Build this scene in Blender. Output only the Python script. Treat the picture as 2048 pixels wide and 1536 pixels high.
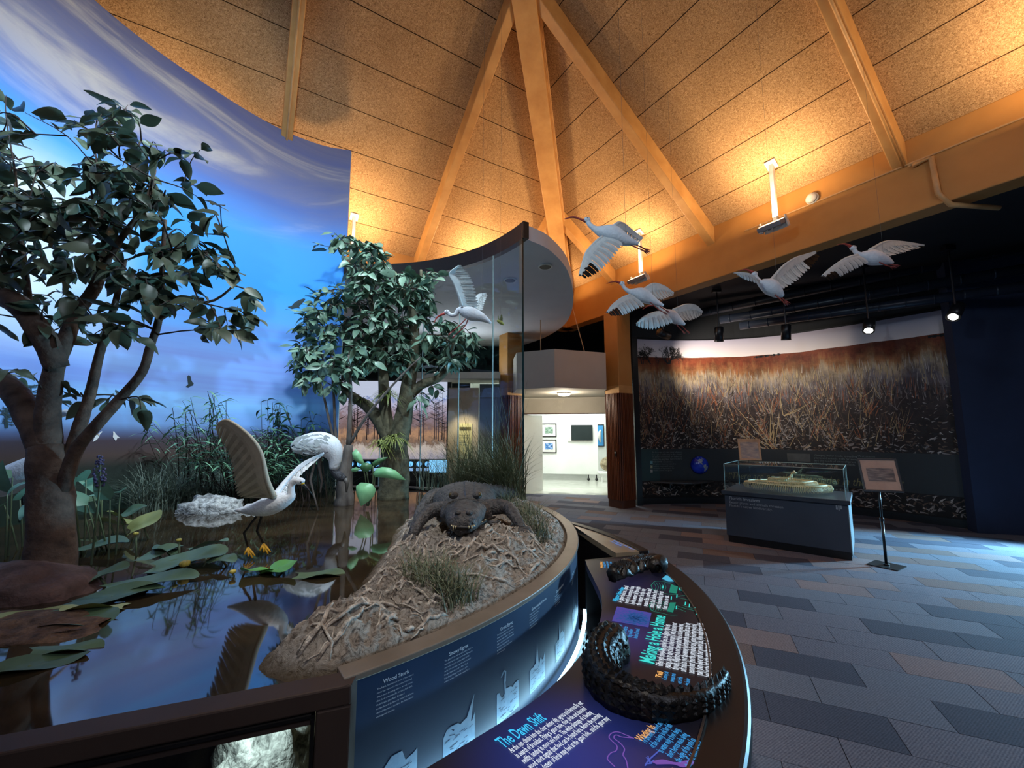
import bpy, bmesh, math, random
from mathutils import Vector, Matrix, noise
import numpy as np

for o in list(bpy.data.objects):
    bpy.data.objects.remove(o, do_unlink=True)
COL = bpy.context.scene.collection
SC = bpy.context.scene
PI = math.pi

# ------------------------------------------------------------------ camera
EYE = 1.65
PITCH = math.radians(6.58)
FPX = 824.4
cam = bpy.data.cameras.new('camera')
cam.sensor_fit = 'HORIZONTAL'; cam.sensor_width = 36.0
cam.lens = 36.0 * FPX / 2048.0
cam.clip_start = 0.05; cam.clip_end = 100
camo = bpy.data.objects.new('camera', cam)
camo.location = (0, 0, EYE)
camo.rotation_euler = (PI / 2 + PITCH, 0, 0)
COL.objects.link(camo)
SC.camera = camo

# ------------------------------------------------------------------ world, lights, exposure
SC.view_settings.view_transform = 'Standard'
SC.view_settings.look = 'None'
SC.view_settings.gamma = 1.0
SC.view_settings.use_curve_mapping = False
SC.view_settings.exposure = 0.0
w = bpy.data.worlds.new('world'); SC.world = w; w.use_nodes = True
bg = w.node_tree.nodes['Background']
bg.inputs[0].default_value = (0.45, 0.55, 0.8, 1); bg.inputs[1].default_value = 0.02

def light(kind, name, loc, target, energy, color, size=0.2, spot=60, blend=0.5, size_y=None):
    d = bpy.data.lights.new(name, kind)
    d.energy = energy; d.color = color
    if kind == 'AREA':
        d.size = size
        if size_y: d.shape = 'RECTANGLE'; d.size_y = size_y
    elif kind == 'SPOT':
        d.spot_size = math.radians(spot); d.spot_blend = blend; d.shadow_soft_size = size
    elif kind == 'POINT':
        d.shadow_soft_size = size
    o = bpy.data.objects.new(name, d); o.location = loc
    v = Vector(target) - Vector(loc)
    o.rotation_euler = v.to_track_quat('-Z', 'Y').to_euler()
    COL.objects.link(o)
    return o

WARM = (1.0, 0.69, 0.39); COOL = (0.72, 0.88, 1.0); NEUT = (1.0, 0.88, 0.74); CYAN = (0.30, 0.68, 1.0)
# assumed track spots in the roof above the diorama, out of view, then an added fill for the ibises
light('SPOT', 'assumed_diorama_spot', (-0.9, 1.4, 6.3), (-3.6, 5.6, 3.2), 900, COOL, 0.15, 95, 0.9)
light('SPOT', 'assumed_diorama_spot', (-0.2, 2.9, 6.6), (-3.9, 4.6, 2.2), 700, COOL, 0.15, 85, 0.9)
light('SPOT', 'assumed_diorama_spot', (-0.3, 0.9, 6.2), (-0.35, 2.9, 0.9), 600, (1.0, 0.95, 0.88), 0.12, 44, 0.8)
light('SPOT', 'assumed_diorama_spot', (-1.0, 4.4, 6.8), (-2.1, 4.9, 1.0), 620, COOL, 0.12, 50, 0.7)
light('SPOT', 'bird_fill', (-1.2, 1.2, 4.6), (2.6, 4.3, 3.5), 190, (0.62, 0.84, 1.0), 0.12, 62, 0.7)  # added lamp brightening the ibises, in place of bounce off the mural
# assumed daylight from the right: an added spot lamp inside the hall, source unseen
light('SPOT', 'assumed_daylight', (8.95, 6.0, 1.25), (4.0, 5.2, 0.0), 3200, CYAN, 0.22, 66, 0.55)
# assumed ceiling light, out of view, for the bright gallery beyond the doorway
light('AREA', 'assumed_gallery_light', (1.6, 13.6, 3.0), (1.6, 13.6, 0), 210, (0.93, 1.0, 0.97), 3.0, size_y=3.2)
# general low ambience of the hall, from an assumed lamp behind the visitor
light('AREA', 'assumed_hall_light', (2.6, -3.0, 5.6), (3.2, 3.5, 0.0), 130, (0.74, 0.80, 1.0), 2.2)

# ------------------------------------------------------------------ measuring helpers (photo ray -> place in the room)
_c, _s = math.cos(PITCH), math.sin(PITCH)
def ray(px, py):
    dx = (px - 1024) / FPX; dy = -(py - 768) / FPX
    return Vector((dx, _c - dy * _s, _s + dy * _c))
def onz(px, py, z):
    r = ray(px, py); return Vector((0, 0, EYE)) + r * ((z - EYE) / r.z)
def ony(px, py, y):
    r = ray(px, py); return Vector((0, 0, EYE)) + r * (y / r.y)

# ------------------------------------------------------------------ materials
MATS = {}
def nodes_of(name):
    m = bpy.data.materials.new(name); m.use_nodes = True
    nt = m.node_tree; nt.nodes.clear()
    out = nt.nodes.new('ShaderNodeOutputMaterial')
    return m, nt, out
def N(nt, t, **kw):
    n = nt.nodes.new(t)
    for k, v in kw.items():
        if k.startswith('i_'):
            key = k[2:]
            n.inputs[int(key) if key.isdigit() else key.replace('_', ' ')].default_value = v
        else: setattr(n, k, v)
    return n
def L(nt, a, b): nt.links.new(a, b)
def c4(c): return (c[0], c[1], c[2], 1)
def srgb(r, g, b):
    f = lambda x: (x / 255 / 12.92) if x / 255 <= 0.04045 else ((x / 255 + 0.055) / 1.055) ** 2.4
    return (f(r), f(g), f(b))
def ramp(nt, stops, interp='LINEAR'):
    r = nt.nodes.new('ShaderNodeValToRGB'); e = r.color_ramp; e.interpolation = interp
    while len(e.elements) < len(stops): e.elements.new(0.5)
    for el, (p, c) in zip(e.elements, stops):
        el.position = p; el.color = c4(c) if len(c) == 3 else c
    return r
def pm(name, col, rough=0.6, metal=0.0, col2=None, scale=8.0, bump=0.0, bscale=None, spec=0.5, detail=4, stretch=None, coord='Object', emit=None, estr=0.0, sub=0.0):
    """plain procedural surface: two tones mixed by noise, optional bump"""
    if name in MATS: return MATS[name]
    m, nt, out = nodes_of(name)
    b = N(nt, 'ShaderNodeBsdfPrincipled'); L(nt, b.outputs[0], out.inputs[0])
    b.inputs['Roughness'].default_value = rough; b.inputs['Metallic'].default_value = metal
    b.inputs['Specular IOR Level'].default_value = spec
    tc = N(nt, 'ShaderNodeTexCoord'); mp = N(nt, 'ShaderNodeMapping')
    if stretch: mp.inputs['Scale'].default_value = stretch
    L(nt, tc.outputs[coord], mp.inputs[0])
    no = N(nt, 'ShaderNodeTexNoise', i_Scale=scale, i_Detail=detail, i_Roughness=0.6); L(nt, mp.outputs[0], no.inputs['Vector'])
    col2 = col2 or tuple(x * 0.7 for x in col)
    r = ramp(nt, [(0.32, col2), (0.68, col)]); L(nt, no.outputs[0], r.inputs[0]); L(nt, r.outputs[0], b.inputs['Base Color'])
    if bump:
        n2 = N(nt, 'ShaderNodeTexNoise', i_Scale=bscale or scale * 3, i_Detail=5.0); L(nt, mp.outputs[0], n2.inputs['Vector'])
        bp = N(nt, 'ShaderNodeBump', i_Strength=bump, i_Distance=0.02); L(nt, n2.outputs[0], bp.inputs['Height']); L(nt, bp.outputs[0], b.inputs['Normal'])
    if emit:
        b.inputs['Emission Color'].default_value = c4(emit); b.inputs['Emission Strength'].default_value = estr
    MATS[name] = m
    return m
def em(name, col, strength):
    if name in MATS: return MATS[name]
    m, nt, out = nodes_of(name)
    e = N(nt, 'ShaderNodeEmission'); e.inputs[0].default_value = c4(col); e.inputs[1].default_value = strength
    L(nt, e.outputs[0], out.inputs[0]); MATS[name] = m
    return m
def glassmat(name, tint=(0.93, 0.97, 0.96), refl=0.045, graze=0.5):
    m, nt, out = nodes_of(name)
    tr = N(nt, 'ShaderNodeBsdfTransparent'); tr.inputs[0].default_value = c4(tint)
    gl = N(nt, 'ShaderNodeBsdfGlossy'); gl.inputs['Roughness'].default_value = 0.02; gl.inputs[0].default_value = (1, 1, 1, 1)
    lw = N(nt, 'ShaderNodeLayerWeight'); lw.inputs[0].default_value = 0.5
    p = N(nt, 'ShaderNodeMath', operation='POWER'); p.inputs[1].default_value = 4.0; L(nt, lw.outputs['Facing'], p.inputs[0])
    ma = N(nt, 'ShaderNodeMath', operation='MULTIPLY_ADD'); ma.inputs[1].default_value = graze; ma.inputs[2].default_value = refl; L(nt, p.outputs[0], ma.inputs[0])
    mx = N(nt, 'ShaderNodeMixShader'); L(nt, ma.outputs[0], mx.inputs[0]); L(nt, tr.outputs[0], mx.inputs[1]); L(nt, gl.outputs[0], mx.inputs[2])
    L(nt, mx.outputs[0], out.inputs[0]); MATS[name] = m
    return m

# ------------------------------------------------------------------ mesh helpers
def mk(name, verts, faces, mat, parent=None, smooth=False, uvs=None, mats=None, fm=None):
    me = bpy.data.meshes.new(name)
    me.from_pydata([tuple(v) for v in verts], [], faces)
    if mats:
        for m in mats: me.materials.append(m)
        if fm is not None: me.polygons.foreach_set('material_index', fm)
    elif mat: me.materials.append(mat)
    if uvs is not None:
        ul = me.uv_layers.new(name='UVMap')
        idx = np.zeros(len(me.loops), dtype=np.int32); me.loops.foreach_get('vertex_index', idx)
        ul.data.foreach_set('uv', np.asarray(uvs, dtype=np.float32)[idx].ravel())
    if smooth: me.polygons.foreach_set('use_smooth', [True] * len(me.polygons))
    me.update()
    o = bpy.data.objects.new(name, me); COL.objects.link(o)
    if parent: adopt(o, parent)
    return o
def adopt(o, p):
    o.parent = p
    if p.type == 'EMPTY' and p.parent is None:
        o.matrix_parent_inverse = Matrix.Translation(-p.location)
def thing(name, label, cat, loc=(0, 0, 0), group=None, kind=None):
    o = bpy.data.objects.new(name, None); COL.objects.link(o); o.location = loc
    o.empty_display_size = 0.1
    tag(o, label, cat, group, kind)
    return o
def tag(o, label=None, cat=None, group=None, kind=None):
    if label: o['label'] = label
    if cat: o['category'] = cat
    if group: o['group'] = group
    if kind: o['kind'] = kind
    return o
def struct(o, label=None):
    o['kind'] = 'structure'
    if label: o['label'] = label
    return o
class MB:
    """collects shapes into one mesh"""
    def __init__(s): s.v = []; s.f = []; s.m = []
    def add(s, v, f, mi=0):
        n = len(s.v); s.v += [Vector(x) for x in v]; s.f += [tuple(i + n for i in q) for q in f]; s.m += [mi] * len(f)
        return s
    def box(s, c, size, rot=None, mi=0):
        sx, sy, sz = [x / 2 for x in size]; c = Vector(c)
        R = rot if rot is not None else Matrix.Identity(3)
        v = [c + R @ Vector((x * sx, y * sy, z * sz)) for x in (-1, 1) for y in (-1, 1) for z in (-1, 1)]
        return s.add(v, [(0, 1, 3, 2), (4, 6, 7, 5), (0, 4, 5, 1), (2, 3, 7, 6), (0, 2, 6, 4), (1, 5, 7, 3)], mi)
    def prism(s, poly, z0, z1, mi=0):
        n = len(poly); v = [(p[0], p[1], z0) for p in poly] + [(p[0], p[1], z1) for p in poly]
        f = [tuple(range(n - 1, -1, -1)), tuple(range(n, 2 * n))] + [(i, (i + 1) % n, n + (i + 1) % n, n + i) for i in range(n)]
        return s.add(v, f, mi)
    def tube(s, path, rad, n=8, mi=0, cap=True, up=None, flat=1.0):
        path = [Vector(p) for p in path]; k = len(path)
        if not isinstance(rad, (list, tuple)): rad = [rad] * k
        v = []; prev = None
        for i, p in enumerate(path):
            t = (path[min(i + 1, k - 1)] - path[max(i - 1, 0)])
            if t.length < 1e-9: t = Vector((0, 0, 1))
            t.normalize()
            if prev is None:
                a = Vector(up) if up else (Vector((0, 0, 1)) if abs(t.z) < 0.9 else Vector((1, 0, 0)))
                x = (a - t * a.dot(t)).normalized()
            else:
                x = (prev - t * prev.dot(t))
                x = x.normalized() if x.length > 1e-6 else t.orthogonal().normalized()
            prev = x; y = t.cross(x)
            for j in range(n):
                an = 2 * PI * j / n
                v.append(p + x * math.cos(an) * rad[i] * flat + y * math.sin(an) * rad[i])
        f = [(i * n + j, i * n + (j + 1) % n, (i + 1) * n + (j + 1) % n, (i + 1) * n + j) for i in range(k - 1) for j in range(n)]
        if cap: f += [tuple(range(n - 1, -1, -1)), tuple((k - 1) * n + j for j in range(n))]
        return s.add(v, f, mi)
    def rings(s, rings, mi=0, cap=True, close=True):
        n = len(rings[0]); k = len(rings); v = [p for r in rings for p in r]
        f = [(i * n + j, i * n + (j + 1) % n, (i + 1) * n + (j + 1) % n, (i + 1) * n + j) for i in range(k - 1) for j in range(n if close else n - 1)]
        if cap and close: f += [tuple(range(n - 1, -1, -1)), tuple((k - 1) * n + j for j in range(n))]
        return s.add(v, f, mi)
    def ball(s, c, r, n=10, m=7, sc=(1, 1, 1), mi=0, rot=None):
        c = Vector(c); R = rot if rot is not None else Matrix.Identity(3); rg = []
        for i in range(m + 1):
            th = PI * i / m; th = min(max(th, 0.02), PI - 0.02)
            rg.append([c + R @ Vector((r * sc[0] * math.sin(th) * math.cos(2 * PI * j / n), r * sc[1] * math.sin(th) * math.sin(2 * PI * j / n), -r * sc[2] * math.cos(th))) for j in range(n)])
        return s.rings(rg, mi)
    def build(s, name, mat, parent=None, smooth=False, mats=None):
        return mk(name, s.v, s.f, mat, parent, smooth, mats=mats, fm=s.m if mats else None)
def bevel(o, wd=0.006, seg=2):
    md = o.modifiers.new('bevel', 'BEVEL'); md.width = wd; md.segments = seg; md.limit_method = 'ANGLE'; md.angle_limit = 0.6
    return o
def spline(pts, n=8):
    """Catmull-Rom through points"""
    P = [Vector(p) for p in pts]; P = [P[0] * 2 - P[1]] + P + [P[-1] * 2 - P[-2]]; out = []
    for i in range(1, len(P) - 2):
        a, b, c, d = P[i - 1:i + 3]
        for k in range(n):
            t = k / n
            out.append(0.5 * ((2 * b) + (c - a) * t + (2 * a - 5 * b + 4 * c - d) * t * t + (3 * b - a - 3 * c + d) * t ** 3))
    out.append(P[-2]); return out
def lerp(a, b, t): return a + (b - a) * t
def interp(xs, ys, x):
    if x <= xs[0]: return ys[0]
    for i in range(1, len(xs)):
        if x <= xs[i]: return lerp(ys[i - 1], ys[i], (x - xs[i - 1]) / (xs[i] - xs[i - 1]))
    return ys[-1]
_fontcache = {}
def text_geo(txt, size=1.0, align='LEFT', bold=0.0, xs=1.0, shear=0.0, res=2, spacing=1.0):
    """lettering as flat mesh: list of (x,y) and faces"""
    cu = bpy.data.curves.new('lettering', 'FONT'); cu.body = txt; cu.size = size; cu.align_x = align
    cu.offset = bold * size; cu.resolution_u = res; cu.shear = shear; cu.space_line = spacing
    o = bpy.data.objects.new('lettering', cu); COL.objects.link(o)
    dg = bpy.context.evaluated_depsgraph_get()
    me = bpy.data.meshes.new_from_object(o.evaluated_get(dg))
    v = [(p.co.x * xs, p.co.y) for p in me.vertices]; f = [tuple(q.vertices) for q in me.polygons]
    bpy.data.objects.remove(o); bpy.data.curves.remove(cu); bpy.data.meshes.remove(me)
    return v, f
def put_text(mb, txt, size, place, **kw):
    """place: function (x,y)->Vector"""
    v, f = text_geo(txt, size, **kw)
    mb.add([place(x, y) for x, y in v], f)
def plane_map(o, ex, ey):
    o, ex, ey = Vector(o), Vector(ex), Vector(ey)
    return lambda x, y: o + ex * x + ey * y
# ------------------------------------------------------------------ the hall: axes of the square roof
AZ = math.radians(58)
UX = Vector((math.sin(AZ), math.cos(AZ), 0)); VX = Vector((-math.cos(AZ), math.sin(AZ), 0)); ZX = Vector((0, 0, 1))
UE, VE, ZE, SL = 7.07, 8.47, 5.28, 0.667          # eave offsets along the axes, eave height, roof slope
ZB = 4.40                                          # underside of the eave beams and height of the dark ceiling
HALF = 7.4                                         # half side of the square roof
def uv(u, v, z): return UX * u + VX * v + ZX * z
def roofR(v, s): return uv(UE - s, v, ZE + SL * s)   # right slope: s metres in from the eave
def roofL(u, s): return uv(u, VE - s, ZE + SL * s)
NR = (UX * SL + ZX).normalized(); NL = (VX * SL + ZX).normalized()

# fibre ceiling panels
def tectum():
    m, nt, out = nodes_of('fibre_board')
    b = N(nt, 'ShaderNodeBsdfPrincipled', i_Roughness=0.95); b.inputs['Specular IOR Level'].default_value = 0.1
    tc = N(nt, 'ShaderNodeTexCoord')
    n1 = N(nt, 'ShaderNodeTexNoise', i_Scale=55.0, i_Detail=3.0, i_Roughness=0.7, i_Distortion=1.5); L(nt, tc.outputs['Object'], n1.inputs['Vector'])
    n2 = N(nt, 'ShaderNodeTexNoise', i_Scale=1.3, i_Detail=3.0); L(nt, tc.outputs['Object'], n2.inputs['Vector'])
    r1 = ramp(nt, [(0.34, srgb(128, 98, 66)), (0.5, srgb(178, 142, 100)), (0.68, srgb(214, 180, 136))]); L(nt, n1.outputs[0], r1.inputs[0])
    r2 = ramp(nt, [(0.3, (0.82, 0.80, 0.78)), (0.7, (1, 1, 1))]); L(nt, n2.outputs[0], r2.inputs[0])
    mx = N(nt, 'ShaderNodeMix', data_type='RGBA', blend_type='MULTIPLY'); mx.inputs[0].default_value = 1
    L(nt, r1.outputs[0], mx.inputs[6]); L(nt, r2.outputs[0], mx.inputs[7]); L(nt, mx.outputs[2], b.inputs['Base Color'])
    bp = N(nt, 'ShaderNodeBump', i_Strength=0.6, i_Distance=0.01); L(nt, n1.outputs[0], bp.inputs['Height']); L(nt, bp.outputs[0], b.inputs['Normal'])
    L(nt, b.outputs[0], out.inputs[0]); return m
M_TECT = tectum()
M_GLU = pm('glulam_timber', srgb(206, 156, 92), 0.55, col2=srgb(184, 132, 72), scale=3, stretch=(1, 1, 1), bump=0.05)
M_BEAM = pm('painted_beam', srgb(186, 132, 66), 0.6, col2=srgb(174, 120, 56), scale=1.5)
M_DARK = pm('dark_ceiling_paint', srgb(22, 23, 28), 0.7, col2=srgb(16, 17, 22), scale=2)
M_JOINT = pm('roof_deck_dark', srgb(46, 32, 20), 0.9, scale=4)

ceil = thing('ceiling', None, None, (0, 0, ZE)); struct(ceil, 'pitched timber roof of fibre board panels between radiating rafters')
ROW = 0.635 / math.sqrt(1 + SL * SL)
BAYS = [-0.35, -1.85, -4.28, -6.9, -9.5, -12.2, -14.8]      # rafter lines, measured from the roof corner
# roof deck behind the panels (all four slopes)
apex = uv(UE - HALF, VE - HALF, ZE + SL * HALF)
cs = [uv(UE, VE, ZE), uv(UE - 2 * HALF, VE, ZE), uv(UE - 2 * HALF, VE - 2 * HALF, ZE), uv(UE, VE - 2 * HALF, ZE)]
off = ZX * 0.06
mb = MB()
for i in range(4): mb.add([cs[i] + off, cs[(i + 1) % 4] + off, apex + off], [(0, 1, 2)])
mb.build('roof_deck', M_JOINT, ceil)
GAP = 0.005
def panel(P, nrm):
    v = [p for p in P] + [p + nrm * 0.03 for p in P]; n = len(P)
    f = [tuple(range(n)), tuple(range(2 * n - 1, n - 1, -1))] + [(i, n + i, n + (i + 1) % n, (i + 1) % n) for i in range(n)]
    return mk('ceiling_panel', v, f, M_TECT, ceil)
for side in (0, 1):
    nrm = (NR, NL)[side]
    for r in range(11):
        s0, s1 = r * ROW + GAP, (r + 1) * ROW - GAP
        for k in range(len(BAYS) - 1):
            a1, a0 = BAYS[k] - GAP, BAYS[k + 1] + GAP
            if r >= 9 and k > 4: continue
            t0, t1 = min(a1, -s0 - 0.06), min(a1, -s1 - 0.06)
            lo0, lo1 = max(a0, -2 * HALF + s0), max(a0, -2 * HALF + s1)
            if t0 <= lo0 + 0.02: continue
            q = [(lo0, s0), (t0, s0)] + ([(t1, s1), (lo1, s1)] if t1 > lo1 + 0.02 else [(lo0, min(s1, -lo0))])
            f = (lambda a, s: roofR(VE + a, s)) if side == 0 else (lambda a, s: roofL(UE + a, s))
            P = [f(a, s) for a, s in q]
            if side == 1: P = P[::-1]
            panel(P, nrm)
# the two slopes behind the visitor
mb = MB()
mb.add([cs[1], cs[2], apex], [(0, 1, 2)]); mb.add([cs[2], cs[3], apex], [(0, 1, 2)])
mb.build('rear_ceiling_boards', M_TECT, ceil)
def beam(name, a, b, width, depth, up, mat, parent, sink=0.0):
    """timber from a to b hanging below the line a-b"""
    a, b = Vector(a), Vector(b); t = (b - a).normalized(); x = t.cross(up).normalized(); n = x.cross(t).normalized()
    if n.dot(up) < 0: n = -n
    v = []
    for p in (a, b):
        for sx in (-1, 1):
            for sz in (sink, -depth): v.append(p + x * sx * width / 2 + n * sz)
    f = [(0, 1, 3, 2), (4, 6, 7, 5), (0, 4, 5, 1), (2, 3, 7, 6), (0, 2, 6, 4), (1, 5, 7, 3)]
    o = mk(name, v, f, mat, parent); bevel(o, 0.012); return o
hip_top = uv(UE - HALF + 0.05, VE - HALF + 0.05, ZE + SL * (HALF - 0.05))
hip = beam('hip_rafter', uv(UE + 0.1, VE + 0.1, ZE - 0.067), hip_top, 0.34, 0.42, ZX, M_GLU, ceil)
# steel flitch strips along the side of the hip
for dx in (0.178, 0.196):
    t = (UX - VX).normalized() * dx
    beam('hip_trim_strip', uv(UE + 0.1, VE + 0.1, ZE - 0.33) + t, hip_top + t - ZX * 0.27, 0.03, 0.05, ZX, M_GLU, ceil)
for k, a in enumerate((-1.85, -4.28, -6.9, -9.5, -12.2)):
    top = min(-a, HALF * 2 + a) - 0.1
    beam('rafter', roofR(VE + a, -0.12), roofR(VE + a, top), 0.155, 0.27, NR, M_GLU, ceil)
    beam('rafter', roofL(UE + a, -0.12), roofL(UE + a, top), 0.155, 0.27, NL, M_GLU, ceil)
# conduit strips under two of the rafters
M_COND = pm('painted_conduit', srgb(206, 160, 104), 0.5, scale=5)
for f, a in ((lambda s: roofR(VE - 6.94, s) - NR * 0.285, 0), (lambda s: roofL(UE - 6.9, s) - NL * 0.285, 0)):
    MB().tube([f(0.0), f(2.2), f(5.2)], 0.018, 6).build('conduit', M_COND, ceil, True)
MB().tube([roofR(VE - 7.0, 0.0) - NR * 0.285, uv(UE - 0.02, VE - 7.0, 5.02), uv(UE - 0.19, VE - 7.05, 5.0), uv(UE - 0.19, VE - 7.2, 5.0), uv(UE - 0.19, VE - 7.22, 4.52), uv(UE - 0.12, VE - 7.3, 4.36), uv(UE + 0.4, VE - 7.6, 4.33)], 0.03, 8).build('conduit', M_COND, ceil, True)

# eave beams
for i, (nm, a, b) in enumerate((('eave_beam', uv(UE, VE + 0.3, ZE), uv(UE, VE - 15, ZE)), ('eave_beam', uv(UE + 0.3, VE, ZE), uv(UE - 15, VE, ZE)), ('eave_beam', uv(UE - 14.8, VE, ZE), uv(UE - 14.8, VE - 15, ZE)), ('eave_beam', uv(UE, VE - 14.8, ZE), uv(UE - 15, VE - 14.8, ZE)))):
    bmo = beam(nm, a, b, 0.30, ZE - ZB, ZX, M_BEAM, None, sink=0.1)
    struct(bmo, ('broad ochre eave beam under the right roof slope', 'ochre eave beam under the left roof slope behind the diorama', 'eave beam behind the sky mural', 'eave beam behind the visitor')[i])
    if i == 0:
        beam('conduit_line', uv(UE - 0.16, VE - 4.9, 5.06), uv(UE - 0.16, VE - 14, 5.06), 0.025, 0.025, ZX, M_COND, bmo)
# dark flat ceiling outside the pyramid roof
big = [uv(UE + 9, VE + 9, 0), uv(UE - 20, VE + 9, 0), uv(UE - 20, VE - 20, 0), uv(UE + 9, VE - 20, 0)]
inn = [uv(UE + .15, VE + .15, 0), uv(UE - 14.95, VE + .15, 0), uv(UE - 14.95, VE - 14.95, 0), uv(UE + .15, VE - 14.95, 0)]
mb = MB()
for i in range(4):
    j = (i + 1) % 4
    mb.add([big[i] + ZX * 4.62, big[j] + ZX * 4.62, inn[j] + ZX * 4.62, inn[i] + ZX * 4.62], [(0, 1, 2, 3)])
dc = mb.build('ceiling_perimeter', M_DARK); struct(dc, 'low black painted ceiling around the roof')

# ------------------------------------------------------------------ floor: carpet tiles
def carpet(name, c1, c2):
    m, nt, out = nodes_of(name)
    b = N(nt, 'ShaderNodeBsdfPrincipled', i_Roughness=0.95); b.inputs['Specular IOR Level'].default_value = 0.15
    tc = N(nt, 'ShaderNodeTexCoord'); mp = N(nt, 'ShaderNodeMapping'); mp.inputs['Rotation'].default_value = (0, 0, math.radians(35)); L(nt, tc.outputs['Object'], mp.inputs[0])
    wv = N(nt, 'ShaderNodeTexWave', i_Scale=26.0, i_Distortion=1.5, i_Detail=2.0); L(nt, mp.outputs[0], wv.inputs['Vector'])
    no = N(nt, 'ShaderNodeTexNoise', i_Scale=90.0, i_Detail=2.0); L(nt, tc.outputs['Object'], no.inputs['Vector'])
    ad = N(nt, 'ShaderNodeMath', operation='MULTIPLY_ADD'); ad.inputs[1].default_value = 0.35; L(nt, wv.outputs[1], ad.inputs[0]); L(nt, no.outputs[0], ad.inputs[2])
    r = ramp(nt, [(0.35, c2), (0.95, c1)]); L(nt, ad.outputs[0], r.inputs[0]); L(nt, r.outputs[0], b.inputs['Base Color'])
    bp = N(nt, 'ShaderNodeBump', i_Strength=0.3, i_Distance=0.004); L(nt, ad.outputs[0], bp.inputs['Height']); L(nt, bp.outputs[0], b.inputs['Normal'])
    L(nt, b.outputs[0], out.inputs[0]); return m
CARPET = [carpet('carpet_slate', srgb(116, 120, 132), srgb(88, 92, 102)), carpet('carpet_indigo', srgb(82, 84, 98), srgb(60, 62, 74)),
          carpet('carpet_taupe', srgb(140, 124, 122), srgb(108, 94, 94)), carpet('carpet_umber', srgb(122, 104, 98), srgb(92, 78, 76)), carpet('carpet_grey', srgb(120, 120, 130), srgb(84, 84, 96))]
floor = thing('floor', None, None, (0, 0, 0)); struct(floor, 'carpet of mixed slate, indigo and taupe tiles')
mk('floor_base', [uv(-8, -8, -0.004), uv(16, -8, -0.004), uv(16, 17, -0.004), uv(-8, 17, -0.004)], [(0, 1, 2, 3)], CARPET[1], floor)
rnd = random.Random(4)
FA = math.radians(-24); FX = Vector((math.cos(FA), math.sin(FA), 0)); FY = Vector((-math.sin(FA), math.cos(FA), 0))
tiles = []
TW, TH = 0.62, 0.31
def in_view_floor(p):
    return p.y > 1.0 and -0.6 < p.x < 9.0 and p.y < 11.3 and p.x < p.y * 1.3 + 0.7 and (p.x > 0.55 or p.y > 4.2) and math.hypot(p.x + 1.55, p.y - 2.8) > 2.55
for j in range(-24, 70):
    for i in range(-20, 40):
        c = FX * (i * TW + (TW * 0.5 if j % 2 else 0)) + FY * (j * TH)
        if in_view_floor(c): tiles.append((c.length, c, j, i))
        elif -1.5 < c.y < 11.3 and c.x < 10.4 and (c.x > 0.2 or c.y > 6.0) and c.x > -0.9 and math.hypot(c.x + 1.55, c.y - 2.8) > 2.5 and not (c.y > 7.2 and c.x > 7.4): tiles.append((100 + c.length, c, j, i))
tiles.sort(key=lambda t: t[0])
tb = MB(); far = []
proto_tiles = {}
def tile_proto(mi, wd):
    key = (mi, wd)
    if key not in proto_tiles:
        b = MB().box((0, 0, -0.004), (wd - 0.004, TH - 0.004, 0.012))
        o = b.build('carpet_tile', CARPET[mi], floor); proto_tiles[key] = o.data
        bpy.data.objects.remove(o)
    return proto_tiles[key]
R3 = Matrix((FX, FY, ZX)).transposed()
for n, (d, c, j, i) in enumerate(tiles):
    mi = rnd.choice([0, 0, 0, 4, 4, 1, 1, 2, 3])
    if n < 300:
        o = bpy.data.objects.new('carpet_tile', tile_proto(mi, TW)); COL.objects.link(o); adopt(o, floor)
        o.matrix_basis = Matrix.Translation(c + ZX * rnd.uniform(-0.0008, 0.0008)) @ R3.to_4x4()
    else:
        tb.box(c + ZX * -0.004, (TW - 0.004, TH - 0.004, 0.012), R3, mi)
o = tb.build('far_carpet_tiles', None, floor, mats=CARPET); o['kind'] = 'stuff'

# ------------------------------------------------------------------ walls
M_NAVY = pm('navy_wall_paint', srgb(34, 46, 72), 0.75, col2=srgb(28, 40, 64), scale=2)
M_WHITE = pm('off_white_paint', srgb(214, 208, 196), 0.8, col2=srgb(204, 198, 186), scale=2)
M_GALW = pm('gallery_white_paint', srgb(236, 238, 234), 0.8, col2=srgb(228, 230, 226), scale=2)
M_BLACKW = pm('black_wall_paint', srgb(18, 19, 22), 0.8, scale=2)
def wallseg(name, a, b, z0, z1, th, mat, label=None):
    a, b = Vector((*a, 0)), Vector((*b, 0)); t = (b - a).normalized(); n = Vector((t.y, -t.x, 0)) * th
    o = MB().prism([a, b, b - n, a - n], z0, z1).build(name, mat); struct(o, label); return o
wallseg('wall_right', (7.62, 6.98), (9.1, 6.55), 0, 4.62, 0.2, M_NAVY, 'dark navy wall at the right end of the hall')
wallseg('wall_right_return', (9.1, 6.55), (10.6, 6.5), 0, 4.62, 0.2, M_NAVY)
wallseg('wall_right_side', (10.6, 6.5), (10.6, 6.2), 0, 4.62, 0.2, M_NAVY)
wallseg('wall_right_side', (10.6, 4.4), (10.6, -8), 0, 4.62, 0.2, M_NAVY)
wallseg('wall_assumed_lintel', (10.6, 6.2), (10.6, 4.4), 2.9, 4.62, 0.2, M_NAVY)  # lintel over an assumed opening, out of view, meant for the daylight
wallseg('wall_rear', (10.6, -8), (-9, -8), 0, 4.62, 0.2, M_NAVY)
wallseg('wall_left', (-9, -8), (-9, 10), 0, 4.62, 0.2, M_NAVY)
wallseg('wall_back', (-9, 11.6), (-1.2, 11.6), 0, 4.62, 0.2, M_BLACKW, 'black wall behind the far displays')
wallseg('wall_back_right', (2.55, 11.02), (3.6, 10.6), 0, 4.62, 0.2, M_BLACKW)

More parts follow.
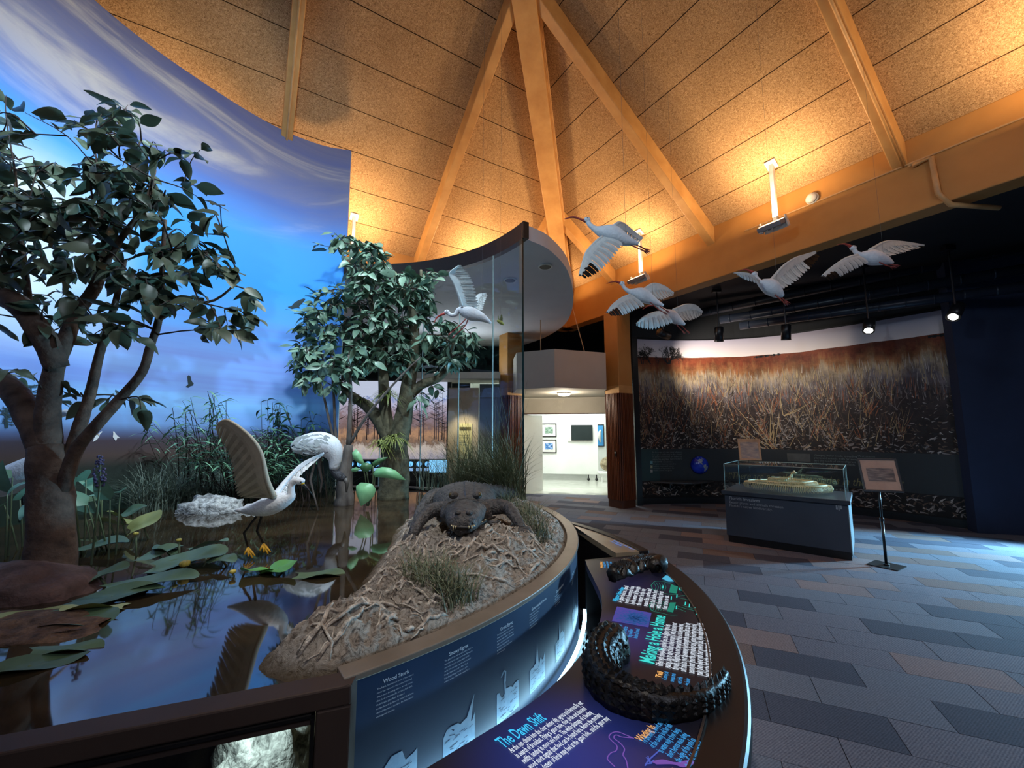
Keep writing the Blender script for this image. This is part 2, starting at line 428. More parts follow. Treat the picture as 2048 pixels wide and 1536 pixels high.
# columns with ribbed timber casings
M_RIB = pm('stained_rib_timber', srgb(122, 66, 36), 0.45, col2=srgb(92, 46, 24), scale=6, stretch=(3, 3, 0.4), bump=0.1)
M_RIBB = pm('stained_base_timber', srgb(84, 46, 28), 0.5, scale=6)
def column(c, label, zf):
    t = thing('column', label, None, (c.x, c.y, 0)); t['kind'] = 'structure'
    R = Matrix((UX, VX, ZX)).transposed()
    post = MB().box(c + ZX * (zf + (ZB - zf) / 2), (0.42, 0.42, ZB - zf), R).build('post', M_BEAM, t); bevel(post, 0.015)
    cap = MB().box(c + ZX * (zf + 0.09), (0.425, 0.425, 0.17), R).build('post_collar', M_GLU, t)
    # casing core and ribs on a rounded square
    h, r = 0.235, 0.09; path = []
    def rsq(s):      # perimeter of the rounded square, starting at the middle of the -u side
        side = 2 * (h - r); arc = PI / 2 * r; per = 4 * (side + arc); s %= per
        k = 0
        while s > side + arc: s -= side + arc; k += 1
        if s <= side: p = Vector((-h, (h - r) - s, 0)); n = Vector((-1, 0, 0))
        else:
            a = (s - side) / r; p = Vector((-(h - r) - r * math.cos(a), -(h - r) - r * math.sin(a), 0)); n = Vector((-math.cos(a), -math.sin(a), 0))
        Q = Matrix.Rotation(k * PI / 2, 3, 'Z'); return Q @ p, Q @ n
    per = 4 * (2 * (h - r) + PI / 2 * r); nr = 40
    core = [c + R @ (rsq(per * i / 40)[0] * 0.955) for i in range(40)]
    MB().prism([(p.x, p.y) for p in core], 0.0, zf - 0.01).build('casing_core', pm('dark_casing_core', srgb(34, 20, 14), 0.7), t)
    for i in range(nr):
        p, n = rsq(per * i / nr); tt = Vector((-n.y, n.x, 0)); wd = per / nr * 0.36
        q = [c + R @ (p + tt * (wd * a) + n * d) for a, d in ((-0.95, -0.014), (0.95, -0.014), (0.62, 0.012), (-0.62, 0.012))]
        MB().prism([(x.x, x.y) for x in q], 0.17, zf).build('rib', M_RIB, t)
    pl = [c + R @ (rsq(per * i / 40)[0] * 0.99) for i in range(40)]
    MB().prism([(p.x, p.y) for p in pl], 0.0, 0.17).build('plinth', M_RIBB, t)
    return t
colR = Vector((2.44, 9.38, 0)); colL = Vector((-0.04, 10.16, 0))
tR = column(colR, 'ochre column with a ribbed brown casing right of the gallery doorway', 2.50)
tL = column(colL, 'ribbed brown column seen through the diorama glass left of the gallery doorway', 2.52)
M_BLK = pm('black_plastic', srgb(20, 20, 22), 0.4, scale=5)
sw = thing('card_reader', 'small black switch box on the ribbed column', 'switch', (2.24, 9.1, 1.1))
R = Matrix((UX, VX, ZX)).transposed()
bevel(MB().box(uv(colR.dot(UX) - 0.262, colR.dot(VX) - 0.1, 1.16), (0.02, 0.055, 0.12), R).build('housing', M_BLK, sw))
MB().box(uv(colR.dot(UX) - 0.274, colR.dot(VX) - 0.1, 1.19), (0.006, 0.03, 0.03), R).build('indicator', pm('indicator_face', srgb(200, 190, 170), 0.4), sw)

# ------------------------------------------------------------------ curved white soffit and black fascia of the diorama canopy
DC = Vector((-2.152, 3.577, 0)); DR = 2.665        # diorama: centre and rim radius
def dp(ang, r=DR, z=0.0): return Vector((DC.x + r * math.cos(ang), DC.y + r * math.sin(ang), z))
def dang(x, y): return math.atan2(y - DC.y, x - DC.x)
A_R = dang(0.16, 4.92); A_L = dang(-2.62, 6.2)
ZC = 4.06
arc = [dp(lerp(A_R, A_L, i / 24)) for i in range(25)]
outer = spline([(0.16, 4.93, 0), (0.52, 5.30, 0), (0.88, 6.12, 0), (1.16, 7.6, 0), (1.19, 9.1, 0), (0.85, 10.4, 0), (0.25, 11.5, 0)], 8)
M_SOF = pm('soffit_plaster', srgb(206, 208, 212), 0.85, col2=srgb(198, 200, 205), scale=1.2)
poly = [(p.x, p.y) for p in outer] + [(-6.5, 11.5), (-6.5, 7.4), (-2.74, 6.5)] + [(p.x, p.y) for p in arc[::-1]][:-1]
can = thing('canopy', 'curved canopy with black front edge and pale underside above the diorama glass', 'canopy', (0.1, 6.5, ZC))
MB().prism(poly, ZC, ZC + 0.19).build('soffit', M_SOF, can)
mb = MB(); pr = []
ins = [dp(lerp(A_R - 0.012, A_L, i / 32), DR - 0.03) for i in range(33)]; out_ = [dp(lerp(A_R - 0.012, A_L, i / 32), DR + 0.05) for i in range(33)]
mb.prism([(p.x, p.y) for p in ins] + [(p.x, p.y) for p in out_[::-1]], ZC - 0.015, ZC + 0.20)
mb.build('fascia', pm('black_fascia_paint', srgb(20, 18, 18), 0.5, scale=3), can)
for q in ((-0.03, 6.36), (0.49, 5.82), (-1.6, 7.0)):
    MB().tube([(*q, ZC - 0.012), (*q, ZC + 0.004)], 0.105, 20).build('downlight_trim', M_GALW, can)
    MB().tube([(*q, ZC - 0.014), (*q, ZC - 0.011)], 0.085, 20).build('downlight_well', M_BLK, can)
# hanging rods above the entry
MB().tube([(0.62, 8.75, 3.3), (0.62, 8.75, 4.6)], 0.008, 6).build('hanger_rod', M_COND, can)
MB().tube([(1.62, 9.0, 3.36), (1.3, 8.95, 4.6)], 0.01, 6).build('hanger_rod', M_COND, can)

# ------------------------------------------------------------------ entry bulkhead, doorway, gallery beyond
bk = [(0.9, 8.6), (2.08, 9.02), (2.12, 9.4), (2.5, 11.0), (-0.1, 11.5), (0.1, 9.0)]
o = MB().prism(bk, 2.57, 3.39).build('ceiling_bulkhead', pm('bulkhead_paint', srgb(196, 190, 178), 0.8, col2=srgb(188, 182, 170), scale=1.5)); struct(o, 'grey plaster bulkhead over the gallery entry')
DW0, DW1 = Vector((0.05, 11.5, 0)), Vector((2.55, 11.0, 0))
o = wallseg('wall_lintel', DW0[:2], DW1[:2], 2.135, 2.58, 0.15, M_WHITE, 'cream lintel above the gallery doorway')
# ghost of removed door lettering on the lintel
gm = MB(); tx = (DW1 - DW0).normalized()
put_text(gm, 'Nest\nGall', 0.15, plane_map(DW0 + tx * 1.12 + Vector((-0.02, -0.03, 2.42)), tx, ZX), bold=0.0)
gm.build('faded_lettering', pm('faded_letter_paint', srgb(232, 226, 212), 0.8, scale=4), o)
MB().box((DW0 + DW1) / 2 + Vector((0, -0.03, 2.13)), ((DW1 - DW0).length, 0.05, 0.025), Matrix((tx, Vector((-tx.y, tx.x, 0)), ZX)).transposed()).build('header_trim', M_RIBB, o)
o = wallseg('wall_entry_left', (0.24, 10.3), (0.3, 11.48), 0, 2.58, 0.1, M_WHITE, 'cream side wall left of the gallery doorway')
# white door leaf standing open
dl = thing('door_1', None, None, (0.36, 11.42, 0)); struct(dl, 'white door leaf standing open at the gallery entry')
d0, d1 = Vector((0.30, 11.44, 0)), Vector((0.86, 11.9, 0)); dt = (d1 - d0).normalized(); RD = Matrix((dt, Vector((-dt.y, dt.x, 0)), ZX)).transposed()
bevel(MB().box((d0 + d1) / 2 + ZX * 1.06, ((d1 - d0).length, 0.045, 2.1), RD).build('leaf', M_GALW, dl), 0.004)
MB().tube([d1 - dt * 0.08 + Vector((0.05, -0.06, 1.0)), d1 - dt * 0.2 + Vector((0.05, -0.06, 1.0))], 0.012, 8).build('handle', pm('brushed_metal', srgb(150, 150, 150), 0.3, 1.0), dl)
M_TERR = pm('polished_gallery_floor', srgb(206, 208, 196), 0.12, col2=srgb(190, 192, 180), scale=3)
o = mk('floor_gallery', [(-1.5, 11.55, 0.002), (2.6, 10.98, 0.002), (5.5, 11, 0.002), (5.5, 19, 0.002), (-1.5, 19, 0.002)], [(0, 1, 2, 3, 4)], M_TERR); struct(o, 'pale polished gallery floor')
wallseg('wall_gallery_left', (-1.4, 11.7), (-1.4, 18.5), 0, 3.3, 0.15, M_GALW)
wallseg('wall_gallery_back', (-1.4, 18.5), (5.4, 18.5), 0, 3.3, 0.15, M_GALW)
wallseg('wall_gallery_right', (5.4, 18.5), (5.4, 11.0), 0, 3.3, 0.15, M_GALW)
o = mk('ceiling_gallery', [(-1.5, 11.6, 3.3), (2.6, 11.1, 3.3), (5.5, 11, 3.3), (5.5, 18.6, 3.3), (-1.5, 18.6, 3.3)], [(4, 3, 2, 1, 0)], M_GALW); struct(o)
o = wallseg('wall_gallery_front', (2.6, 11.1), (5.5, 11.05), 0, 3.3, 0.1, M_GALW)
# flush ceiling lamp under the bulkhead
lp = thing('ceiling_lamp', 'round white flush lamp glowing under the entry bulkhead', 'lamp', (1.27, 9.75, 2.57))
LC = ony(1128, 783, 9.75); LC = Vector((LC.x, 9.75, 2.57))
MB().tube([LC - ZX * 0.0, LC - ZX * 0.03], 0.165, 28).build('mount', pm('brushed_metal', srgb(150, 150, 150), 0.3, 1.0), lp)
rg = []
for i in range(7):
    a = i / 6 * PI / 2; rg.append([LC + Vector((0.155 * math.cos(a) * math.cos(2 * PI * j / 28), 0.155 * math.cos(a) * math.sin(2 * PI * j / 28), -0.03 - 0.06 * math.sin(a))) if i < 6 else LC + Vector((0.01 * math.cos(2 * PI * j / 28), 0.01 * math.sin(2 * PI * j / 28), -0.09)) for j in range(28)])
MB().rings(rg).build('diffuser', em('lamp_diffuser_glow', (1.0, 0.86, 0.62), 9.0), lp, True)
ld = light('POINT', 'ceiling_lamp_light', LC - ZX * 0.2, LC - ZX * 2, 40, (1.0, 0.86, 0.66), 0.1)
# ------------------------------------------------------------------ uplights hung from the roof
M_FIXT = pm('white_fixture_enamel', srgb(226, 224, 216), 0.45, scale=6)
M_FIXG = pm('grey_fixture_metal', srgb(120, 120, 124), 0.5, scale=6)
def uplight(slopeR, a, label, watts, vis=True):
    P = roofR(VE + a, 0.62) if slopeR else roofL(UE + a, 0.62)
    n = NR if slopeR else NL; ax = VX if slopeR else UX; inw = -UX if slopeR else -VX
    B = Vector((P.x, P.y, P.z - 0.98))
    if vis:
        t = thing('uplight', label, 'light fixture', B, 'uplights hung below the roof')
        Rn = Matrix((ax, n.cross(ax), n)).transposed()
        bevel(MB().box(P - n * 0.012, (0.15, 0.15, 0.02), Rn).build('ceiling_plate', M_FIXT, t))
        MB().box((P + B) / 2, (0.055, 0.055, (P - B).length), Matrix((ax, inw, ZX)).transposed()).build('stem', M_FIXT, t)
        tilt = Matrix.Rotation(math.radians(-28), 3, ax) @ Matrix((ax, inw, ZX)).transposed()
        hb = B + inw * 0.12 - ZX * 0.03
        bevel(MB().box(hb, (0.33, 0.25, 0.07), tilt).build('housing', M_FIXG, t), 0.01)
        bevel(MB().box(hb + tilt @ Vector((0, -0.12, -0.055)), (0.31, 0.13, 0.10), tilt).build('gear_box', M_FIXT, t), 0.01)
        for k in range(4): MB().box(hb + tilt @ Vector((-0.1 + 0.066 * k, 0.03, -0.042)), (0.008, 0.17, 0.02), tilt).build('fin', M_FIXT, t)
        for s in (-1, 1): MB().box(hb + tilt @ Vector((s * 0.175, -0.06, 0.0)), (0.012, 0.05, 0.16), tilt).build('yoke_arm', M_FIXT, t)
        MB().tube([hb + tilt @ Vector((0.18, -0.06, -0.04)), hb + tilt @ Vector((0.215, -0.06, -0.04))], 0.03, 10).build('knob', M_FIXT, t)
        MB().box(hb + tilt @ Vector((0, 0.0, 0.037)), (0.28, 0.2, 0.006), tilt).build('lens', em('uplight_lens_glow', WARM, 6.0), t)
    lo = light('AREA', 'uplight_beam', B + inw * 0.14 + ZX * 0.10, B + inw * 0.5 + ZX * 1.6, watts, WARM, 0.24)
uplight(True, -5.6, 'white uplight on a stem below the right roof slope, nearest the smoke detector', 62)
uplight(True, -3.06, 'white uplight on a stem hanging behind the foremost flying ibis', 62)
uplight(True, -0.9, None, 20, False)  # this one and the next are assumed, out of view: beam only
uplight(True, -8.5, None, 62, False)
uplight(False, -5.69, 'white uplight hanging beside the end of the sky mural', 62)
uplight(False, -3.06, None, 62, False)  # assumed uplights from here on: beam only
uplight(False, -8.4, None, 62, False)
uplight(False, -11.2, None, 62, False)
sd = thing('smoke_detector', 'round white smoke detector on the ochre beam', 'detector', uv(UE - 0.15, VE - 5.9, 4.98))
c0 = uv(UE - 0.155, VE - 5.92, 5.12)
MB().tube([c0, c0 - UX * 0.03], 0.085, 20).build('base', M_FIXT, sd, True)
MB().tube([c0 - UX * 0.03, c0 - UX * 0.06, c0 - UX * 0.075], [0.075, 0.065, 0.02], 20).build('sensor_cap', M_FIXT, sd, True)

# ------------------------------------------------------------------ sky mural on the curved wall
ZW = 0.82                                            # water level
mural_pts = spline([(-2.62, 6.24, 0), (-3.02, 6.12, 0), (-3.42, 5.84, 0), (-3.72, 5.48, 0), (-3.98, 5.05, 0), (-4.27, 4.45, 0), (-4.43, 3.88, 0), (-4.48, 3.2, 0), (-4.38, 2.5, 0), (-4.1, 1.85, 0), (-3.6, 1.35, 0)], 8)
ZM = 6.2
def mural_mat():
    m, nt, out = nodes_of('sky_mural_paint')
    b = N(nt, 'ShaderNodeBsdfPrincipled', i_Roughness=0.75); b.inputs['Specular IOR Level'].default_value = 0.2
    uvn = N(nt, 'ShaderNodeUVMap'); sp = N(nt, 'ShaderNodeSeparateXYZ'); L(nt, uvn.outputs[0], sp.inputs[0])
    # slanting cloud coordinate: v + noise
    mp = N(nt, 'ShaderNodeMapping'); mp.inputs['Scale'].default_value = (0.5, 2.6, 1); mp.inputs['Rotation'].default_value = (0, 0, math.radians(-14)); L(nt, uvn.outputs[0], mp.inputs[0])
    n1 = N(nt, 'ShaderNodeTexNoise', i_Scale=2.4, i_Detail=7.0, i_Roughness=0.6, i_Distortion=0.8); L(nt, mp.outputs[0], n1.inputs['Vector'])
    mp2 = N(nt, 'ShaderNodeMapping'); mp2.inputs['Scale'].default_value = (0.5, 9.0, 1); mp2.inputs['Location'].default_value = (3, 1, 0); L(nt, uvn.outputs[0], mp2.inputs[0])
    n2 = N(nt, 'ShaderNodeTexNoise', i_Scale=1.6, i_Detail=5.0, i_Roughness=0.6); L(nt, mp2.outputs[0], n2.inputs['Vector'])
    z = lambda y: (y - ZW) / (ZM - ZW)
    sky = ramp(nt, [(0.0, srgb(40, 58, 50)), (z(1.28), srgb(46, 52, 48)), (z(1.40), srgb(84, 70, 66)), (z(1.56), srgb(78, 68, 78)), (z(1.64), srgb(96, 110, 150)), (z(1.74), srgb(126, 168, 222)), (z(2.05), srgb(140, 190, 236)), (z(2.6), srgb(134, 170, 234)), (z(3.1), srgb(98, 170, 242)), (z(3.7), srgb(66, 160, 244)), (z(4.5), srgb(74, 158, 246)), (z(5.0), srgb(90, 124, 196)), (1.0, srgb(100, 104, 142))])
    L(nt, sp.outputs[1], sky.inputs[0])
    # lavender streaks low in the sky
    r2 = ramp(nt, [(0.42, (0, 0, 0)), (0.62, (1, 1, 1))]); L(nt, n2.outputs[0], r2.inputs[0])
    band = ramp(nt, [(z(1.66), (0, 0, 0)), (z(1.9), (0.7, 0.7, 0.7)), (z(2.9), (0.65, 0.65, 0.65)), (z(3.5), (0, 0, 0))]); L(nt, sp.outputs[1], band.inputs[0])
    m1 = N(nt, 'ShaderNodeMath', operation='MULTIPLY'); L(nt, r2.outputs[0], m1.inputs[0]); L(nt, band.outputs[0], m1.inputs[1])
    x1 = N(nt, 'ShaderNodeMix', data_type='RGBA'); L(nt, m1.outputs[0], x1.inputs[0]); L(nt, sky.outputs[0], x1.inputs[6]); x1.inputs[7].default_value = c4(srgb(122, 136, 206))
    # high grey-violet cloud deck
    r1 = ramp(nt, [(0.38, (0, 0, 0)), (0.60, (1, 1, 1))]); L(nt, n1.outputs[0], r1.inputs[0])
    deck = ramp(nt, [(z(4.35), (0, 0, 0)), (z(4.95), (0.55, 0.55, 0.55)), (z(5.4), (0.95, 0.95, 0.95)), (1.0, (1, 1, 1))]); L(nt, sp.outputs[1], deck.inputs[0])
    side = ramp(nt, [(0.0, (1, 1, 1)), (0.42, (0.95, 0.95, 0.95)), (0.8, (0.85, 0.85, 0.85))]); L(nt, sp.outputs[0], side.inputs[0])
    ad = N(nt, 'ShaderNodeMath', operation='MULTIPLY_ADD'); ad.inputs[1].default_value = 0.55; L(nt, r1.outputs[0], ad.inputs[0]); ad.inputs[2].default_value = 0.5
    m2 = N(nt, 'ShaderNodeMath', operation='MULTIPLY', use_clamp=True); L(nt, ad.outputs[0], m2.inputs[0]); L(nt, deck.outputs[0], m2.inputs[1])
    m3 = N(nt, 'ShaderNodeMath', operation='MULTIPLY'); L(nt, m2.outputs[0], m3.inputs[0]); L(nt, side.outputs[0], m3.inputs[1])
    cc = ramp(nt, [(0.36, srgb(86, 88, 128)), (0.5, srgb(120, 118, 136)), (0.6, srgb(186, 178, 168))]); L(nt, n1.outputs[0], cc.inputs[0])
    x2 = N(nt, 'ShaderNodeMix', data_type='RGBA'); L(nt, m3.outputs[0], x2.inputs[0]); L(nt, x1.outputs[2], x2.inputs[6]); L(nt, cc.outputs[0], x2.inputs[7])
    # white cumulus on the left
    mp3 = N(nt, 'ShaderNodeMapping'); mp3.inputs['Scale'].default_value = (0.9, 1.6, 1); mp3.inputs['Location'].default_value = (7, 2, 0); L(nt, uvn.outputs[0], mp3.inputs[0])
    n3 = N(nt, 'ShaderNodeTexNoise', i_Scale=1.5, i_Detail=6.0, i_Roughness=0.55); L(nt, mp3.outputs[0], n3.inputs['Vector'])
    lr = ramp(nt, [(0.40, (0, 0, 0)), (0.56, (1, 1, 1))]); L(nt, sp.outputs[0], lr.inputs[0])
    lv = ramp(nt, [(z(2.3), (0, 0, 0)), (z(2.9), (1, 1, 1)), (z(3.9), (1, 1, 1)), (z(4.5), (0, 0, 0))]); L(nt, sp.outputs[1], lv.inputs[0])
    r3 = ramp(nt, [(0.40, (0, 0, 0)), (0.56, (1, 1, 1))]); L(nt, n3.outputs[0], r3.inputs[0])
    q = N(nt, 'ShaderNodeMath', operation='MULTIPLY'); L(nt, lr.outputs[0], q.inputs[0]); L(nt, lv.outputs[0], q.inputs[1])
    q2 = N(nt, 'ShaderNodeMath', operation='MULTIPLY'); L(nt, q.outputs[0], q2.inputs[0]); L(nt, r3.outputs[0], q2.inputs[1])
    x3 = N(nt, 'ShaderNodeMix', data_type='RGBA'); L(nt, q2.outputs[0], x3.inputs[0]); L(nt, x2.outputs[2], x3.inputs[6]); x3.inputs[7].default_value = c4(srgb(222, 232, 240))
    L(nt, x3.outputs[2], b.inputs['Base Color']); L(nt, b.outputs[0], out.inputs[0]); return m
M_SKY = mural_mat()
mw = thing('wall_mural', None, None, (-3.6, 4.5, 0)); struct(mw, 'tall curved wall painted as a marsh sky at dusk')
n = len(mural_pts); s = [0.0]
for i in range(1, n): s.append(s[-1] + (mural_pts[i] - mural_pts[i - 1]).length)
rows = 2
V = [(p.x, p.y, z) for z in (0.3, ZM) for p in mural_pts]
UVs = [(si / s[-1] * 1.0, (z - ZW) / (ZM - ZW)) for z in (0.3, ZM) for si in s]
F = [(i, i + 1, n + i + 1, n + i) for i in range(n - 1)]
mk('painted_sky', V, F, M_SKY, mw, True, uvs=UVs)
# body of the wall behind the paint
nrm = []
for i in range(n):
    t = (mural_pts[min(i + 1, n - 1)] - mural_pts[max(i - 1, 0)]).normalized(); nrm.append(Vector((t.y, -t.x, 0)))
outw = [p + (q if (p + q - DC).length > (p - DC).length else -q) * 0.07 for p, q in zip(mural_pts, nrm)]
inw_ = [p + (q if (p + q - DC).length > (p - DC).length else -q) * 0.004 for p, q in zip(mural_pts, nrm)]
MB().prism([(p.x, p.y) for p in inw_] + [(p.x, p.y) for p in outw[::-1]], 0.0, ZM).build('wall_body', M_WHITE, mw)
def mural_at(px, py, lift=0.006):
    """where the sight line through a photo point meets the mural"""
    r = ray(px, py); best = None
    for i in range(n - 1):
        a, b = mural_pts[i], mural_pts[i + 1]; d = b - a
        det = r.x * (-d.y) + d.x * r.y
        if abs(det) < 1e-9: continue
        t = (a.x * (-d.y) + d.x * a.y) / det; k = (r.x * a.y - r.y * a.x) / det
        if -0.001 <= k <= 1.001 and t > 0 and (best is None or t > best[0]):
            P = Vector((0, 0, EYE)) + r * t; nn = Vector((-d.y, d.x, 0)).normalized()
            if nn.dot(DC - P) < 0: nn = -nn
            best = (t, P + nn * lift)
    return best[1]
def mural_shape(name, pts, mat):
    v = [mural_at(*p) for p in pts]; o = mk(name, v, [tuple(range(len(v)))], mat, mw); return o
M_VULT = pm('painted_vulture', srgb(44, 62, 66), 0.8, scale=5); M_PEG = pm('painted_white_bird', srgb(232, 238, 240), 0.8, col2=srgb(220, 228, 232), scale=9)
mural_shape('painted_vulture', [(575, 614), (583, 612), (588, 606), (596, 601), (607, 597), (611, 598), (607, 604), (602, 609), (598, 613), (600, 617), (597, 616), (592, 616), (584, 618)], M_VULT)
mural_shape('painted_vulture', [(371, 773), (376, 769), (375, 762), (374, 753), (377, 750), (381, 753), (382, 760), (384, 764), (387, 767), (385, 771), (380, 772), (377, 775)], M_VULT)
mural_shape('painted_egret', [(185, 884), (187, 877), (191, 871), (196, 867), (203, 862), (204, 864), (199, 869), (197, 875), (192, 880)], M_PEG)
mural_shape('painted_egret', [(225, 874), (226, 867), (225, 863), (228, 863), (231, 868), (236, 873), (240, 876), (234, 876), (231, 882), (228, 878)], M_PEG)
# painted bare tree on the marsh horizon
tb_ = MB()
def pstroke(a, b, w0, w1):
    A, B = mural_at(*a, lift=0.007), mural_at(*b, lift=0.007); d = (B - A); sd_ = d.cross(Vector((DC.x - A.x, DC.y - A.y, 0))).normalized()
    tb_.add([A + sd_ * w0, A - sd_ * w0, B - sd_ * w1, B + sd_ * w1], [(0, 1, 2, 3)])
rnd = random.Random(9)
for bx, by, hgt in ((62, 852, 80), (12, 856, 40)):
    pstroke((bx, by), (bx - 1, by - hgt), 0.012, 0.004)
    for k in range(22):
        y0 = by - hgt * rnd.uniform(0.2, 1.0); sgn = rnd.choice((-1, 1)); ln = rnd.uniform(8, 26) * (0.5 + 0.5 * (by - y0) / hgt)
        x1, y1 = bx + sgn * ln, y0 - rnd.uniform(-4, 8); pstroke((bx, y0), (x1, y1), 0.005, 0.002)
        for q in range(2):
            f = rnd.uniform(0.4, 1); pstroke((bx + sgn * ln * f, lerp(y0, y1, f)), (bx + sgn * ln * (f + 0.2), lerp(y0, y1, f) - rnd.uniform(-6, 8)), 0.003, 0.001)
tb_.build('painted_bare_tree', M_VULT, mw)

# ------------------------------------------------------------------ diorama base, rim, trough light, glass
dio = thing('diorama_base', 'round pond diorama base clad in an etched blue graphic panel', 'display', (DC.x, DC.y, 0))
A_F = dang(-0.54, 1.43)
def arcp(a0, a1, r, k=48): return [dp(lerp(a0, a1, i / k), r) for i in range(k + 1)]
M_PANEL = pm('blue_graphic_panel', srgb(32, 56, 90), 0.45, col2=srgb(25, 45, 74), scale=2.2)
ring = arcp(A_F, A_L, DR, 90); n9 = len(ring)
mk('graphic_panel', [(p.x, p.y, z) for z in (0.16, 0.835) for p in ring], [(i, i + 1, n9 + i + 1, n9 + i) for i in range(n9 - 1)], M_PANEL, dio, True)
M_RIM = pm('bronze_rim', srgb(116, 106, 94), 0.45, col2=srgb(98, 88, 76), scale=5)
ro = arcp(A_F, A_L, DR + 0.012, 90); ri = arcp(A_F, A_L, DR - 0.075, 90)
o = MB().prism([(p.x, p.y) for p in ro] + [(p.x, p.y) for p in ri[::-1]], 0.832, 0.855).build('rim_cap', M_RIM, dio); bevel(o, 0.004)
pl = arcp(A_F, A_L, DR - 0.02, 60)
mk('plinth', [(p.x, p.y, z) for z in (0.0, 0.18) for p in pl], [(i, i + 1, 61 + i + 1, 61 + i) for i in range(60)], M_BLK, dio, True)
# front viewing window with frame
K = Vector((-0.535, 1.425, 0)); W1 = Vector((-1.95, 0.905, 0)); wt = (W1 - K).normalized(); wn = Vector((wt.y, -wt.x, 0))
if wn.y > 0: wn = -wn
M_BRN = pm('brown_frame_paint', srgb(66, 54, 48), 0.6, col2=srgb(56, 46, 42), scale=3, spec=0.2)
RWm = Matrix((wt, wn, ZX)).transposed(); LW = (W1 - K).length
win = thing('viewing_window', 'brown framed underwater viewing window at the front of the pond', 'window', (K.x, K.y, 0))
def wb(s0, s1, d0, d1, z0, z1): 
    c = K + wt * ((s0 + s1) / 2) + wn * ((d0 + d1) / 2) + ZX * ((z0 + z1) / 2); return MB().box(c, (abs(s1 - s0), abs(d1 - d0), z1 - z0), RWm)
bevel(wb(-0.02, LW, -0.07, 0.02, 0.79, 0.85).build('top_rail', M_BRN, win), 0.006)
bevel(wb(-0.02, 0.082, -0.07, 0.02, 0.1, 0.79).build('corner_post', M_BRN, win), 0.006)
wb(-0.02, LW, -0.07, 0.02, 0.0, 0.22).build('bottom_rail', M_BRN, win)
wb(0.084, LW, 0.0, 0.026, 0.778, 0.788).build('glazing_bead', M_BLK, win); wb(0.084, LW, -0.005, 0.015, 0.755, 0.774).build('glazing_bead', M_BRN, win)
wb(0.084, 0.094, 0.0, 0.026, 0.22, 0.788).build('glazing_bead', M_BLK, win)
wb(0.09, LW, -0.02, -0.012, 0.22, 0.78).build('pane', glassmat('tank_glass', (0.9, 0.92, 0.86), 0.04, 0.4), win)
# corner pilaster to the graphic panel
MB().prism([(K.x + 0.005, K.y - 0.018), (K.x + 0.024, K.y - 0.006), (K.x + 0.02, K.y + 0.06), (K.x - 0.05, K.y + 0.06)], 0.0, 0.85).build('end_post', M_BRN, dio)
# tank behind the window
M_SILT = pm('pond_silt', srgb(92, 78, 52), 0.9, col2=srgb(60, 52, 36), scale=6, bump=0.4)
tk = [K + wt * 0.02 - wn * 0.1, W1 - wn * 0.1, W1 - wn * 0.75, K + wt * 0.25 - wn * 0.8]
o = mk('tank_lining', [(p.x, p.y, 0.24) for p in tk] + [(p.x, p.y, 0.80) for p in tk], [(0, 1, 2, 3), (1, 5, 6, 2), (2, 6, 7, 3), (3, 7, 4, 0)], M_SILT, dio)
light('SPOT', 'assumed_tank_light', K + wt * 0.32 - wn * 0.10 + ZX * 0.795, K + wt * 0.20 - wn * 0.34 + ZX * 0.45, 9, (0.75, 0.93, 1.0), 0.02, 80, 0.6)  # assumed lamp, unseen behind the top rail, lighting the tank rock

# pond water
def water_mat():
    m, nt, out = nodes_of('pond_water')
    b = N(nt, 'ShaderNodeBsdfPrincipled', i_Roughness=0.04, i_IOR=1.75); b.inputs['Specular IOR Level'].default_value = 0.9
    tc = N(nt, 'ShaderNodeTexCoord')
    n1 = N(nt, 'ShaderNodeTexNoise', i_Scale=2.2, i_Detail=5.0); L(nt, tc.outputs['Object'], n1.inputs['Vector'])
    r = ramp(nt, [(0.35, srgb(34, 26, 18)), (0.65, srgb(66, 54, 38))]); L(nt, n1.outputs[0], r.inputs[0]); L(nt, r.outputs[0], b.inputs['Base Color'])
    n2 = N(nt, 'ShaderNodeTexNoise', i_Scale=3.0, i_Detail=2.0); L(nt, tc.outputs['Object'], n2.inputs['Vector'])
    bp = N(nt, 'ShaderNodeBump', i_Strength=0.04, i_Distance=0.02); L(nt, n2.outputs[0], bp.inputs['Height']); L(nt, bp.outputs[0], b.inputs['Normal'])
    L(nt, b.outputs[0], out.inputs[0]); return m
wp = [K - wn * 0.07] + [p for p in arcp(A_F + 0.03, A_L, DR - 0.07, 70)] + [p for p in mural_pts[2:]] + [W1 - wn * 0.07]
o = mk('pond_water', [(p.x, p.y, ZW) for p in wp], [tuple(range(len(wp)))], water_mat()); tag(o, 'still brown pond water reflecting the sky mural', 'water', kind='stuff')

# glass screen round the back of the diorama
M_GLASS = glassmat('screen_glass', (0.90, 0.95, 0.95), 0.05, 0.45)
gs = thing('glass_screen', 'tall curved glass screen standing on the diorama rim', 'glass', (-0.6, 5.7, 0.85))
na = 5
for k in range(na):
    a0, a1 = lerp(A_R, A_L, k / na), lerp(A_R, A_L, (k + 1) / na)
    p = arcp(a0 + 0.002, a1 - 0.002, DR - 0.03, 8); q = arcp(a0 + 0.002, a1 - 0.002, DR - 0.018, 8)
    mk('glass_pane', [(x.x, x.y, z) for z in (0.855, ZC - 0.01) for x in p], [(i, i + 1, 9 + i + 1, 9 + i) for i in range(8)], M_GLASS, gs, True)
    if k: MB().prism([(x.x, x.y) for x in arcp(a0 - 0.002, a0 + 0.002, DR - 0.03, 1) + arcp(a0 - 0.002, a0 + 0.002, DR - 0.016, 1)[::-1]], 0.855, ZC).build('silicone_joint', pm('silicone', srgb(170, 190, 185), 0.4, scale=5), gs)
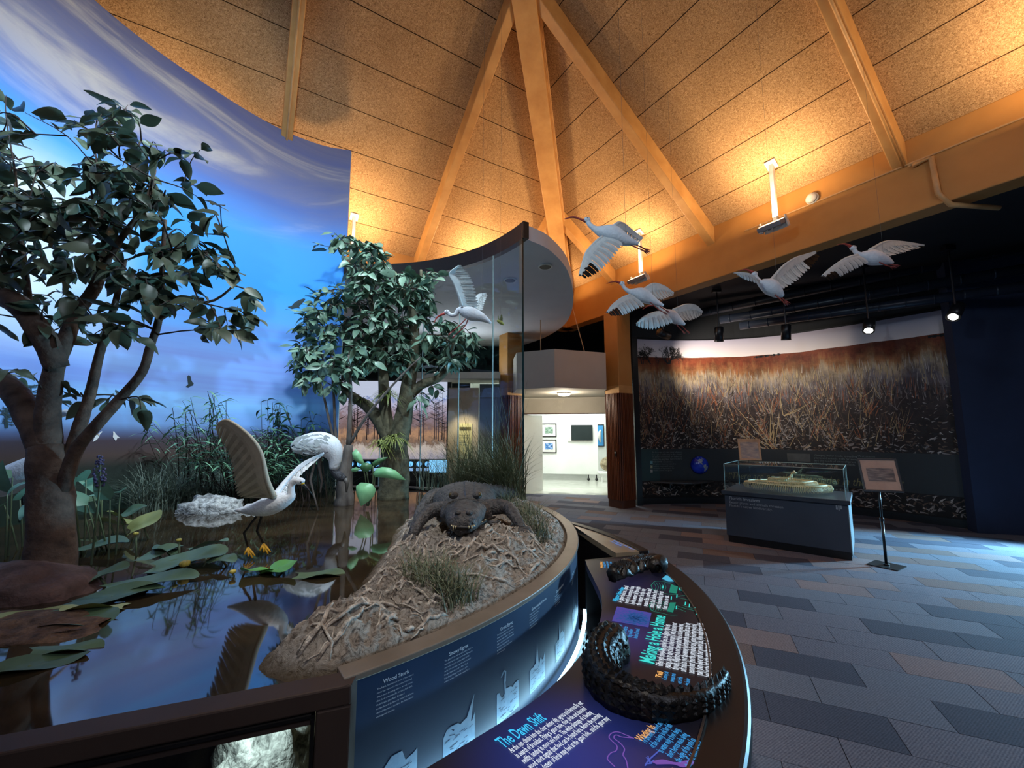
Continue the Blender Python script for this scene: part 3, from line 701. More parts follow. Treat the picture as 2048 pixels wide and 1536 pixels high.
MB().prism([(x.x, x.y) for x in arcp(A_R - 0.003, A_R + 0.002, DR - 0.032, 1) + arcp(A_R - 0.003, A_R + 0.002, DR - 0.014, 1)[::-1]], 0.855, ZC + 0.1).build('glass_edge', pm('dark_glass_edge', srgb(24, 44, 44), 0.2, scale=5), gs)

# trough and LED strip between the diorama and the reading table
TZ = 0.725; TC = Vector((-1.55, 2.80, 0)); TR = 2.69
tin = spline([(-0.85, 0.75, 0), (-0.5, 1.03, 0), (-0.22, 1.27, 0), (0.10, 1.57, 0), (0.30, 1.86, 0), (0.43, 2.14, 0), (0.50, 2.43, 0), (0.515, 2.7, 0), (0.52, 2.95, 0), (0.53, 3.09, 0)], 6)
trf = [p + (p - DC).normalized() * 0.08 for p in tin]
wl = arcp(A_F - 0.25, dang(0.515, 3.25), DR - 0.01, 30)
mk('trough_floor', [(p.x, p.y, 0.20) for p in trf] + [(p.x, p.y, 0.20) for p in wl[::-1]], [tuple(range(len(trf) + len(wl)))], pm('trough_white', srgb(200, 206, 208), 0.5, scale=4), dio)
M_LED = em('led_strip_glow', (0.42, 0.80, 1.0), 22.0)
led = arcp(A_F + 0.03, dang(0.5, 3.2), DR + 0.035, 50); led2 = arcp(A_F + 0.03, dang(0.5, 3.2), DR + 0.06, 50); nl = len(led)
mk('led_strip', [(p.x, p.y, 0.355) for p in led] + [(p.x, p.y, 0.355) for p in led2], [(i, i + 1, nl + i + 1, nl + i) for i in range(nl - 1)], M_LED, dio)

# etched bird pictures and lettering on the graphic panel
M_ETCH = pm('panel_print_pale', srgb(140, 172, 200), 0.45, col2=srgb(110, 146, 180), scale=14)
M_LETW = pm('panel_lettering', srgb(206, 216, 226), 0.5, col2=srgb(200, 210, 220), scale=4)
def cyl(px, py):
    """meet the sight line with the panel cylinder -> (angle, z)"""
    r = ray(px, py); ox, oy = -DC.x, -DC.y
    a = r.x ** 2 + r.y ** 2; b = 2 * (ox * r.x + oy * r.y); c = ox * ox + oy * oy - DR * DR
    t = (-b - math.sqrt(max(b * b - 4 * a * c, 0))) / (2 * a); P = Vector((0, 0, EYE)) + r * t
    return dang(P.x, P.y), P.z
def cmap(a0, z0, lift=0.0010): return lambda x, y: dp(a0 + x / DR, DR + lift, z0 + y)
BIO = [('Wood Stork', 766, 1367, ['The black, featherless head of the wood', 'stork has earned it the name ironhead.', 'Often seen foraging alone, wood storks', 'also feed communally, herding fish with', 'their bright pink feet. Drained', 'wetlands and declines in water flow have', 'caused the wood stork to be listed as an', 'endangered species.']),
       ('Snowy Egret', 898, 1312, ['The graceful snowy egret feeds in shallow', 'water along the edge in a butterfly way to', 'entice fish that it catches with its bill.', 'early 20th century, egrets were hunted', 'for the feathers used in hats. Their', 'breeding plumage; today they offer', 'visitors some of the high beauty here.']),
       ('Great Egret', 1000, 1262, ['The tall great egret is seen wading', 'slowly or standing in the pond as it', 'hunts in shallow waters. The wings', 'span more than four feet. Its yellow', 'bill and its long black legs', 'distinguish it from other herons', 'and white egrets.']),
       ('Green-backed Heron', 1063, 1222, ['The green-backed heron stands', 'crouched at the water edge', 'and waits for its prey of', 'fish or frogs. It may also', 'drop bait onto the water.', 'Small and well hidden.']),
       ('Great Blue Heron', 1112, 1187, ['The great blue heron is the', 'largest of the herons here.', 'It stalks fish, frogs and', 'snakes by day and night,', 'alone or in small groups.']),
       ('White Ibis', 1144, 1152, ['White ibis probe the mud', 'with long curved bills for', 'crayfish, then fly to', 'roost at dusk.'])]
for k, (ttl, px, py, lines) in enumerate(BIO):
    a0, z0 = cyl(px, py); tb1 = MB()
    put_text(tb1, ttl, 0.0190, cmap(a0, z0), bold=0.012)
    put_text(tb1, '\n'.join(lines), 0.0084, cmap(a0 - 0.008, z0 - 0.0135), spacing=1.5, res=1)
    tb1.build('panel_lettering', M_LETW, dio)
    # picture under the text
    w_, hgt = 0.16, 0.125; eb = MB(); zb = 0.40; aa = a0 - 0.008
    rnd = random.Random(k)
    top = [(x / 10 * w_, hgt * (0.75 + 0.25 * rnd.random())) for x in range(11)]
    for (x0, y0), (x1, y1) in zip(top[:-1], top[1:]): eb.add([cmap(aa, zb)(x0, 0), cmap(aa, zb)(x1, 0), cmap(aa, zb)(x1, y1), cmap(aa, zb)(x0, y0)], [(0, 1, 2, 3)])
    f = cmap(aa, zb, 0.0014)
    if k == 1:   # raised wing
        for tri in ([(0.10, 0.09), (0.155, 0.19), (0.135, 0.08)], [(0.02, 0.125), (0.07, 0.12), (0.105, 0.09), (0.085, 0.075), (0.06, 0.10)]): eb.add([f(*t) for t in tri], [tuple(range(len(tri)))])
    elif k == 0:
        eb.add([f(x, y) for x, y in [(0.01, 0.05), (0.02, 0.10), (0.06, 0.14), (0.10, 0.14), (0.12, 0.09), (0.13, 0.04)]], [(0, 1, 2, 3, 4, 5)])
    elif k == 2:
        pts = [(0.075, 0.04), (0.06, 0.08), (0.055, 0.15), (0.06, 0.19), (0.05, 0.20), (0.03, 0.18)]
        for (x0, y0), (x1, y1) in zip(pts[:-1], pts[1:]): eb.add([f(x0 - 0.006, y0), f(x0 + 0.006, y0), f(x1 + 0.004, y1), f(x1 - 0.004, y1)], [(0, 1, 2, 3)])
        eb.add([f(x, y) for x, y in [(0.06, 0.03), (0.07, 0.075), (0.10, 0.085), (0.14, 0.05), (0.15, 0.03)]], [(0, 1, 2, 3, 4)])
    else:
        eb.add([f(x, y) for x, y in [(0.05, 0.05), (0.06, 0.12), (0.075, 0.2), (0.085, 0.12), (0.11, 0.06)]], [(0, 1, 2, 3, 4)])
    eb.build('etched_picture', M_ETCH, dio)
    # dark scratches in the picture
    sb = MB()
    for q in range(26):
        x, y = rnd.uniform(0.005, w_ - 0.03), rnd.uniform(0.004, hgt * 0.75); l_, dy = rnd.uniform(0.008, 0.03), rnd.uniform(-0.008, 0.008)
        g = cmap(aa, zb, 0.0018); sb.add([g(x, y), g(x + l_, y + dy), g(x + l_, y + dy + 0.0022), g(x, y + 0.0022)], [(0, 1, 2, 3)])
    sb.build('picture_hatching', M_PANEL, dio)

# ------------------------------------------------------------------ reading table
tbl = thing('reading_table', 'black crescent reading table with glowing text panels', 'table', (0.9, 2.4, 0))
def table_mat():
    m, nt, out = nodes_of('backlit_table_print')
    b = N(nt, 'ShaderNodeBsdfPrincipled', i_Roughness=0.3); b.inputs['Base Color'].default_value = (0.010, 0.010, 0.014, 1); b.inputs['Specular IOR Level'].default_value = 0.25
    tc = N(nt, 'ShaderNodeTexCoord')
    def blob(c, r):
        mp = N(nt, 'ShaderNodeVectorMath', operation='DISTANCE'); L(nt, tc.outputs['Object'], mp.inputs[0]); mp.inputs[1].default_value = c
        mr = N(nt, 'ShaderNodeMapRange', i_From_Min=0.0, i_From_Max=r, i_To_Min=1.0, i_To_Max=0.0); mr.interpolation_type = 'SMOOTHSTEP'; L(nt, mp.outputs['Value'], mr.inputs['Value']); return mr.outputs[0]
    b1 = blob((0.17, 1.28, TZ), 0.42); b2 = blob((0.52, 2.0, TZ), 0.30); b3 = blob((0.72, 2.62, TZ), 0.35)
    mx = N(nt, 'ShaderNodeMix', data_type='RGBA'); mx.inputs[6].default_value = (0.003, 0.003, 0.006, 1); mx.inputs[7].default_value = (0.012, 0.026, 0.19, 1); L(nt, b1, mx.inputs[0])
    m2 = N(nt, 'ShaderNodeMix', data_type='RGBA'); L(nt, b2, m2.inputs[0]); L(nt, mx.outputs[2], m2.inputs[6]); m2.inputs[7].default_value = (0.022, 0.016, 0.10, 1)
    m3 = N(nt, 'ShaderNodeMix', data_type='RGBA'); L(nt, b3, m3.inputs[0]); L(nt, m2.outputs[2], m3.inputs[6]); m3.inputs[7].default_value = (0.010, 0.008, 0.035, 1)
    L(nt, m3.outputs[2], b.inputs['Emission Color']); b.inputs['Emission Strength'].default_value = 1.0
    L(nt, b.outputs[0], out.inputs[0]); return m
def tp(a, r=TR): return Vector((TC.x + r * math.cos(a), TC.y + r * math.sin(a), 0))
def ta(x, y): return math.atan2(y - TC.y, x - TC.x)
a_end = ta(0.95, 3.23); a_st = ta(-0.45, 0.35)
oarc = [tp(lerp(a_st, a_end, i / 40)) for i in range(41)]
oin = [tp(lerp(a_st, a_end, i / 40), TR - 0.14) for i in range(41)]
M_TBLK = pm('black_table_lacquer', srgb(24, 22, 24), 0.42, col2=srgb(20, 18, 20), scale=5, spec=0.3)
o = MB().prism([(p.x, p.y) for p in oin] + [(p.x, p.y) for p in tin[::-1]], TZ - 0.05, TZ).build('lit_top', table_mat(), tbl)
o = MB().prism([(p.x, p.y) for p in oarc] + [(p.x, p.y) for p in oin[::-1]], TZ - 0.06, TZ + 0.004).build('edge_band', M_TBLK, tbl); bevel(o, 0.02, 3)
gr0 = [tp(lerp(a_st, a_end, i / 40), TR - 0.128) for i in range(41)]; gr1 = [tp(lerp(a_st, a_end, i / 40), TR - 0.135) for i in range(41)]
MB().prism([(p.x, p.y) for p in gr0] + [(p.x, p.y) for p in gr1[::-1]], TZ, TZ + 0.007).build('edge_bead', pm('bead_metal', srgb(96, 88, 84), 0.35, 0.6), tbl)
sk = [tp(lerp(a_st, a_end, i / 40), TR - 0.03) for i in range(41)]
mk('skirt', [(p.x, p.y, z) for z in (0.0, TZ - 0.05) for p in sk], [(i, i + 1, 41 + i + 1, 41 + i) for i in range(40)], M_TBLK, tbl, True)
MB().prism([(p.x, p.y) for p in (tin[-1], oarc[-1], oarc[-1] + Vector((-0.01, 0.03, 0)), tin[-1] + Vector((0, 0.03, 0)))], 0.0, TZ).build('end_panel', M_TBLK, tbl)
# second table beyond; the warm reflection on its top is painted in as tan
t2 = thing('side_table', 'low wedge table with a pale lit top beyond the reading table', 'table', (0.75, 4.0, 0))
b0 = ta(0.93, 3.33); b1 = ta(0.38, 5.25)
o2 = [tp(lerp(b0, b1, i / 24)) for i in range(25)]; o3 = [tp(lerp(b0, b1, i / 24), TR - 0.09) for i in range(25)]
inn2 = [(0.40, 5.15), (0.55, 4.72), (0.60, 4.3), (0.70, 3.75), (0.80, 3.30)]
M_TAN = pm('table_reflection_tan', srgb(150, 136, 112), 0.3, col2=srgb(132, 118, 98), scale=4)
MB().prism([(p.x, p.y) for p in o3] + inn2, TZ - 0.05, TZ - 0.004).build('table_top', M_TAN, t2)
bevel(MB().prism([(p.x, p.y) for p in o2] + [(p.x, p.y) for p in o3[::-1]], TZ - 0.06, TZ + 0.004).build('edge_band', M_TBLK, t2), 0.015, 3)
sk = [tp(lerp(b0, b1, i / 24), TR - 0.03) for i in range(25)]
mk('skirt', [(p.x, p.y, z) for z in (0.0, TZ - 0.05) for p in sk], [(i, i + 1, 25 + i + 1, 25 + i) for i in range(24)], M_TBLK, t2, True)
mk('inner_skirt', [(x, y, z) for z in (0.0, TZ - 0.05) for x, y in inn2], [(i, i + 1, 6 + i, 5 + i) for i in range(4)], M_TBLK, t2)
e0, e1 = onz(1225, 1082, TZ), onz(1252, 1094, TZ); ex = (e1 - e0).normalized(); ey = ZX.cross(ex)
tb1 = MB(); put_text(tb1, 'Moving on the waves\nof a tidal flat', 0.034, plane_map(e0 + ZX * 0.004, ex, ey), res=1, bold=0.01); tb1.build('lit_lettering', em('letter_blue', (0.10, 0.30, 0.9), 0.9), t2)

# glowing print on the reading table
E_CY = em('print_cyan', (0.05, 0.50, 0.85), 1.15); E_WH = em('print_white', (0.80, 0.88, 1.0), 0.95); E_OR = em('print_orange', (1.0, 0.50, 0.16), 0.9)
E_TQ = em('print_turquoise', (0.06, 0.72, 0.66), 1.0); E_BL = em('print_blue', (0.06, 0.36, 0.80), 0.9); E_PU = em('print_violet_line', (0.26, 0.12, 0.55), 0.7); E_GR = em('print_green_line', (0.04, 0.40, 0.28), 0.55)
def tframe(p0, p1):
    a, b = onz(*p0, TZ), onz(*p1, TZ); ex = (b - a); ln = ex.length; ex.normalize(); return a, ex, ZX.cross(ex), ln
def tprint(name, mat, p0, p1, txt, size=None, fit=True, lift=0.003, **kw):
    a, ex, ey, ln = tframe(p0, p1); v, f = text_geo(txt, 1.0, **kw)
    wd = max(x for x, y in v); k = (ln / wd) if size is None else size
    sx = ln / wd if fit else k
    mk(name, [a + ex * (x * sx) + ey * (y * (size or k)) + ZX * lift for x, y in v], f, mat, tbl)
tprint('lit_heading', E_CY, (1008, 1499), (1094, 1440), 'The Dawn Shift', 0.066, bold=0.012)
tprint('lit_paragraph', E_WH, (1024, 1508), (1168, 1408), 'As the sun climbs into the clear winter sky, egrets and herons fly out\nin search of breakfast. Flying a \'gator hole, they circle and descend\nswiftly, landing in more and more. The white plumage of a feeding\nwood stork signals that food can be found here. Before the morning\nends, dozens of birds may feed at the \'gator hole... and the \'gator may\nfeed, too!', 0.031, res=1, bold=0.015, spacing=0.85)
tprint('lit_heading', E_TQ, (1308, 1330), (1331, 1234), 'Making a Hole a Home', 0.085, bold=0.02)
tprint('lit_paragraph', E_WH, (1325, 1335), (1343, 1237), 'Gifted with shovel-like, webbed feet, the alligator digs a den\nrearing. Day by day it builds a hole around it, with mud and root\nthrough. Alligators do not have all their hide in it: they need wet,\nsoft mud to root the waving hole through the season. But as the dry\nseason heat dries the surrounding land, gators live in their pools and\nmake them deeper with their powerful tails. When wading birds and fish\nhead for the last of the water they turn the den into a busy, wild\nfeeding spot - collecting around, with the whole world about.', 0.040, res=1, bold=0.018, spacing=0.72)
tprint('lit_heading', E_CY, (1233, 1204), (1249, 1176), 'Alligator Hole-ology', 0.036, bold=0.02)
tprint('lit_paragraph', E_WH, (1244, 1206), (1258, 1172), 'A gator hole is a small\npond in the marsh that\nholds water all through\nthe winter. In the dry\nseason fish, turtles and\nsnails find shelter here\nwith the wading birds\nthat come to eat.', 0.040, res=1, bold=0.02, spacing=0.82)
tprint('lit_caption', E_BL, (1214, 1267), (1222, 1247), 'Aerial view of a\ngator hole in the\nsawgrass marsh of\nthe park with its\nring of willow\nbushes all round.', 0.030, res=1, bold=0.02, spacing=0.9)
tprint('lit_caption', E_OR, (1322, 1358), (1326, 1346), 'Tail', 0.030, res=1, bold=0.03)
tprint('lit_caption', E_BL, (1333, 1362), (1337, 1346), 'A strong tail\nsweeps mud\nout of the\nden below', 0.026, res=1, bold=0.02)
tprint('lit_heading', E_OR, (1284, 1486), (1312, 1457), 'Wading In', 0.036, bold=0.015)
tprint('lit_paragraph', E_BL, (1292, 1490), (1331, 1444), 'To the north, wood storks\nof the colony look for fish\nin water only a foot deep;\nshort herons wade along\nthe edge of the pond so\nthat all of them can feed.', 0.030, res=1, bold=0.02, spacing=0.85)
tprint('lit_caption', E_OR, (1206, 1136), (1204, 1124), 'Hatchling', 0.026, res=1, bold=0.03)
tprint('lit_caption', E_BL, (1212, 1137), (1209, 1123), 'Young gators\nstay near their\nmother at the\nhole', 0.024, res=1, bold=0.02)
tprint('lit_caption', E_BL, (1345, 1153), (1337, 1143), 'Crayfish\nand eggs', 0.05, res=1, bold=0.03)
# backlit picture
def tquad(name, mat, pts, lift=0.003):
    v = [onz(*p, TZ) + ZX * lift for p in pts]; return mk(name, v, [tuple(range(len(v)))], mat, tbl)
def photo_mat():
    m, nt, out = nodes_of('backlit_marsh_photo'); e = N(nt, 'ShaderNodeEmission', i_Strength=0.55)
    tc = N(nt, 'ShaderNodeTexCoord'); d = N(nt, 'ShaderNodeVectorMath', operation='DISTANCE'); L(nt, tc.outputs['Object'], d.inputs[0]); d.inputs[1].default_value = tuple(onz(1272, 1238, TZ))
    no = N(nt, 'ShaderNodeTexNoise', i_Scale=70.0, i_Detail=5.0); L(nt, tc.outputs['Object'], no.inputs['Vector'])
    s_ = N(nt, 'ShaderNodeMath', operation='MULTIPLY_ADD'); s_.inputs[1].default_value = 0.22; L(nt, no.outputs[0], s_.inputs[0]); L(nt, d.outputs['Value'], s_.inputs[2])
    r = ramp(nt, [(0.08, srgb(30, 46, 90)), (0.15, srgb(60, 110, 190)), (0.2, srgb(104, 98, 200)), (0.4, srgb(126, 104, 200))]); L(nt, s_.outputs[0], r.inputs[0]); L(nt, r.outputs[0], e.inputs[0]); L(nt, e.outputs[0], out.inputs[0]); return m
tquad('backlit_photo', photo_mat(), [(1224, 1243), (1234, 1214), (1303, 1227), (1297, 1256)])
tquad('backlit_strip', E_OR, [(1236, 1131), (1282, 1117), (1286, 1119), (1242, 1134)])
tquad('backlit_beetle_picture', em('beetle_cyan', (0.1, 0.5, 0.75), 0.9), [(1324, 1158), (1331, 1152), (1345, 1154), (1349, 1164), (1337, 1164)])
tquad('backlit_beetle_picture', em('beetle_amber', (0.9, 0.55, 0.28), 0.8), [(1345, 1154), (1356, 1154), (1364, 1158), (1360, 1164), (1349, 1164)])
lb = MB()
def tline(pts, wd=0.0035, closed=False):
    v = [onz(*p, TZ) + ZX * 0.003 for p in pts]; v = spline(v, 5)
    for a, b in zip(v[:-1], v[1:]):
        d = (b - a); 
        if d.length < 1e-6: continue
        s_ = d.normalized().cross(ZX) * wd / 2; lb.add([a - s_, b - s_, b + s_, a + s_], [(0, 1, 2, 3)])
def flush(name, mat):
    global lb
    lb.build(name, mat, tbl); lb = MB()
tline([(1230, 1536), (1215, 1520), (1222, 1508), (1232, 1504), (1234, 1494), (1224, 1484), (1218, 1476), (1224, 1468), (1236, 1466), (1252, 1472), (1268, 1479)])
tline([(1266, 1478), (1244, 1476), (1232, 1472), (1228, 1478), (1240, 1488), (1249, 1500), (1246, 1512), (1252, 1522), (1256, 1540)])
flush('lit_heron_drawing', E_PU)
tline([(1290, 1534), (1298, 1522), (1318, 1504)], 0.004); tline([(1292, 1517), (1304, 1528), (1292, 1530)]); tline([(1296, 1514), (1300, 1528), (1308, 1522)])
flush('lit_dragonfly_drawing', em('print_indigo_line', (0.10, 0.14, 0.62), 0.8))
for k in range(5): tline([(1304 + 2 * k, 1526 + k), (1326 + 5 * k, 1522 + 2 * k), (1352 + 4 * k, 1528 + 2 * k), (1380 + 3 * k, 1524 + k), (1412, 1532)], 0.004)
flush('lit_water_drawing', E_PU)
for sx, sy, sc_ in ((1300, 1172, 1.0), (1296, 1212, 1.05)):
    g = lambda x, y: (sx + x * sc_, sy + y * sc_)
    tline([g(2, 0), g(10, -8), g(26, -8), g(44, -2), g(58, 6), g(72, 12)]); tline([g(2, 0), g(8, 10), g(24, 14), g(40, 18), g(56, 18)])
    for k in range(5): tline([g(8 + 5 * k, -5), g(12 + 5 * k, 3), g(9 + 5 * k, 10)], 0.002)
tline([(1352, 1195), (1372, 1192), (1398, 1200), (1416, 1214), (1418, 1222), (1400, 1224), (1370, 1218), (1352, 1212)]); tline([(1360, 1197), (1380, 1202), (1402, 1210)]); tline([(1366, 1212), (1386, 1218), (1410, 1219)])
flush('lit_den_drawing', E_GR)
tquad('lit_green_panel', E_GR, [(1342, 1170), (1356, 1174), (1353, 1188), (1338, 1186)]); tquad('lit_green_panel', E_GR, [(1340, 1206), (1352, 1206), (1346, 1226), (1334, 1224)])
for x, y in ((1325, 1175), (1358, 1178), (1362, 1179), (1378, 1182), (1342, 1197), (1353, 1193), (1352, 1216), (1392, 1228), (1370, 1208), (1378, 1212), (1390, 1214), (1410, 1212)):
    tquad('lit_scale_mark', E_TQ, [(x, y - 3), (x + 2, y - 3), (x + 1.4, y + 3), (x - 0.6, y + 3)])
# ------------------------------------------------------------------ burnt-marsh photo mural on the far curved wall
mp_ = spline([(2.86, 9.62, 0), (3.9, 9.78, 0), (4.95, 9.74, 0), (5.75, 9.5, 0), (6.4, 9.05, 0), (7.05, 8.3, 0), (7.55, 7.62, 0), (7.92, 7.08, 0)], 8)
ms = [0.0]
for i in range(1, len(mp_)): ms.append(ms[-1] + (mp_[i] - mp_[i - 1]).length)
MLEN = ms[-1]; MZ0, MZ1 = 0.14, 3.84
def mpt(s_, z, lift=0.0):
    s_ = min(max(s_, 0), MLEN)
    for i in range(1, len(ms)):
        if s_ <= ms[i]: break
    t = (s_ - ms[i - 1]) / (ms[i] - ms[i - 1]); p = mp_[i - 1].lerp(mp_[i], t); d = (mp_[i] - mp_[i - 1]).normalized(); nn = Vector((d.y, -d.x, 0))
    if nn.y > 0: nn = -nn
    return Vector((p.x, p.y, z)) + nn * lift
def mhit(px, py):
    """arc length and height where the sight line meets the mural"""
    r = ray(px, py); best = (1e9, 0, 0)
    for i in range(1, len(mp_)):
        a, b = mp_[i - 1], mp_[i]; d = b - a; det = r.x * (-d.y) + d.x * r.y
        t = (a.x * (-d.y) + d.x * a.y) / det; k = (r.x * a.y - r.y * a.x) / det
        if -0.02 <= k <= 1.02: return ms[i - 1] + k * d.length, EYE + r.z * t
    return MLEN, EYE
BAND0, BAND1 = mhit(1290, 962)[1], mhit(1290, 898)[1]
HZ = mhit(1500, 712)[1]
def marsh_mat():
    m, nt, out = nodes_of('burnt_marsh_photo_print')
    b = N(nt, 'ShaderNodeBsdfPrincipled', i_Roughness=0.6); b.inputs['Specular IOR Level'].default_value = 0.3
    u = N(nt, 'ShaderNodeUVMap'); sp = N(nt, 'ShaderNodeSeparateXYZ'); L(nt, u.outputs[0], sp.inputs[0])
    n1 = N(nt, 'ShaderNodeTexNoise', i_Scale=3.0, i_Detail=6.0, i_Roughness=0.7)
    mp = N(nt, 'ShaderNodeMapping'); mp.inputs['Scale'].default_value = (5.0, 0.8, 1); L(nt, u.outputs[0], mp.inputs[0]); L(nt, mp.outputs[0], n1.inputs['Vector'])
    v2 = N(nt, 'ShaderNodeMath', operation='MULTIPLY_ADD'); v2.inputs[1].default_value = 0.30; L(nt, n1.outputs[0], v2.inputs[0]); L(nt, sp.outputs[1], v2.inputs[2])
    o_ = 0.15   # mean of the noise term
    z = lambda q: (q / 4.0) + o_
    r = ramp(nt, [(z(0.2), srgb(34, 30, 28)), (z(1.6), srgb(52, 42, 38)), (z(2.3), srgb(72, 62, 62)), (z(2.65), srgb(120, 112, 118)), (z(2.92), srgb(176, 158, 132)), (z(3.08), srgb(150, 104, 66)), (z(3.3), srgb(124, 62, 38))])
    L(nt, v2.outputs[0], r.inputs[0])
    n2 = N(nt, 'ShaderNodeTexNoise', i_Scale=9.0, i_Detail=8.0, i_Roughness=0.75); L(nt, u.outputs[0], n2.inputs['Vector'])
    r2 = ramp(nt, [(0.4, (0.5, 0.48, 0.46)), (0.6, (1.1, 1.05, 1.0))]); L(nt, n2.outputs[0], r2.inputs[0])
    mx = N(nt, 'ShaderNodeMix', data_type='RGBA', blend_type='MULTIPLY'); mx.inputs[0].default_value = 1; L(nt, r.outputs[0], mx.inputs[6]); L(nt, r2.outputs[0], mx.inputs[7])
    # sky above the horizon
    sk = ramp(nt, [(HZ / 4.0, srgb(226, 214, 208)), (MZ1 / 4.0, srgb(168, 160, 176))]); L(nt, sp.outputs[1], sk.inputs[0])
    n3 = N(nt, 'ShaderNodeTexNoise', i_Scale=6.0, i_Detail=4.0); L(nt, u.outputs[0], n3.inputs['Vector'])
    h1 = N(nt, 'ShaderNodeMath', operation='MULTIPLY_ADD'); h1.inputs[1].default_value = 0.014; L(nt, n3.outputs[0], h1.inputs[0]); L(nt, sp.outputs[1], h1.inputs[2])
    gt = N(nt, 'ShaderNodeMath', operation='GREATER_THAN'); gt.inputs[1].default_value = HZ / 4.0 + 0.007; L(nt, h1.outputs[0], gt.inputs[0])
    x = N(nt, 'ShaderNodeMix', data_type='RGBA'); L(nt, gt.outputs[0], x.inputs[0]); L(nt, mx.outputs[2], x.inputs[6]); L(nt, sk.outputs[0], x.inputs[7])
    L(nt, x.outputs[2], b.inputs['Base Color']); L(nt, b.outputs[0], out.inputs[0]); return m
mm = thing('wall_photo_mural', None, None, (5.4, 9.3, 0)); struct(mm, 'curved wall covered by a photo of burnt marsh grass')
k = len(mp_)
def strip(name, z0, z1, lift, mat, s0=0.0, s1=MLEN, parent=mm, uvz=True, nn=60):
    ss = [lerp(s0, s1, i / nn) for i in range(nn + 1)]
    V = [mpt(q, z, lift) for z in (z0, z1) for q in ss]; U = [(q / 4.0, z / 4.0) for z in (z0, z1) for q in ss]
    return mk(name, V, [(i, i + 1, nn + 2 + i, nn + 1 + i) for i in range(nn)], mat, parent, True, uvs=U)
strip('photo_print', MZ0, MZ1, 0.0, marsh_mat())
M_BAND = pm('dark_info_band', srgb(40, 42, 42), 0.5, col2=srgb(34, 36, 36), scale=1.5)
strip('info_band', BAND0, BAND1, 0.004, M_BAND)
strip('info_band_teal', BAND0, BAND1, 0.006, pm('teal_info_band', srgb(38, 62, 62), 0.5, scale=1), 0.06, mhit(1318, 930)[0])
strip('kick_board', 0.0, MZ0, 0.02, M_BLK)
strip('top_trim', MZ1, MZ1 + 0.03, 0.02, M_BLK)
bb = [mpt(MLEN * i / 30, 0, -0.01) for i in range(31)]; bc = [mpt(MLEN * i / 30, 0, -0.15) for i in range(31)]
MB().prism([(p.x, p.y) for p in bb] + [(p.x, p.y) for p in bc[::-1]], 0, 4.6).build('wall_body', M_BLACKW, mm)
MB().prism([(2.80, 9.45), (2.93, 9.47), (2.93, 9.72), (2.80, 9.72)], 0, MZ1 + 0.02).build('edge_trim', M_BLK, mm)
# the grass and litter of the print, as flat printed shapes
PRM = [pm('print_straw', srgb(196, 168, 120), 0.6, scale=8), pm('print_rust', srgb(168, 100, 62), 0.6, scale=8), pm('print_ash', srgb(150, 140, 134), 0.6, scale=8), pm('print_bone', srgb(196, 184, 172), 0.6, scale=8), pm('print_char', srgb(30, 26, 24), 0.6, scale=8), pm('print_umber', srgb(104, 82, 66), 0.6, scale=8)]
rnd = random.Random(12); pb = MB()
def pblade(s0, z0, s1, z1, w, mi, bend=0.0, lift=0.002):
    a, b = Vector((s0, z0)), Vector((s1, z1)); d = b - a
    if d.length < 1e-4: return
    nn_ = Vector((-d.y, d.x)).normalized(); m_ = (a + b) / 2 + nn_ * bend
    P = [a - nn_ * w / 2, a + nn_ * w / 2, m_ + nn_ * w * 0.4, m_ - nn_ * w * 0.4, b]
    for q in P: q.y = min(max(q.y, 0.16), MZ1 - 0.01); q.x = min(max(q.x, 0.08), MLEN - 0.02)
    pb.add([mpt(q.x, q.y, lift) for q in P], [(0, 1, 2, 3), (3, 2, 4)], mi)
for q in range(1500):          # pale far grass
    s0 = rnd.uniform(0.1, MLEN); z0 = rnd.uniform(2.2, 2.95); f = (z0 - 2.2) / 0.75
    pblade(s0, z0, s0 + rnd.uniform(-0.03, 0.03), z0 + rnd.uniform(0.08, 0.26), 0.009, rnd.choice([0, 0, 3, 2, 5] if f > 0.4 else [2, 5, 4, 1]), lift=0.0015)
for q in range(260):           # tussock stalks
    s0 = rnd.uniform(0.1, MLEN * 0.85); z0 = rnd.uniform(1.25, 2.5); n_ = rnd.randint(3, 7)
    for j in range(n_):
        pblade(s0 + rnd.uniform(-0.04, 0.04), z0, s0 + rnd.uniform(-0.22, 0.22), z0 + rnd.uniform(0.18, 0.6), rnd.uniform(0.006, 0.013), rnd.choice([0, 1, 2, 5, 5, 4]), rnd.uniform(-0.03, 0.03), 0.002)
for q in range(2600):          # litter of ash and leaves
    z0 = BAND1 + (2.55 - BAND1) * rnd.random() ** 1.3; s0 = rnd.uniform(0.08, MLEN); big = 1.3 - 0.85 * (z0 - BAND1) / (2.55 - BAND1); a = rnd.uniform(-0.9, 0.9); l_ = rnd.uniform(0.02, 0.10) * big
    pblade(s0, z0, s0 + l_ * math.cos(a), z0 + l_ * math.sin(a), rnd.uniform(0.008, 0.03) * big, rnd.choice([2, 3, 5, 5, 4, 4, 4]), rnd.uniform(-0.02, 0.02), 0.0025)
for q in range(800):           # litter below the band
    z0 = rnd.uniform(MZ0 + 0.03, BAND0 - 0.03); s0 = rnd.uniform(0.08, MLEN); a = rnd.uniform(-1.2, 1.2); l_ = rnd.uniform(0.03, 0.14)
    pblade(s0, z0, s0 + l_ * math.cos(a), min(z0 + l_ * math.sin(a), BAND0 - 0.01), rnd.uniform(0.008, 0.035), rnd.choice([2, 5, 5, 4, 4, 4, 3]), 0.01, 0.0025)
def stalks(pairs, mi, w=0.014):
    for (a, b) in pairs:
        s0, z0 = mhit(*a); s1, z1 = mhit(*b); pblade(s0, max(z0, BAND1 + 0.005), s1, z1, w, mi, rnd.uniform(-0.02, 0.02), 0.003)
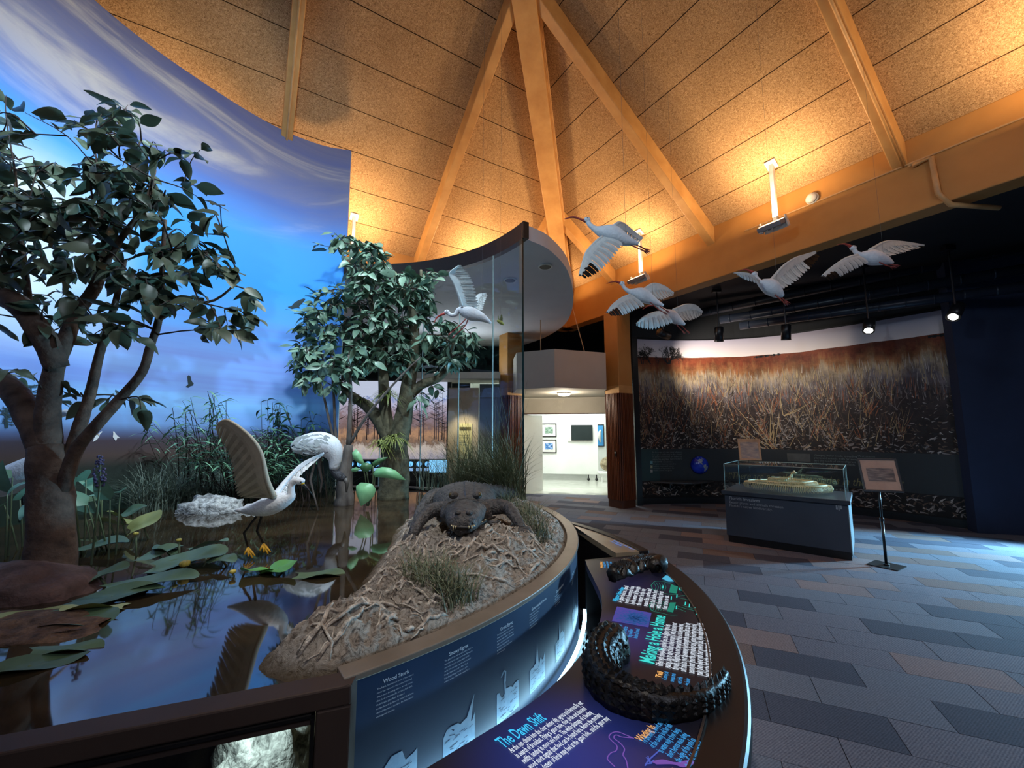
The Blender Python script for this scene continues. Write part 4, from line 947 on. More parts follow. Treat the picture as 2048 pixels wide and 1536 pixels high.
stalks([((1545, 898), (1446, 786)), ((1538, 898), (1466, 838)), ((1530, 898), (1455, 850)), ((1552, 898), (1490, 815)), ((1546, 890), (1543, 805)), ((1540, 880), (1545, 795)), ((1538, 885), (1552, 830)), ((1550, 890), (1562, 812)), ((1520, 898), (1478, 855)), ((1556, 898), (1505, 872)), ((1570, 830), (1632, 800)), ((1568, 832), (1610, 815)), ((1566, 830), (1560, 770))], 0)
stalks([((1548, 898), (1510, 830)), ((1542, 895), (1525, 840)), ((1350, 850), (1376, 775)), ((1480, 790), (1470, 760)), ((1482, 790), (1490, 755)), ((1310, 890), (1328, 860)), ((1400, 820), (1412, 755)), ((1395, 815), (1402, 760)), ((1405, 818), (1425, 770))], 1, 0.012)
def shrub_print(x, y, ang, ln, w, dep):      # bare shrubs against the printed sky
    x1, y1 = x + math.sin(ang) * ln, y - math.cos(ang) * ln; s0, z0 = mhit(x, y); s1, z1 = mhit(x1, y1); pblade(s0, z0, s1, z1, w, 4, 0.0, 0.003)
    if dep:
        for q in range(rnd.randint(2, 3)): shrub_print(lerp(x, x1, rnd.uniform(0.5, 1)), lerp(y, y1, rnd.uniform(0.6, 1)), ang + rnd.uniform(-1.0, 1.0), ln * rnd.uniform(0.55, 0.8), w * 0.7, dep - 1)
for cx_, n_, ln in ((1338, 7, 16), (1298, 3, 16), (1284, 2, 9)):
    for q in range(n_): shrub_print(cx_ + rnd.uniform(-4, 4), 728, rnd.uniform(-0.75, 0.75), ln, 0.03, 5)
for q in range(60):            # far tree line
    x = rnd.uniform(1510, 1560) if q < 30 else rnd.uniform(1860, 1905); y = lerp(712, 665, (x - 1500) / 400) + 4
    s0, z0 = mhit(x, y); pblade(s0 - 0.03, z0, s0 + 0.03, z0 + 0.012, rnd.uniform(0.02, 0.06), 4, 0, 0.003)
o = pb.build('printed_grass', None, mm, mats=PRM); o['kind'] = 'stuff'
# lettering on the band
def mtext(name, mat, px, py, txt, size, **kw):
    s0, z0 = mhit(px, py); b_ = MB(); put_text(b_, txt, size, lambda x, y: mpt(s0 + x, z0 + y, 0.009), **kw); b_.build(name, mat, mm)
M_GOLD = pm('gold_lettering', srgb(150, 142, 92), 0.5, scale=4); M_GREYL = pm('grey_lettering', srgb(120, 128, 124), 0.5, scale=4)
_qv, _qf = text_geo('“There are no other Everglades in the world.”', 0.215, shear=0.3); QX = (mhit(1808, 970)[0] - mhit(1456, 957)[0]) / max(x for x, y in _qv)
mtext('quotation', M_GOLD, 1456, 957, '“There are no other Everglades in the world.”', 0.215, shear=0.3, xs=QX)
mtext('band_text', M_GREYL, 1304, 906, 'At the edge of a vast river of grass\nlies a place unlike any in the world.\nIts plants and animals are linked by\nwater, fire and time. Visitors share\nin its story.', 0.052, res=1)
for i, y in enumerate((921, 929.5, 938)):
    mtext('band_text', M_GREYL, 1306, y, ['World Heritage Site: set\napart for its natural value', 'Biosphere Reserve: named to\nbalance people and nature', 'Wetland of Importance for\nwildlife across the globe'][i], 0.048, res=1)
    s0, z0 = mhit(1300, y + 4); q = [(s0, z0 - 0.035), (s0 + 0.062, z0 - 0.035), (s0 + 0.062, z0 + 0.035), (s0, z0 + 0.035)]
    mk('band_emblem', [mpt(a, b, 0.009) for a, b in q], [(0, 1, 2, 3)], pm('emblem_print_%d' % i, [srgb(120, 176, 186), srgb(206, 206, 170), srgb(180, 184, 180)][i], 0.5, scale=30, col2=[srgb(90, 140, 150), srgb(90, 94, 70), srgb(120, 124, 120)][i]), mm)
mtext('band_text', M_GREYL, 1628, 912, 'Changing water levels, spreading\nplants and animals from far away\nand the needs of cities all press\nupon the marsh and its wildlife.', 0.055, res=1)
mtext('band_text', M_GREYL, 1716, 914, 'Wet season\nand dry season', 0.055, res=1)
s0, z0 = mhit(1575, 922); mk('band_plaque', [mpt(s0, z0, 0.008), mpt(s0 + 0.42, z0, 0.008), mpt(s0 + 0.42, z0 + 0.17, 0.008), mpt(s0, z0 + 0.17, 0.008)], [(0, 1, 2, 3)], pm('plaque_grey', srgb(84, 84, 80), 0.5), mm)
for i in range(8):
    s0, z0 = mhit(1520 + i * 5.2, 925); mk('moon_phase_mark', [mpt(s0 + 0.022 * math.cos(a * PI / 4) * (0.4 + 0.6 * abs(i - 4) / 4), z0 + 0.022 * math.sin(a * PI / 4), 0.009) for a in range(8)], [tuple(range(8))], M_PEG, mm)
# globe relief
def globe_mat():
    m, nt, out = nodes_of('globe_paint'); b = N(nt, 'ShaderNodeBsdfPrincipled', i_Roughness=0.25)
    tc = N(nt, 'ShaderNodeTexCoord'); n1 = N(nt, 'ShaderNodeTexNoise', i_Scale=3.0, i_Detail=5.0); L(nt, tc.outputs['Object'], n1.inputs['Vector'])
    r = ramp(nt, [(0.4, srgb(16, 34, 150)), (0.6, srgb(36, 66, 200))]); L(nt, n1.outputs[0], r.inputs[0]); L(nt, r.outputs[0], b.inputs['Base Color']); L(nt, b.outputs[0], out.inputs[0]); return m
gs0, gz0 = mhit(1398, 930); gc = mpt(gs0, gz0, 0.02); gl = thing('globe', 'glossy blue half globe mounted on the burnt marsh mural', 'globe', gc)
fn = (mpt(gs0, gz0, 1.0) - mpt(gs0, gz0, 0)).normalized(); fx = ZX.cross(fn).normalized(); GR = 0.205
if fx.x < 0: fx = -fx
def gpt(x, y, k=1.0):
    rr = min(x * x + y * y, 0.9999); return gc + (fx * x + ZX * y + fn * (math.sqrt(1 - rr) * 0.7)) * GR * k
rg = [[gpt(math.sin(i / 10 * PI / 2) * math.cos(2 * PI * j / 32), math.sin(i / 10 * PI / 2) * math.sin(2 * PI * j / 32)) for j in range(32)] for i in range(1, 11)]
MB().rings(rg).build('ocean', globe_mat(), gl, True)
for nm, P in (('north_america', [(-0.55, 0.75), (-0.2, 0.93), (0.15, 0.85), (0.3, 0.68), (0.12, 0.5), (0.05, 0.35), (-0.1, 0.42), (-0.12, 0.28), (0.02, 0.18), (0.14, 0.1), (0.06, 0.1), (-0.2, 0.3), (-0.38, 0.5)]), ('south_america', [(0.18, 0.08), (0.45, 0.12), (0.72, -0.12), (0.66, -0.36), (0.45, -0.6), (0.28, -0.85), (0.25, -0.6), (0.3, -0.35), (0.16, -0.12)])):
    c_ = Vector((sum(p[0] for p in P) / len(P), sum(p[1] for p in P) / len(P), 0)); V = [gpt(*p, 1.012) for p in P] + [gpt(c_.x + (p[0] - c_.x) * .5, c_.y + (p[1] - c_.y) * .5, 1.012) for p in P] + [gpt(c_.x, c_.y, 1.012)]; q = len(P)
    mk('continent', V, [(i, (i + 1) % q, q + (i + 1) % q, q + i) for i in range(q)] + [(q + i, q + (i + 1) % q, 2 * q) for i in range(q)], pm('globe_land', srgb(170, 178, 190), 0.35, col2=srgb(120, 140, 150), scale=18), gl, True)
# oval shelf under the globe
s0, z0 = mhit(1298, 962); s1, z1 = mhit(1428, 963); sh = []
for i in range(21):
    t = i / 20; sh.append(mpt(lerp(s0, s1, t), 0, 0.03 + 0.42 * math.sin(PI * t)))
shelf = thing('wall_shelf', 'dark oval shelf projecting from the burnt marsh mural below the globe', 'shelf', mpt((s0 + s1) / 2, z0))
bevel(MB().prism([(p.x, p.y) for p in sh], z0 - 0.035, z0).build('shelf_board', pm('shelf_laminate', srgb(70, 70, 70), 0.35, scale=4), shelf), 0.01)
for t in (0.25, 0.75):
    a, b = mpt(lerp(s0, s1, t), z0 - 0.04, 0.01), mpt(lerp(s0, s1, t), z0 - 0.04, 0.25)
    MB().prism([(a.x - 0.012, a.y), (a.x + 0.012, a.y), (b.x + 0.012, b.y), (b.x - 0.012, b.y)], z0 - 0.14, z0 - 0.035).build('bracket', M_BLK, shelf)

# ------------------------------------------------------------------ spotlights on the dark ceiling
M_SPOTB = pm('black_spot_housing', srgb(26, 26, 30), 0.35, scale=6)
def tracklight(px, py, y, aim, label, watts, col=(1, 0.9, 0.78), spot=70, r=0.085, ln=0.30):
    c = ony(px, py, y); t = thing('track_spotlight', label, 'spotlight', c, 'spotlights in front of the burnt marsh mural')
    d = (Vector(aim) - c).normalized(); e = c + d * ln * 0.5; a = c - d * ln * 0.5
    MB().tube([a, a + d * 0.02, e], [r * 0.75, r, r], 20).build('housing', M_SPOTB, t, True)
    MB().tube([e - d * 0.01, e + d * 0.008], r * 1.03, 20, cap=False).build('front_ring', M_SPOTB, t, True)
    MB().tube([c + ZX * 0.05, Vector((c.x, c.y, 4.55))], 0.014, 8).build('stem', M_SPOTB, t)
    MB().box((c.x, c.y, 4.56), (0.16, 0.09, 0.07)).build('track_adapter', M_SPOTB, t)
    (MB().ball(e - d * 0.045, r * 0.88, 16, 10) if watts else MB().tube([e + d * 0.001, e + d * 0.006], r * 0.86, 20)).build('lens', em('spot_lens_glow', (1.0, 0.95, 0.86), 30.0) if watts else M_BLK, t, True)
    if watts: light('SPOT', 'track_spotlight_beam', e + d * 0.09, aim, watts, col, 0.04, spot, 1.0)
P = lambda px, py, l=0: mpt(*mhit(px, py), l)
tracklight(1327, 668, 8.3, P(1480, 738), 'lit spotlight beside the column, aimed at the printed horizon', 420, spot=84)
tracklight(1438, 668, 8.3, ony(1438, 900, 8.6), 'unlit black spotlight above the globe', 0)
tracklight(1572, 664, 8.0, ony(1572, 900, 8.3), 'unlit black spotlight above the middle of the burnt marsh mural', 0)
tracklight(1738, 650, 7.0, (4.3, 5.4, 0.6), 'glaring spotlight above the poster stand', 90, (0.85, 0.95, 1.0), 60)
tracklight(1912, 622, 6.3, (4.0, 5.2, 0.4), 'glaring spotlight at the right end of the burnt marsh mural', 90, (1.0, 0.93, 0.85), 60)
# dark round ducts under the ceiling
M_DUCT = pm('dark_duct_paint', srgb(38, 44, 56), 0.35, col2=srgb(30, 36, 48), scale=5)
for i, ((x0, y0), (x1, y1), d0, d1, rr) in enumerate((((1400, 626), (2100, 482), 9.3, 6.4, 0.10), ((1440, 640), (2100, 530), 9.0, 6.2, 0.09), ((1480, 652), (2100, 566), 8.8, 6.0, 0.085))):
    a, b = ony(x0, y0, d0), ony(x1, y1, d1); z = min(a.z, 4.5); dt_ = thing('ceiling_duct', 'dark round duct under the black ceiling, %s of three' % ('nearest the ochre beam', 'in the middle', 'nearest the burnt marsh mural')[i], 'duct', a, 'ducts under the black ceiling')
    MB().tube([a, a.lerp(b, 0.5), b], rr, 14).build('duct_run', M_DUCT, dt_, True)
    for q in range(12):
        c_ = a.lerp(b, (q + 0.5) / 12); dd = (b - a).normalized() * 0.012; MB().tube([c_ - dd, c_ + dd], rr * 1.05, 14).build('duct_rib', M_DUCT, dt_, True)

# ------------------------------------------------------------------ display case with the snake skeleton
CA = Vector((0.762, -0.648, 0)); CB = Vector((0.648, 0.762, 0)); CO = Vector((3.22, 6.45, 0)); CL, CW, CH = 1.50, 1.0, 0.76
def cp(a, b, z): return CO + CA * a + CB * b + ZX * z
RC = Matrix((CA, CB, ZX)).transposed()
case = thing('display_case', 'charcoal display case with a glass top in front of the burnt marsh mural', 'display case', cp(CL / 2, CW / 2, 0))
M_CASE = pm('charcoal_case_paint', srgb(60, 68, 80), 0.5, col2=srgb(54, 62, 74), scale=2)
def cbox(a0, a1, b0, b1, z0, z1): return MB().box(cp((a0 + a1) / 2, (b0 + b1) / 2, (z0 + z1) / 2), (a1 - a0, b1 - b0, z1 - z0), RC)
bevel(cbox(0.02, CL - 0.02, 0.02, CW - 0.02, 0.10, CH - 0.06).build('cabinet', M_CASE, case), 0.006)
cbox(0.04, CL - 0.02, 0.03, CW - 0.02, 0.0, 0.10).build('kick_base', M_BLK, case)
bevel(cbox(-0.015, CL + 0.015, -0.015, CW + 0.015, CH - 0.06, CH).build('top_slab', pm('case_top_paint', srgb(56, 64, 74), 0.4, scale=3), case), 0.006)
bevel(cbox(CL - 0.02, CL - 0.008, 0.03, CW - 0.03, 0.06, CH - 0.06).build('daylit_side', pm('side_daylight_tint', srgb(150, 166, 172), 0.3, scale=2), case), 0.003)  # added pale panel: daylight on the case's right side put into its colour
M_VIT = glassmat('vitrine_glass', (0.95, 0.98, 0.97), 0.06, 0.5)
ZV = 1.155
for a0, a1, b0, b1 in ((0.03, CL - 0.03, 0.03, 0.036), (0.03, CL - 0.03, CW - 0.036, CW - 0.03), (0.03, 0.036, 0.036, CW - 0.036), (CL - 0.036, CL - 0.03, 0.036, CW - 0.036)):
    P4 = [cp(a0, b0, CH), cp(a1, b0, CH), cp(a1, b0, ZV), cp(a0, b0, ZV)] if a1 - a0 > 0.1 else [cp(a0, b0, CH), cp(a0, b1, CH), cp(a0, b1, ZV), cp(a0, b0, ZV)]
    mk('vitrine_pane', P4, [(0, 1, 2, 3)], M_VIT, case)
mk('vitrine_lid', [cp(0.03, 0.03, ZV), cp(CL - 0.03, 0.03, ZV), cp(CL - 0.03, CW - 0.03, ZV), cp(0.03, CW - 0.03, ZV)], [(0, 1, 2, 3)], M_VIT, case)
M_GE = pm('glass_edge_pale', srgb(150, 176, 172), 0.25, scale=4)
cr = [(0.03, 0.03), (CL - 0.03, 0.03), (CL - 0.03, CW - 0.03), (0.03, CW - 0.03)]
for i in range(4):
    a, b = cr[i], cr[(i + 1) % 4]
    MB().tube([cp(*a, CH), cp(*a, ZV)], 0.005, 4).build('vitrine_edge', M_GE, case); MB().tube([cp(*a, ZV), cp(*b, ZV)], 0.005, 4).build('vitrine_edge', M_GE, case)
ct = MB(); put_text(ct, 'Florida Invasives', 0.062, plane_map(cp(0.08, 0.016, 0.63), CA, ZX), bold=0.012)
put_text(ct, 'Exotic plants and animals threaten\nFlorida\'s native biodiversity.', 0.05, plane_map(cp(0.08, 0.016, 0.575), CA, ZX)); ct.build('case_lettering', pm('case_letter_paint', srgb(170, 176, 180), 0.5), case)
em_ = MB()
for x, y, w_, h_ in ((1.36, 0.63, 0.02, 0.055), (1.385, 0.62, 0.012, 0.065), (1.40, 0.64, 0.025, 0.045)): em_.add([cp(x, 0.016, y), cp(x + w_, 0.016, y), cp(x + w_ * 0.8, 0.016, y + h_), cp(x, 0.016, y + h_)], [(0, 1, 2, 3)])
em_.build('case_emblem', pm('case_letter_paint', srgb(170, 176, 180), 0.5), case)
# snake skeleton, coiled
M_BONE = pm('snake_bone', srgb(226, 210, 164), 0.5, col2=srgb(200, 182, 134), scale=20)
sn = thing('snake_skeleton', 'coiled cream snake skeleton inside the glass display case', 'skeleton', cp(0.78, 0.48, CH))
path = []
for i in range(150):
    t = i / 149; an = 2.3 + t * 2 * PI * 2.35; rx = lerp(0.54, 0.17, t ** 1.1); ry = lerp(0.34, 0.12, t ** 1.1)
    path.append(cp(0.80 + rx * math.cos(an) + 0.03 * math.sin(3 * an), 0.46 + ry * math.sin(an), CH + 0.115 + 0.075 * max(0, t - 0.30) / 0.7))
last = path[-1]; path += [last + Vector((0.05, -0.02, 0.04)), last + Vector((0.075, -0.05, 0.10)), last + Vector((0.06, -0.10, 0.125)), last + Vector((0.03, -0.14, 0.11))]
MB().tube(path, [0.006] + [0.013] * (len(path) - 2) + [0.012], 6).build('spine', M_BONE, sn, True)
rb_ = MB(); vb = MB()
dense = spline(path[:-2], 2)
for i in range(2, len(dense) - 1):
    p = dense[i]; t = (dense[i + 1] - dense[i - 1]).normalized(); sd_ = t.cross(ZX).normalized(); f = math.sin(min(1, i / 40) * PI / 2) * 0.085 * (1 - 0.45 * i / len(dense))
    for sg in (-1, 1):
        arc_ = [p, p + sd_ * sg * f * 0.7 + ZX * 0.008 - t * 0.004, p + sd_ * sg * f * 0.95 - ZX * f * 0.5 - t * 0.010, p + sd_ * sg * f * 0.7 - ZX * f * 1.05 - t * 0.016]
        rb_.tube(arc_, [0.0042, 0.0042, 0.0038, 0.002], 4, cap=False)
    vb.box(p + ZX * 0.014, (0.006, 0.02, 0.016), Matrix((sd_, t, ZX)).transposed())
o = rb_.build('ribs', M_BONE, sn, True); o['kind'] = 'stuff'; o = vb.build('vertebrae', M_BONE, sn); o['kind'] = 'stuff'
hd = path[-1]; MB().ball(hd, 0.03, 10, 7, (0.8, 1.5, 0.6)).build('skull', M_BONE, sn, True)
# small framed picture on an easel standing on the case top
M_FRW = pm('pale_wood_frame', srgb(206, 164, 120), 0.5, col2=srgb(186, 142, 100), scale=12)
def sepia(name, c1, c2, c3):
    m, nt, out = nodes_of(name); b = N(nt, 'ShaderNodeBsdfPrincipled', i_Roughness=0.35); tc = N(nt, 'ShaderNodeTexCoord')
    mp = N(nt, 'ShaderNodeMapping'); mp.inputs['Scale'].default_value = (1.2, 3, 1); L(nt, tc.outputs['UV'], mp.inputs[0])
    no = N(nt, 'ShaderNodeTexNoise', i_Scale=2.2, i_Detail=5.0); L(nt, mp.outputs[0], no.inputs['Vector'])
    r = ramp(nt, [(0.3, c1), (0.5, c2), (0.68, c3)]); L(nt, no.outputs[0], r.inputs[0]); L(nt, r.outputs[0], b.inputs['Base Color']); L(nt, b.outputs[0], out.inputs[0]); return m
def framed(parent, C, ex, ey, w_, h_, fw, fmat, pmat, mat_w=0.0, mmat=None, depth=0.02):
    """picture frame of four rails with mount and print; C is its centre"""
    nn_ = ex.cross(ey).normalized(); Rf = Matrix((ex, ey, nn_)).transposed()
    for dx, dy, sx, sy in ((0, h_ / 2 - fw / 2, w_, fw), (0, -h_ / 2 + fw / 2, w_, fw), (-w_ / 2 + fw / 2, 0, fw, h_ - 2 * fw), (w_ / 2 - fw / 2, 0, fw, h_ - 2 * fw)):
        MB().box(C + ex * dx + ey * dy, (sx, sy, depth), Rf).build('frame_rail', fmat, parent)
    def q(ww, hh, d): return [C + ex * a * ww / 2 + ey * b * hh / 2 + nn_ * d for a, b in ((-1, -1), (1, -1), (1, 1), (-1, 1))]
    U4 = [(0, 0), (1, 0), (1, 1), (0, 1)]
    if mmat: mk('mount', q(w_ - 2 * fw, h_ - 2 * fw, 0.003), [(0, 1, 2, 3)], mmat, parent)
    mk('print', q(w_ - 2 * fw - 2 * mat_w, h_ - 2 * fw - 2 * mat_w, 0.006), [(0, 1, 2, 3)], pmat, parent, uvs=U4)
    MB().box(C - nn_ * 0.012, (w_ - 0.01, h_ - 0.01, 0.008), Rf).build('backing', M_BLK, parent)
fc = cp(0.25, 0.80, ZV + 0.185); ft = thing('framed_picture', 'small sepia picture in a pale wood frame standing on the display case', 'picture', cp(0.25, 0.80, ZV))
fex = Vector((0.94, -0.34, 0)).normalized(); fnn = Vector((-0.34, -0.94, 0)); fey = (ZX * 0.96 - fnn * 0.24).normalized()
framed(ft, fc, fex, fey, 0.32, 0.33, 0.028, M_FRW, sepia('sepia_landscape', srgb(84, 54, 26), srgb(140, 98, 52), srgb(176, 138, 88)))
MB().box(fc + fey * 0.175, (0.33, 0.03, 0.03), Matrix((fex, fey, fex.cross(fey))).transposed()).build('frame_cornice', M_FRW, ft)
MB().tube([fc + fey * 0.1 - fnn * 0.02, cp(0.25, 0.80, ZV + 0.004) - fnn * 0.13], 0.008, 6).build('easel_leg', M_BLK, ft)
# poster stand
st = thing('poster_stand', 'black poster stand holding a framed photo right of the display case', 'stand', (4.63, 5.32, 0))
ps = onz(1773, 1132, 0); sx_ = Vector((0.93, -0.36, 0)).normalized(); sn_ = Vector((-0.36, -0.93, 0))
MB().box(ps + ZX * 0.006, (0.30, 0.30, 0.012), Matrix.Rotation(math.radians(32), 3, 'Z')).build('base_plate', M_BLK, st)
MB().tube([ps + ZX * 0.012, ps + ZX * 0.03], 0.03, 14).build('pole_foot', M_SPOTB, st, True)
pt_ = ps + ZX * 0.98
MB().tube([ps + ZX * 0.02, ps + ZX * 0.55], 0.016, 12).build('pole', M_SPOTB, st, True); MB().tube([ps + ZX * 0.55, pt_], 0.012, 12).build('pole_upper', M_SPOTB, st, True)
MB().tube([ps + ZX * 0.54, ps + ZX * 0.58], 0.021, 12).build('pole_collar', M_SPOTB, st, True)
scn = ony(1760, 950, ps.y - 0.02); sey = (ZX * 0.95 - sn_ * 0.3).normalized()
framed(st, scn, sx_, sey, 0.40, 0.42, 0.022, M_BLK, sepia('grey_landscape', srgb(60, 46, 40), srgb(104, 84, 72), srgb(160, 136, 120)), 0.0, pm('poster_paper', srgb(206, 172, 150), 0.6, scale=4))
for ch in list(st.children):
    if ch.name.startswith('print'): 
        # photo sits in the middle of the paper
        nn_ = sx_.cross(sey)
        for v_, (a, b) in zip(ch.data.vertices, ((-0.13, -0.08), (0.145, -0.08), (0.145, 0.085), (-0.13, 0.085))): v_.co = scn + sx_ * a + sey * b + nn_ * 0.006
    if ch.name.startswith('frame_rail'): bevel(ch, 0.004)
MB().box(pt_ + ZX * 0.01, (0.06, 0.04, 0.05)).build('tilt_head', M_SPOTB, st)

# ------------------------------------------------------------------ gallery beyond the doorway
M_BLKF = pm('black_picture_frame', srgb(26, 22, 22), 0.4, scale=5); M_MNT = pm('white_mount', srgb(240, 238, 232), 0.7, scale=5)
pw = thing('partition_wall', 'white movable partition standing in the gallery', 'partition', (1.6, 14.3, 0))
GA, GB = Vector((0.55, 14.6, 0)), Vector((2.92, 14.15, 0)); ga = (GB - GA).normalized(); gn = Vector((ga.y, -ga.x, 0)); Rg = Matrix((ga, -gn, ZX)).transposed()
bevel(MB().box((GA + GB) / 2 + ZX * 1.42, ((GB - GA).length, 0.12, 2.42), Rg).build('panel', M_GALW, pw), 0.01)
for t in (0.86, 0.97, 0.05): MB().tube([GA.lerp(GB, t) + ZX * 0.21, GA.lerp(GB, t) + ZX * 0.06], 0.02, 8).build('castor_leg', M_BLK, pw); MB().ball(GA.lerp(GB, t) + ZX * 0.05, 0.05, 8, 6).build('castor', M_BLK, pw, True)
def gal(px, py): 
    r = ray(px, py); a = GA + gn * 0.065; t = (a.dot(gn)) / (r.x * gn.x + r.y * gn.y); return Vector((0, 0, EYE)) + r * t
def pic(px0, py0, px1, py1, label, cols, grp='framed pictures on the gallery partition'):
    A, B = gal(px0, py1), gal(px1, py0); c_ = (A + B) / 2; t = thing('framed_picture', label, 'picture', c_, grp)
    framed(t, c_ + gn * 0.012, ga, ZX, abs((B - A).dot(ga)), B.z - A.z, 0.035, M_BLKF, sepia('art_' + label.replace(' ', '_')[:40], *cols), 0.09, M_MNT)
pic(1083, 847, 1113, 874, 'framed green wave picture, upper right of the partition group', (srgb(60, 96, 70), srgb(120, 150, 130), srgb(220, 226, 220)))
pic(1083, 879, 1113, 906, 'framed picture of a white wave under a blue sky, lower right of the group', (srgb(40, 60, 70), srgb(70, 130, 200), srgb(230, 240, 246)))
pic(1049, 847, 1079, 874, 'framed yellow meadow picture, upper left of the partition group', (srgb(110, 110, 40), srgb(180, 170, 80), srgb(220, 210, 160)))
pic(1049, 879, 1079, 906, 'framed bright green field picture, lower left of the partition group', (srgb(60, 120, 40), srgb(140, 190, 60), srgb(150, 200, 230)))
tv = thing('television', 'dark wall screen on the gallery partition', 'screen', gal(1163, 866)); A, B = gal(1143, 881), gal(1185, 850)
bevel(MB().box((A + B) / 2 + gn * 0.05, (abs((B - A).dot(ga)), 0.05, B.z - A.z), Rg).build('bezel', M_BLK, tv), 0.006)
MB().box((A + B) / 2 + gn * 0.077, (abs((B - A).dot(ga)) - 0.03, 0.004, B.z - A.z - 0.03), Rg).build('screen', pm('screen_glass_off', srgb(52, 60, 60), 0.15, scale=1), tv)
MB().box((A + B) / 2 + gn * 0.015 - ZX * 0.03 - ga * 0.08, (abs((B - A).dot(ga)) + 0.1, 0.03, (B.z - A.z) * 1.02), Rg).build('mount_board', M_MNT, tv)
A, B = ony(1191, 893, 15.2), ony(1207, 849, 15.2); hp = thing('framed_picture', 'tall blue picture of a white heron at the right side of the doorway', 'picture', (A + B) / 2)
ex_ = Vector((1, -0.1, 0)).normalized(); cH = (A + B) / 2
framed(hp, cH, ex_, ZX, 0.34, B.z - A.z, 0.03, M_BLKF, pm('heron_art_blue', srgb(70, 160, 220), 0.4, col2=srgb(60, 140, 206), scale=4))
MB().tube([cH + Vector((0.02, -0.02, -0.25)), cH + Vector((-0.02, -0.02, -0.05)), cH + Vector((0.0, -0.02, 0.12)), cH + Vector((0.05, -0.02, 0.2))], [0.02, 0.06, 0.05, 0.02], 8, flat=1).build('painted_heron', M_MNT, hp, True)
wallseg('wall_gallery_side', (2.75, 15.3), (5.3, 15.0), 0, 3.3, 0.1, M_GALW)
bn = thing('bench', 'low white bench in the gallery', 'bench', (3.2, 13.9, 0))
bevel(MB().box((3.25, 13.9, 0.30), (0.75, 0.45, 0.06)).build('seat', M_GALW, bn), 0.01)
for sx in (-0.3, 0.3):
    for sy in (-0.17, 0.17): MB().tube([(3.25 + sx, 13.9 + sy, 0.27), (3.25 + sx, 13.9 + sy, 0)], 0.02, 8).build('leg', M_GALW, bn)
cu = thing('cushion', 'patterned tan cushion leaning on the gallery bench', 'cushion', (3.2, 13.9, 0.33))
MB().ball((3.22, 14.0, 0.575), 0.24, 16, 10, (1.15, 0.35, 1.0)).build('cushion_body', pm('cushion_fabric', srgb(190, 176, 146), 0.8, col2=srgb(96, 82, 60), scale=9), cu, True)
wv = MB().box((0.7, 18.4, 2.7), (2.0, 0.04, 0.5)).build('window_1', pm('gallery_louvre', srgb(120, 140, 140), 0.4, scale=4)); struct(wv, 'grey louvre window high on the gallery back wall')

# ------------------------------------------------------------------ displays behind the glass screen
def lightbox_mat():
    m, nt, out = nodes_of('backlit_swamp_photo'); e = N(nt, 'ShaderNodeEmission', i_Strength=1.0)
    u = N(nt, 'ShaderNodeUVMap'); sp = N(nt, 'ShaderNodeSeparateXYZ'); L(nt, u.outputs[0], sp.inputs[0])
    n1 = N(nt, 'ShaderNodeTexNoise', i_Scale=7.0, i_Detail=7.0, i_Roughness=0.7); mp = N(nt, 'ShaderNodeMapping'); mp.inputs['Scale'].default_value = (2.0, 1.4, 1); L(nt, u.outputs[0], mp.inputs[0]); L(nt, mp.outputs[0], n1.inputs['Vector'])
    s_ = N(nt, 'ShaderNodeMath', operation='MULTIPLY_ADD'); s_.inputs[1].default_value = 0.42; L(nt, n1.outputs[0], s_.inputs[0]); L(nt, sp.outputs[1], s_.inputs[2])
    r = ramp(nt, [(0.20, srgb(168, 160, 176)), (0.34, srgb(204, 186, 176)), (0.42, srgb(120, 96, 84)), (0.52, srgb(186, 140, 108)), (0.62, srgb(126, 100, 96)), (0.78, srgb(150, 126, 134)), (0.92, srgb(196, 190, 214)), (1.05, srgb(120, 140, 196)), (1.2, srgb(200, 204, 226))])
    L(nt, s_.outputs[0], r.inputs[0]); L(nt, r.outputs[0], e.inputs[0]); L(nt, e.outputs[0], out.inputs[0]); return m
lbx = thing('lightbox', 'large backlit swamp photo glowing behind the diorama glass', 'lightbox', (-2.9, 10.4, 0))
def fq(y, x0, y0, x1, y1): 
    A, B = ony(x0, y1, y), ony(x1, y0, y); return [Vector((A.x, y, A.z)), Vector((B.x, y, A.z)), Vector((B.x, y, B.z)), Vector((A.x, y, B.z))]
YB = 10.4
q = fq(YB, 640, 762, 895, 918); mk('glowing_photo', q, [(0, 1, 2, 3)], lightbox_mat(), lbx, uvs=[(0, 0), (1.6, 0), (1.6, 1), (0, 1)])
MB().box(((q[0].x + q[1].x) / 2, YB + 0.06, 1.5), (q[1].x - q[0].x + 0.2, 0.08, 3.0)).build('case', M_BLK, lbx)
# printed tree silhouettes in front of the glow
sb = MB(); rnd = random.Random(3)
for q_ in range(26):
    x = rnd.uniform(q[0].x + 0.05, q[1].x - 0.05); h_ = rnd.uniform(0.5, 1.3); z0 = rnd.uniform(1.35, 1.6)
    sb.add([Vector((x - 0.012, YB - 0.004, z0)), Vector((x + 0.012, YB - 0.004, z0)), Vector((x + 0.004, YB - 0.004, z0 + h_)), Vector((x - 0.004, YB - 0.004, z0 + h_))], [(0, 1, 2, 3)])
    for b_ in range(12):
        f_ = rnd.uniform(0.3, 1); l_ = rnd.uniform(0.05, 0.22); sg = rnd.choice((-1, 1)); zz = z0 + h_ * f_
        sb.add([Vector((x, YB - 0.004, zz)), Vector((x + sg * l_, YB - 0.004, zz + l_ * 0.5)), Vector((x + sg * l_, YB - 0.004, zz + l_ * 0.5 + 0.008)), Vector((x, YB - 0.004, zz + 0.012))], [(0, 1, 2, 3)])
sb.build('printed_trees', pm('backlit_print_dark', srgb(110, 84, 88), 0.8, scale=5), lbx)
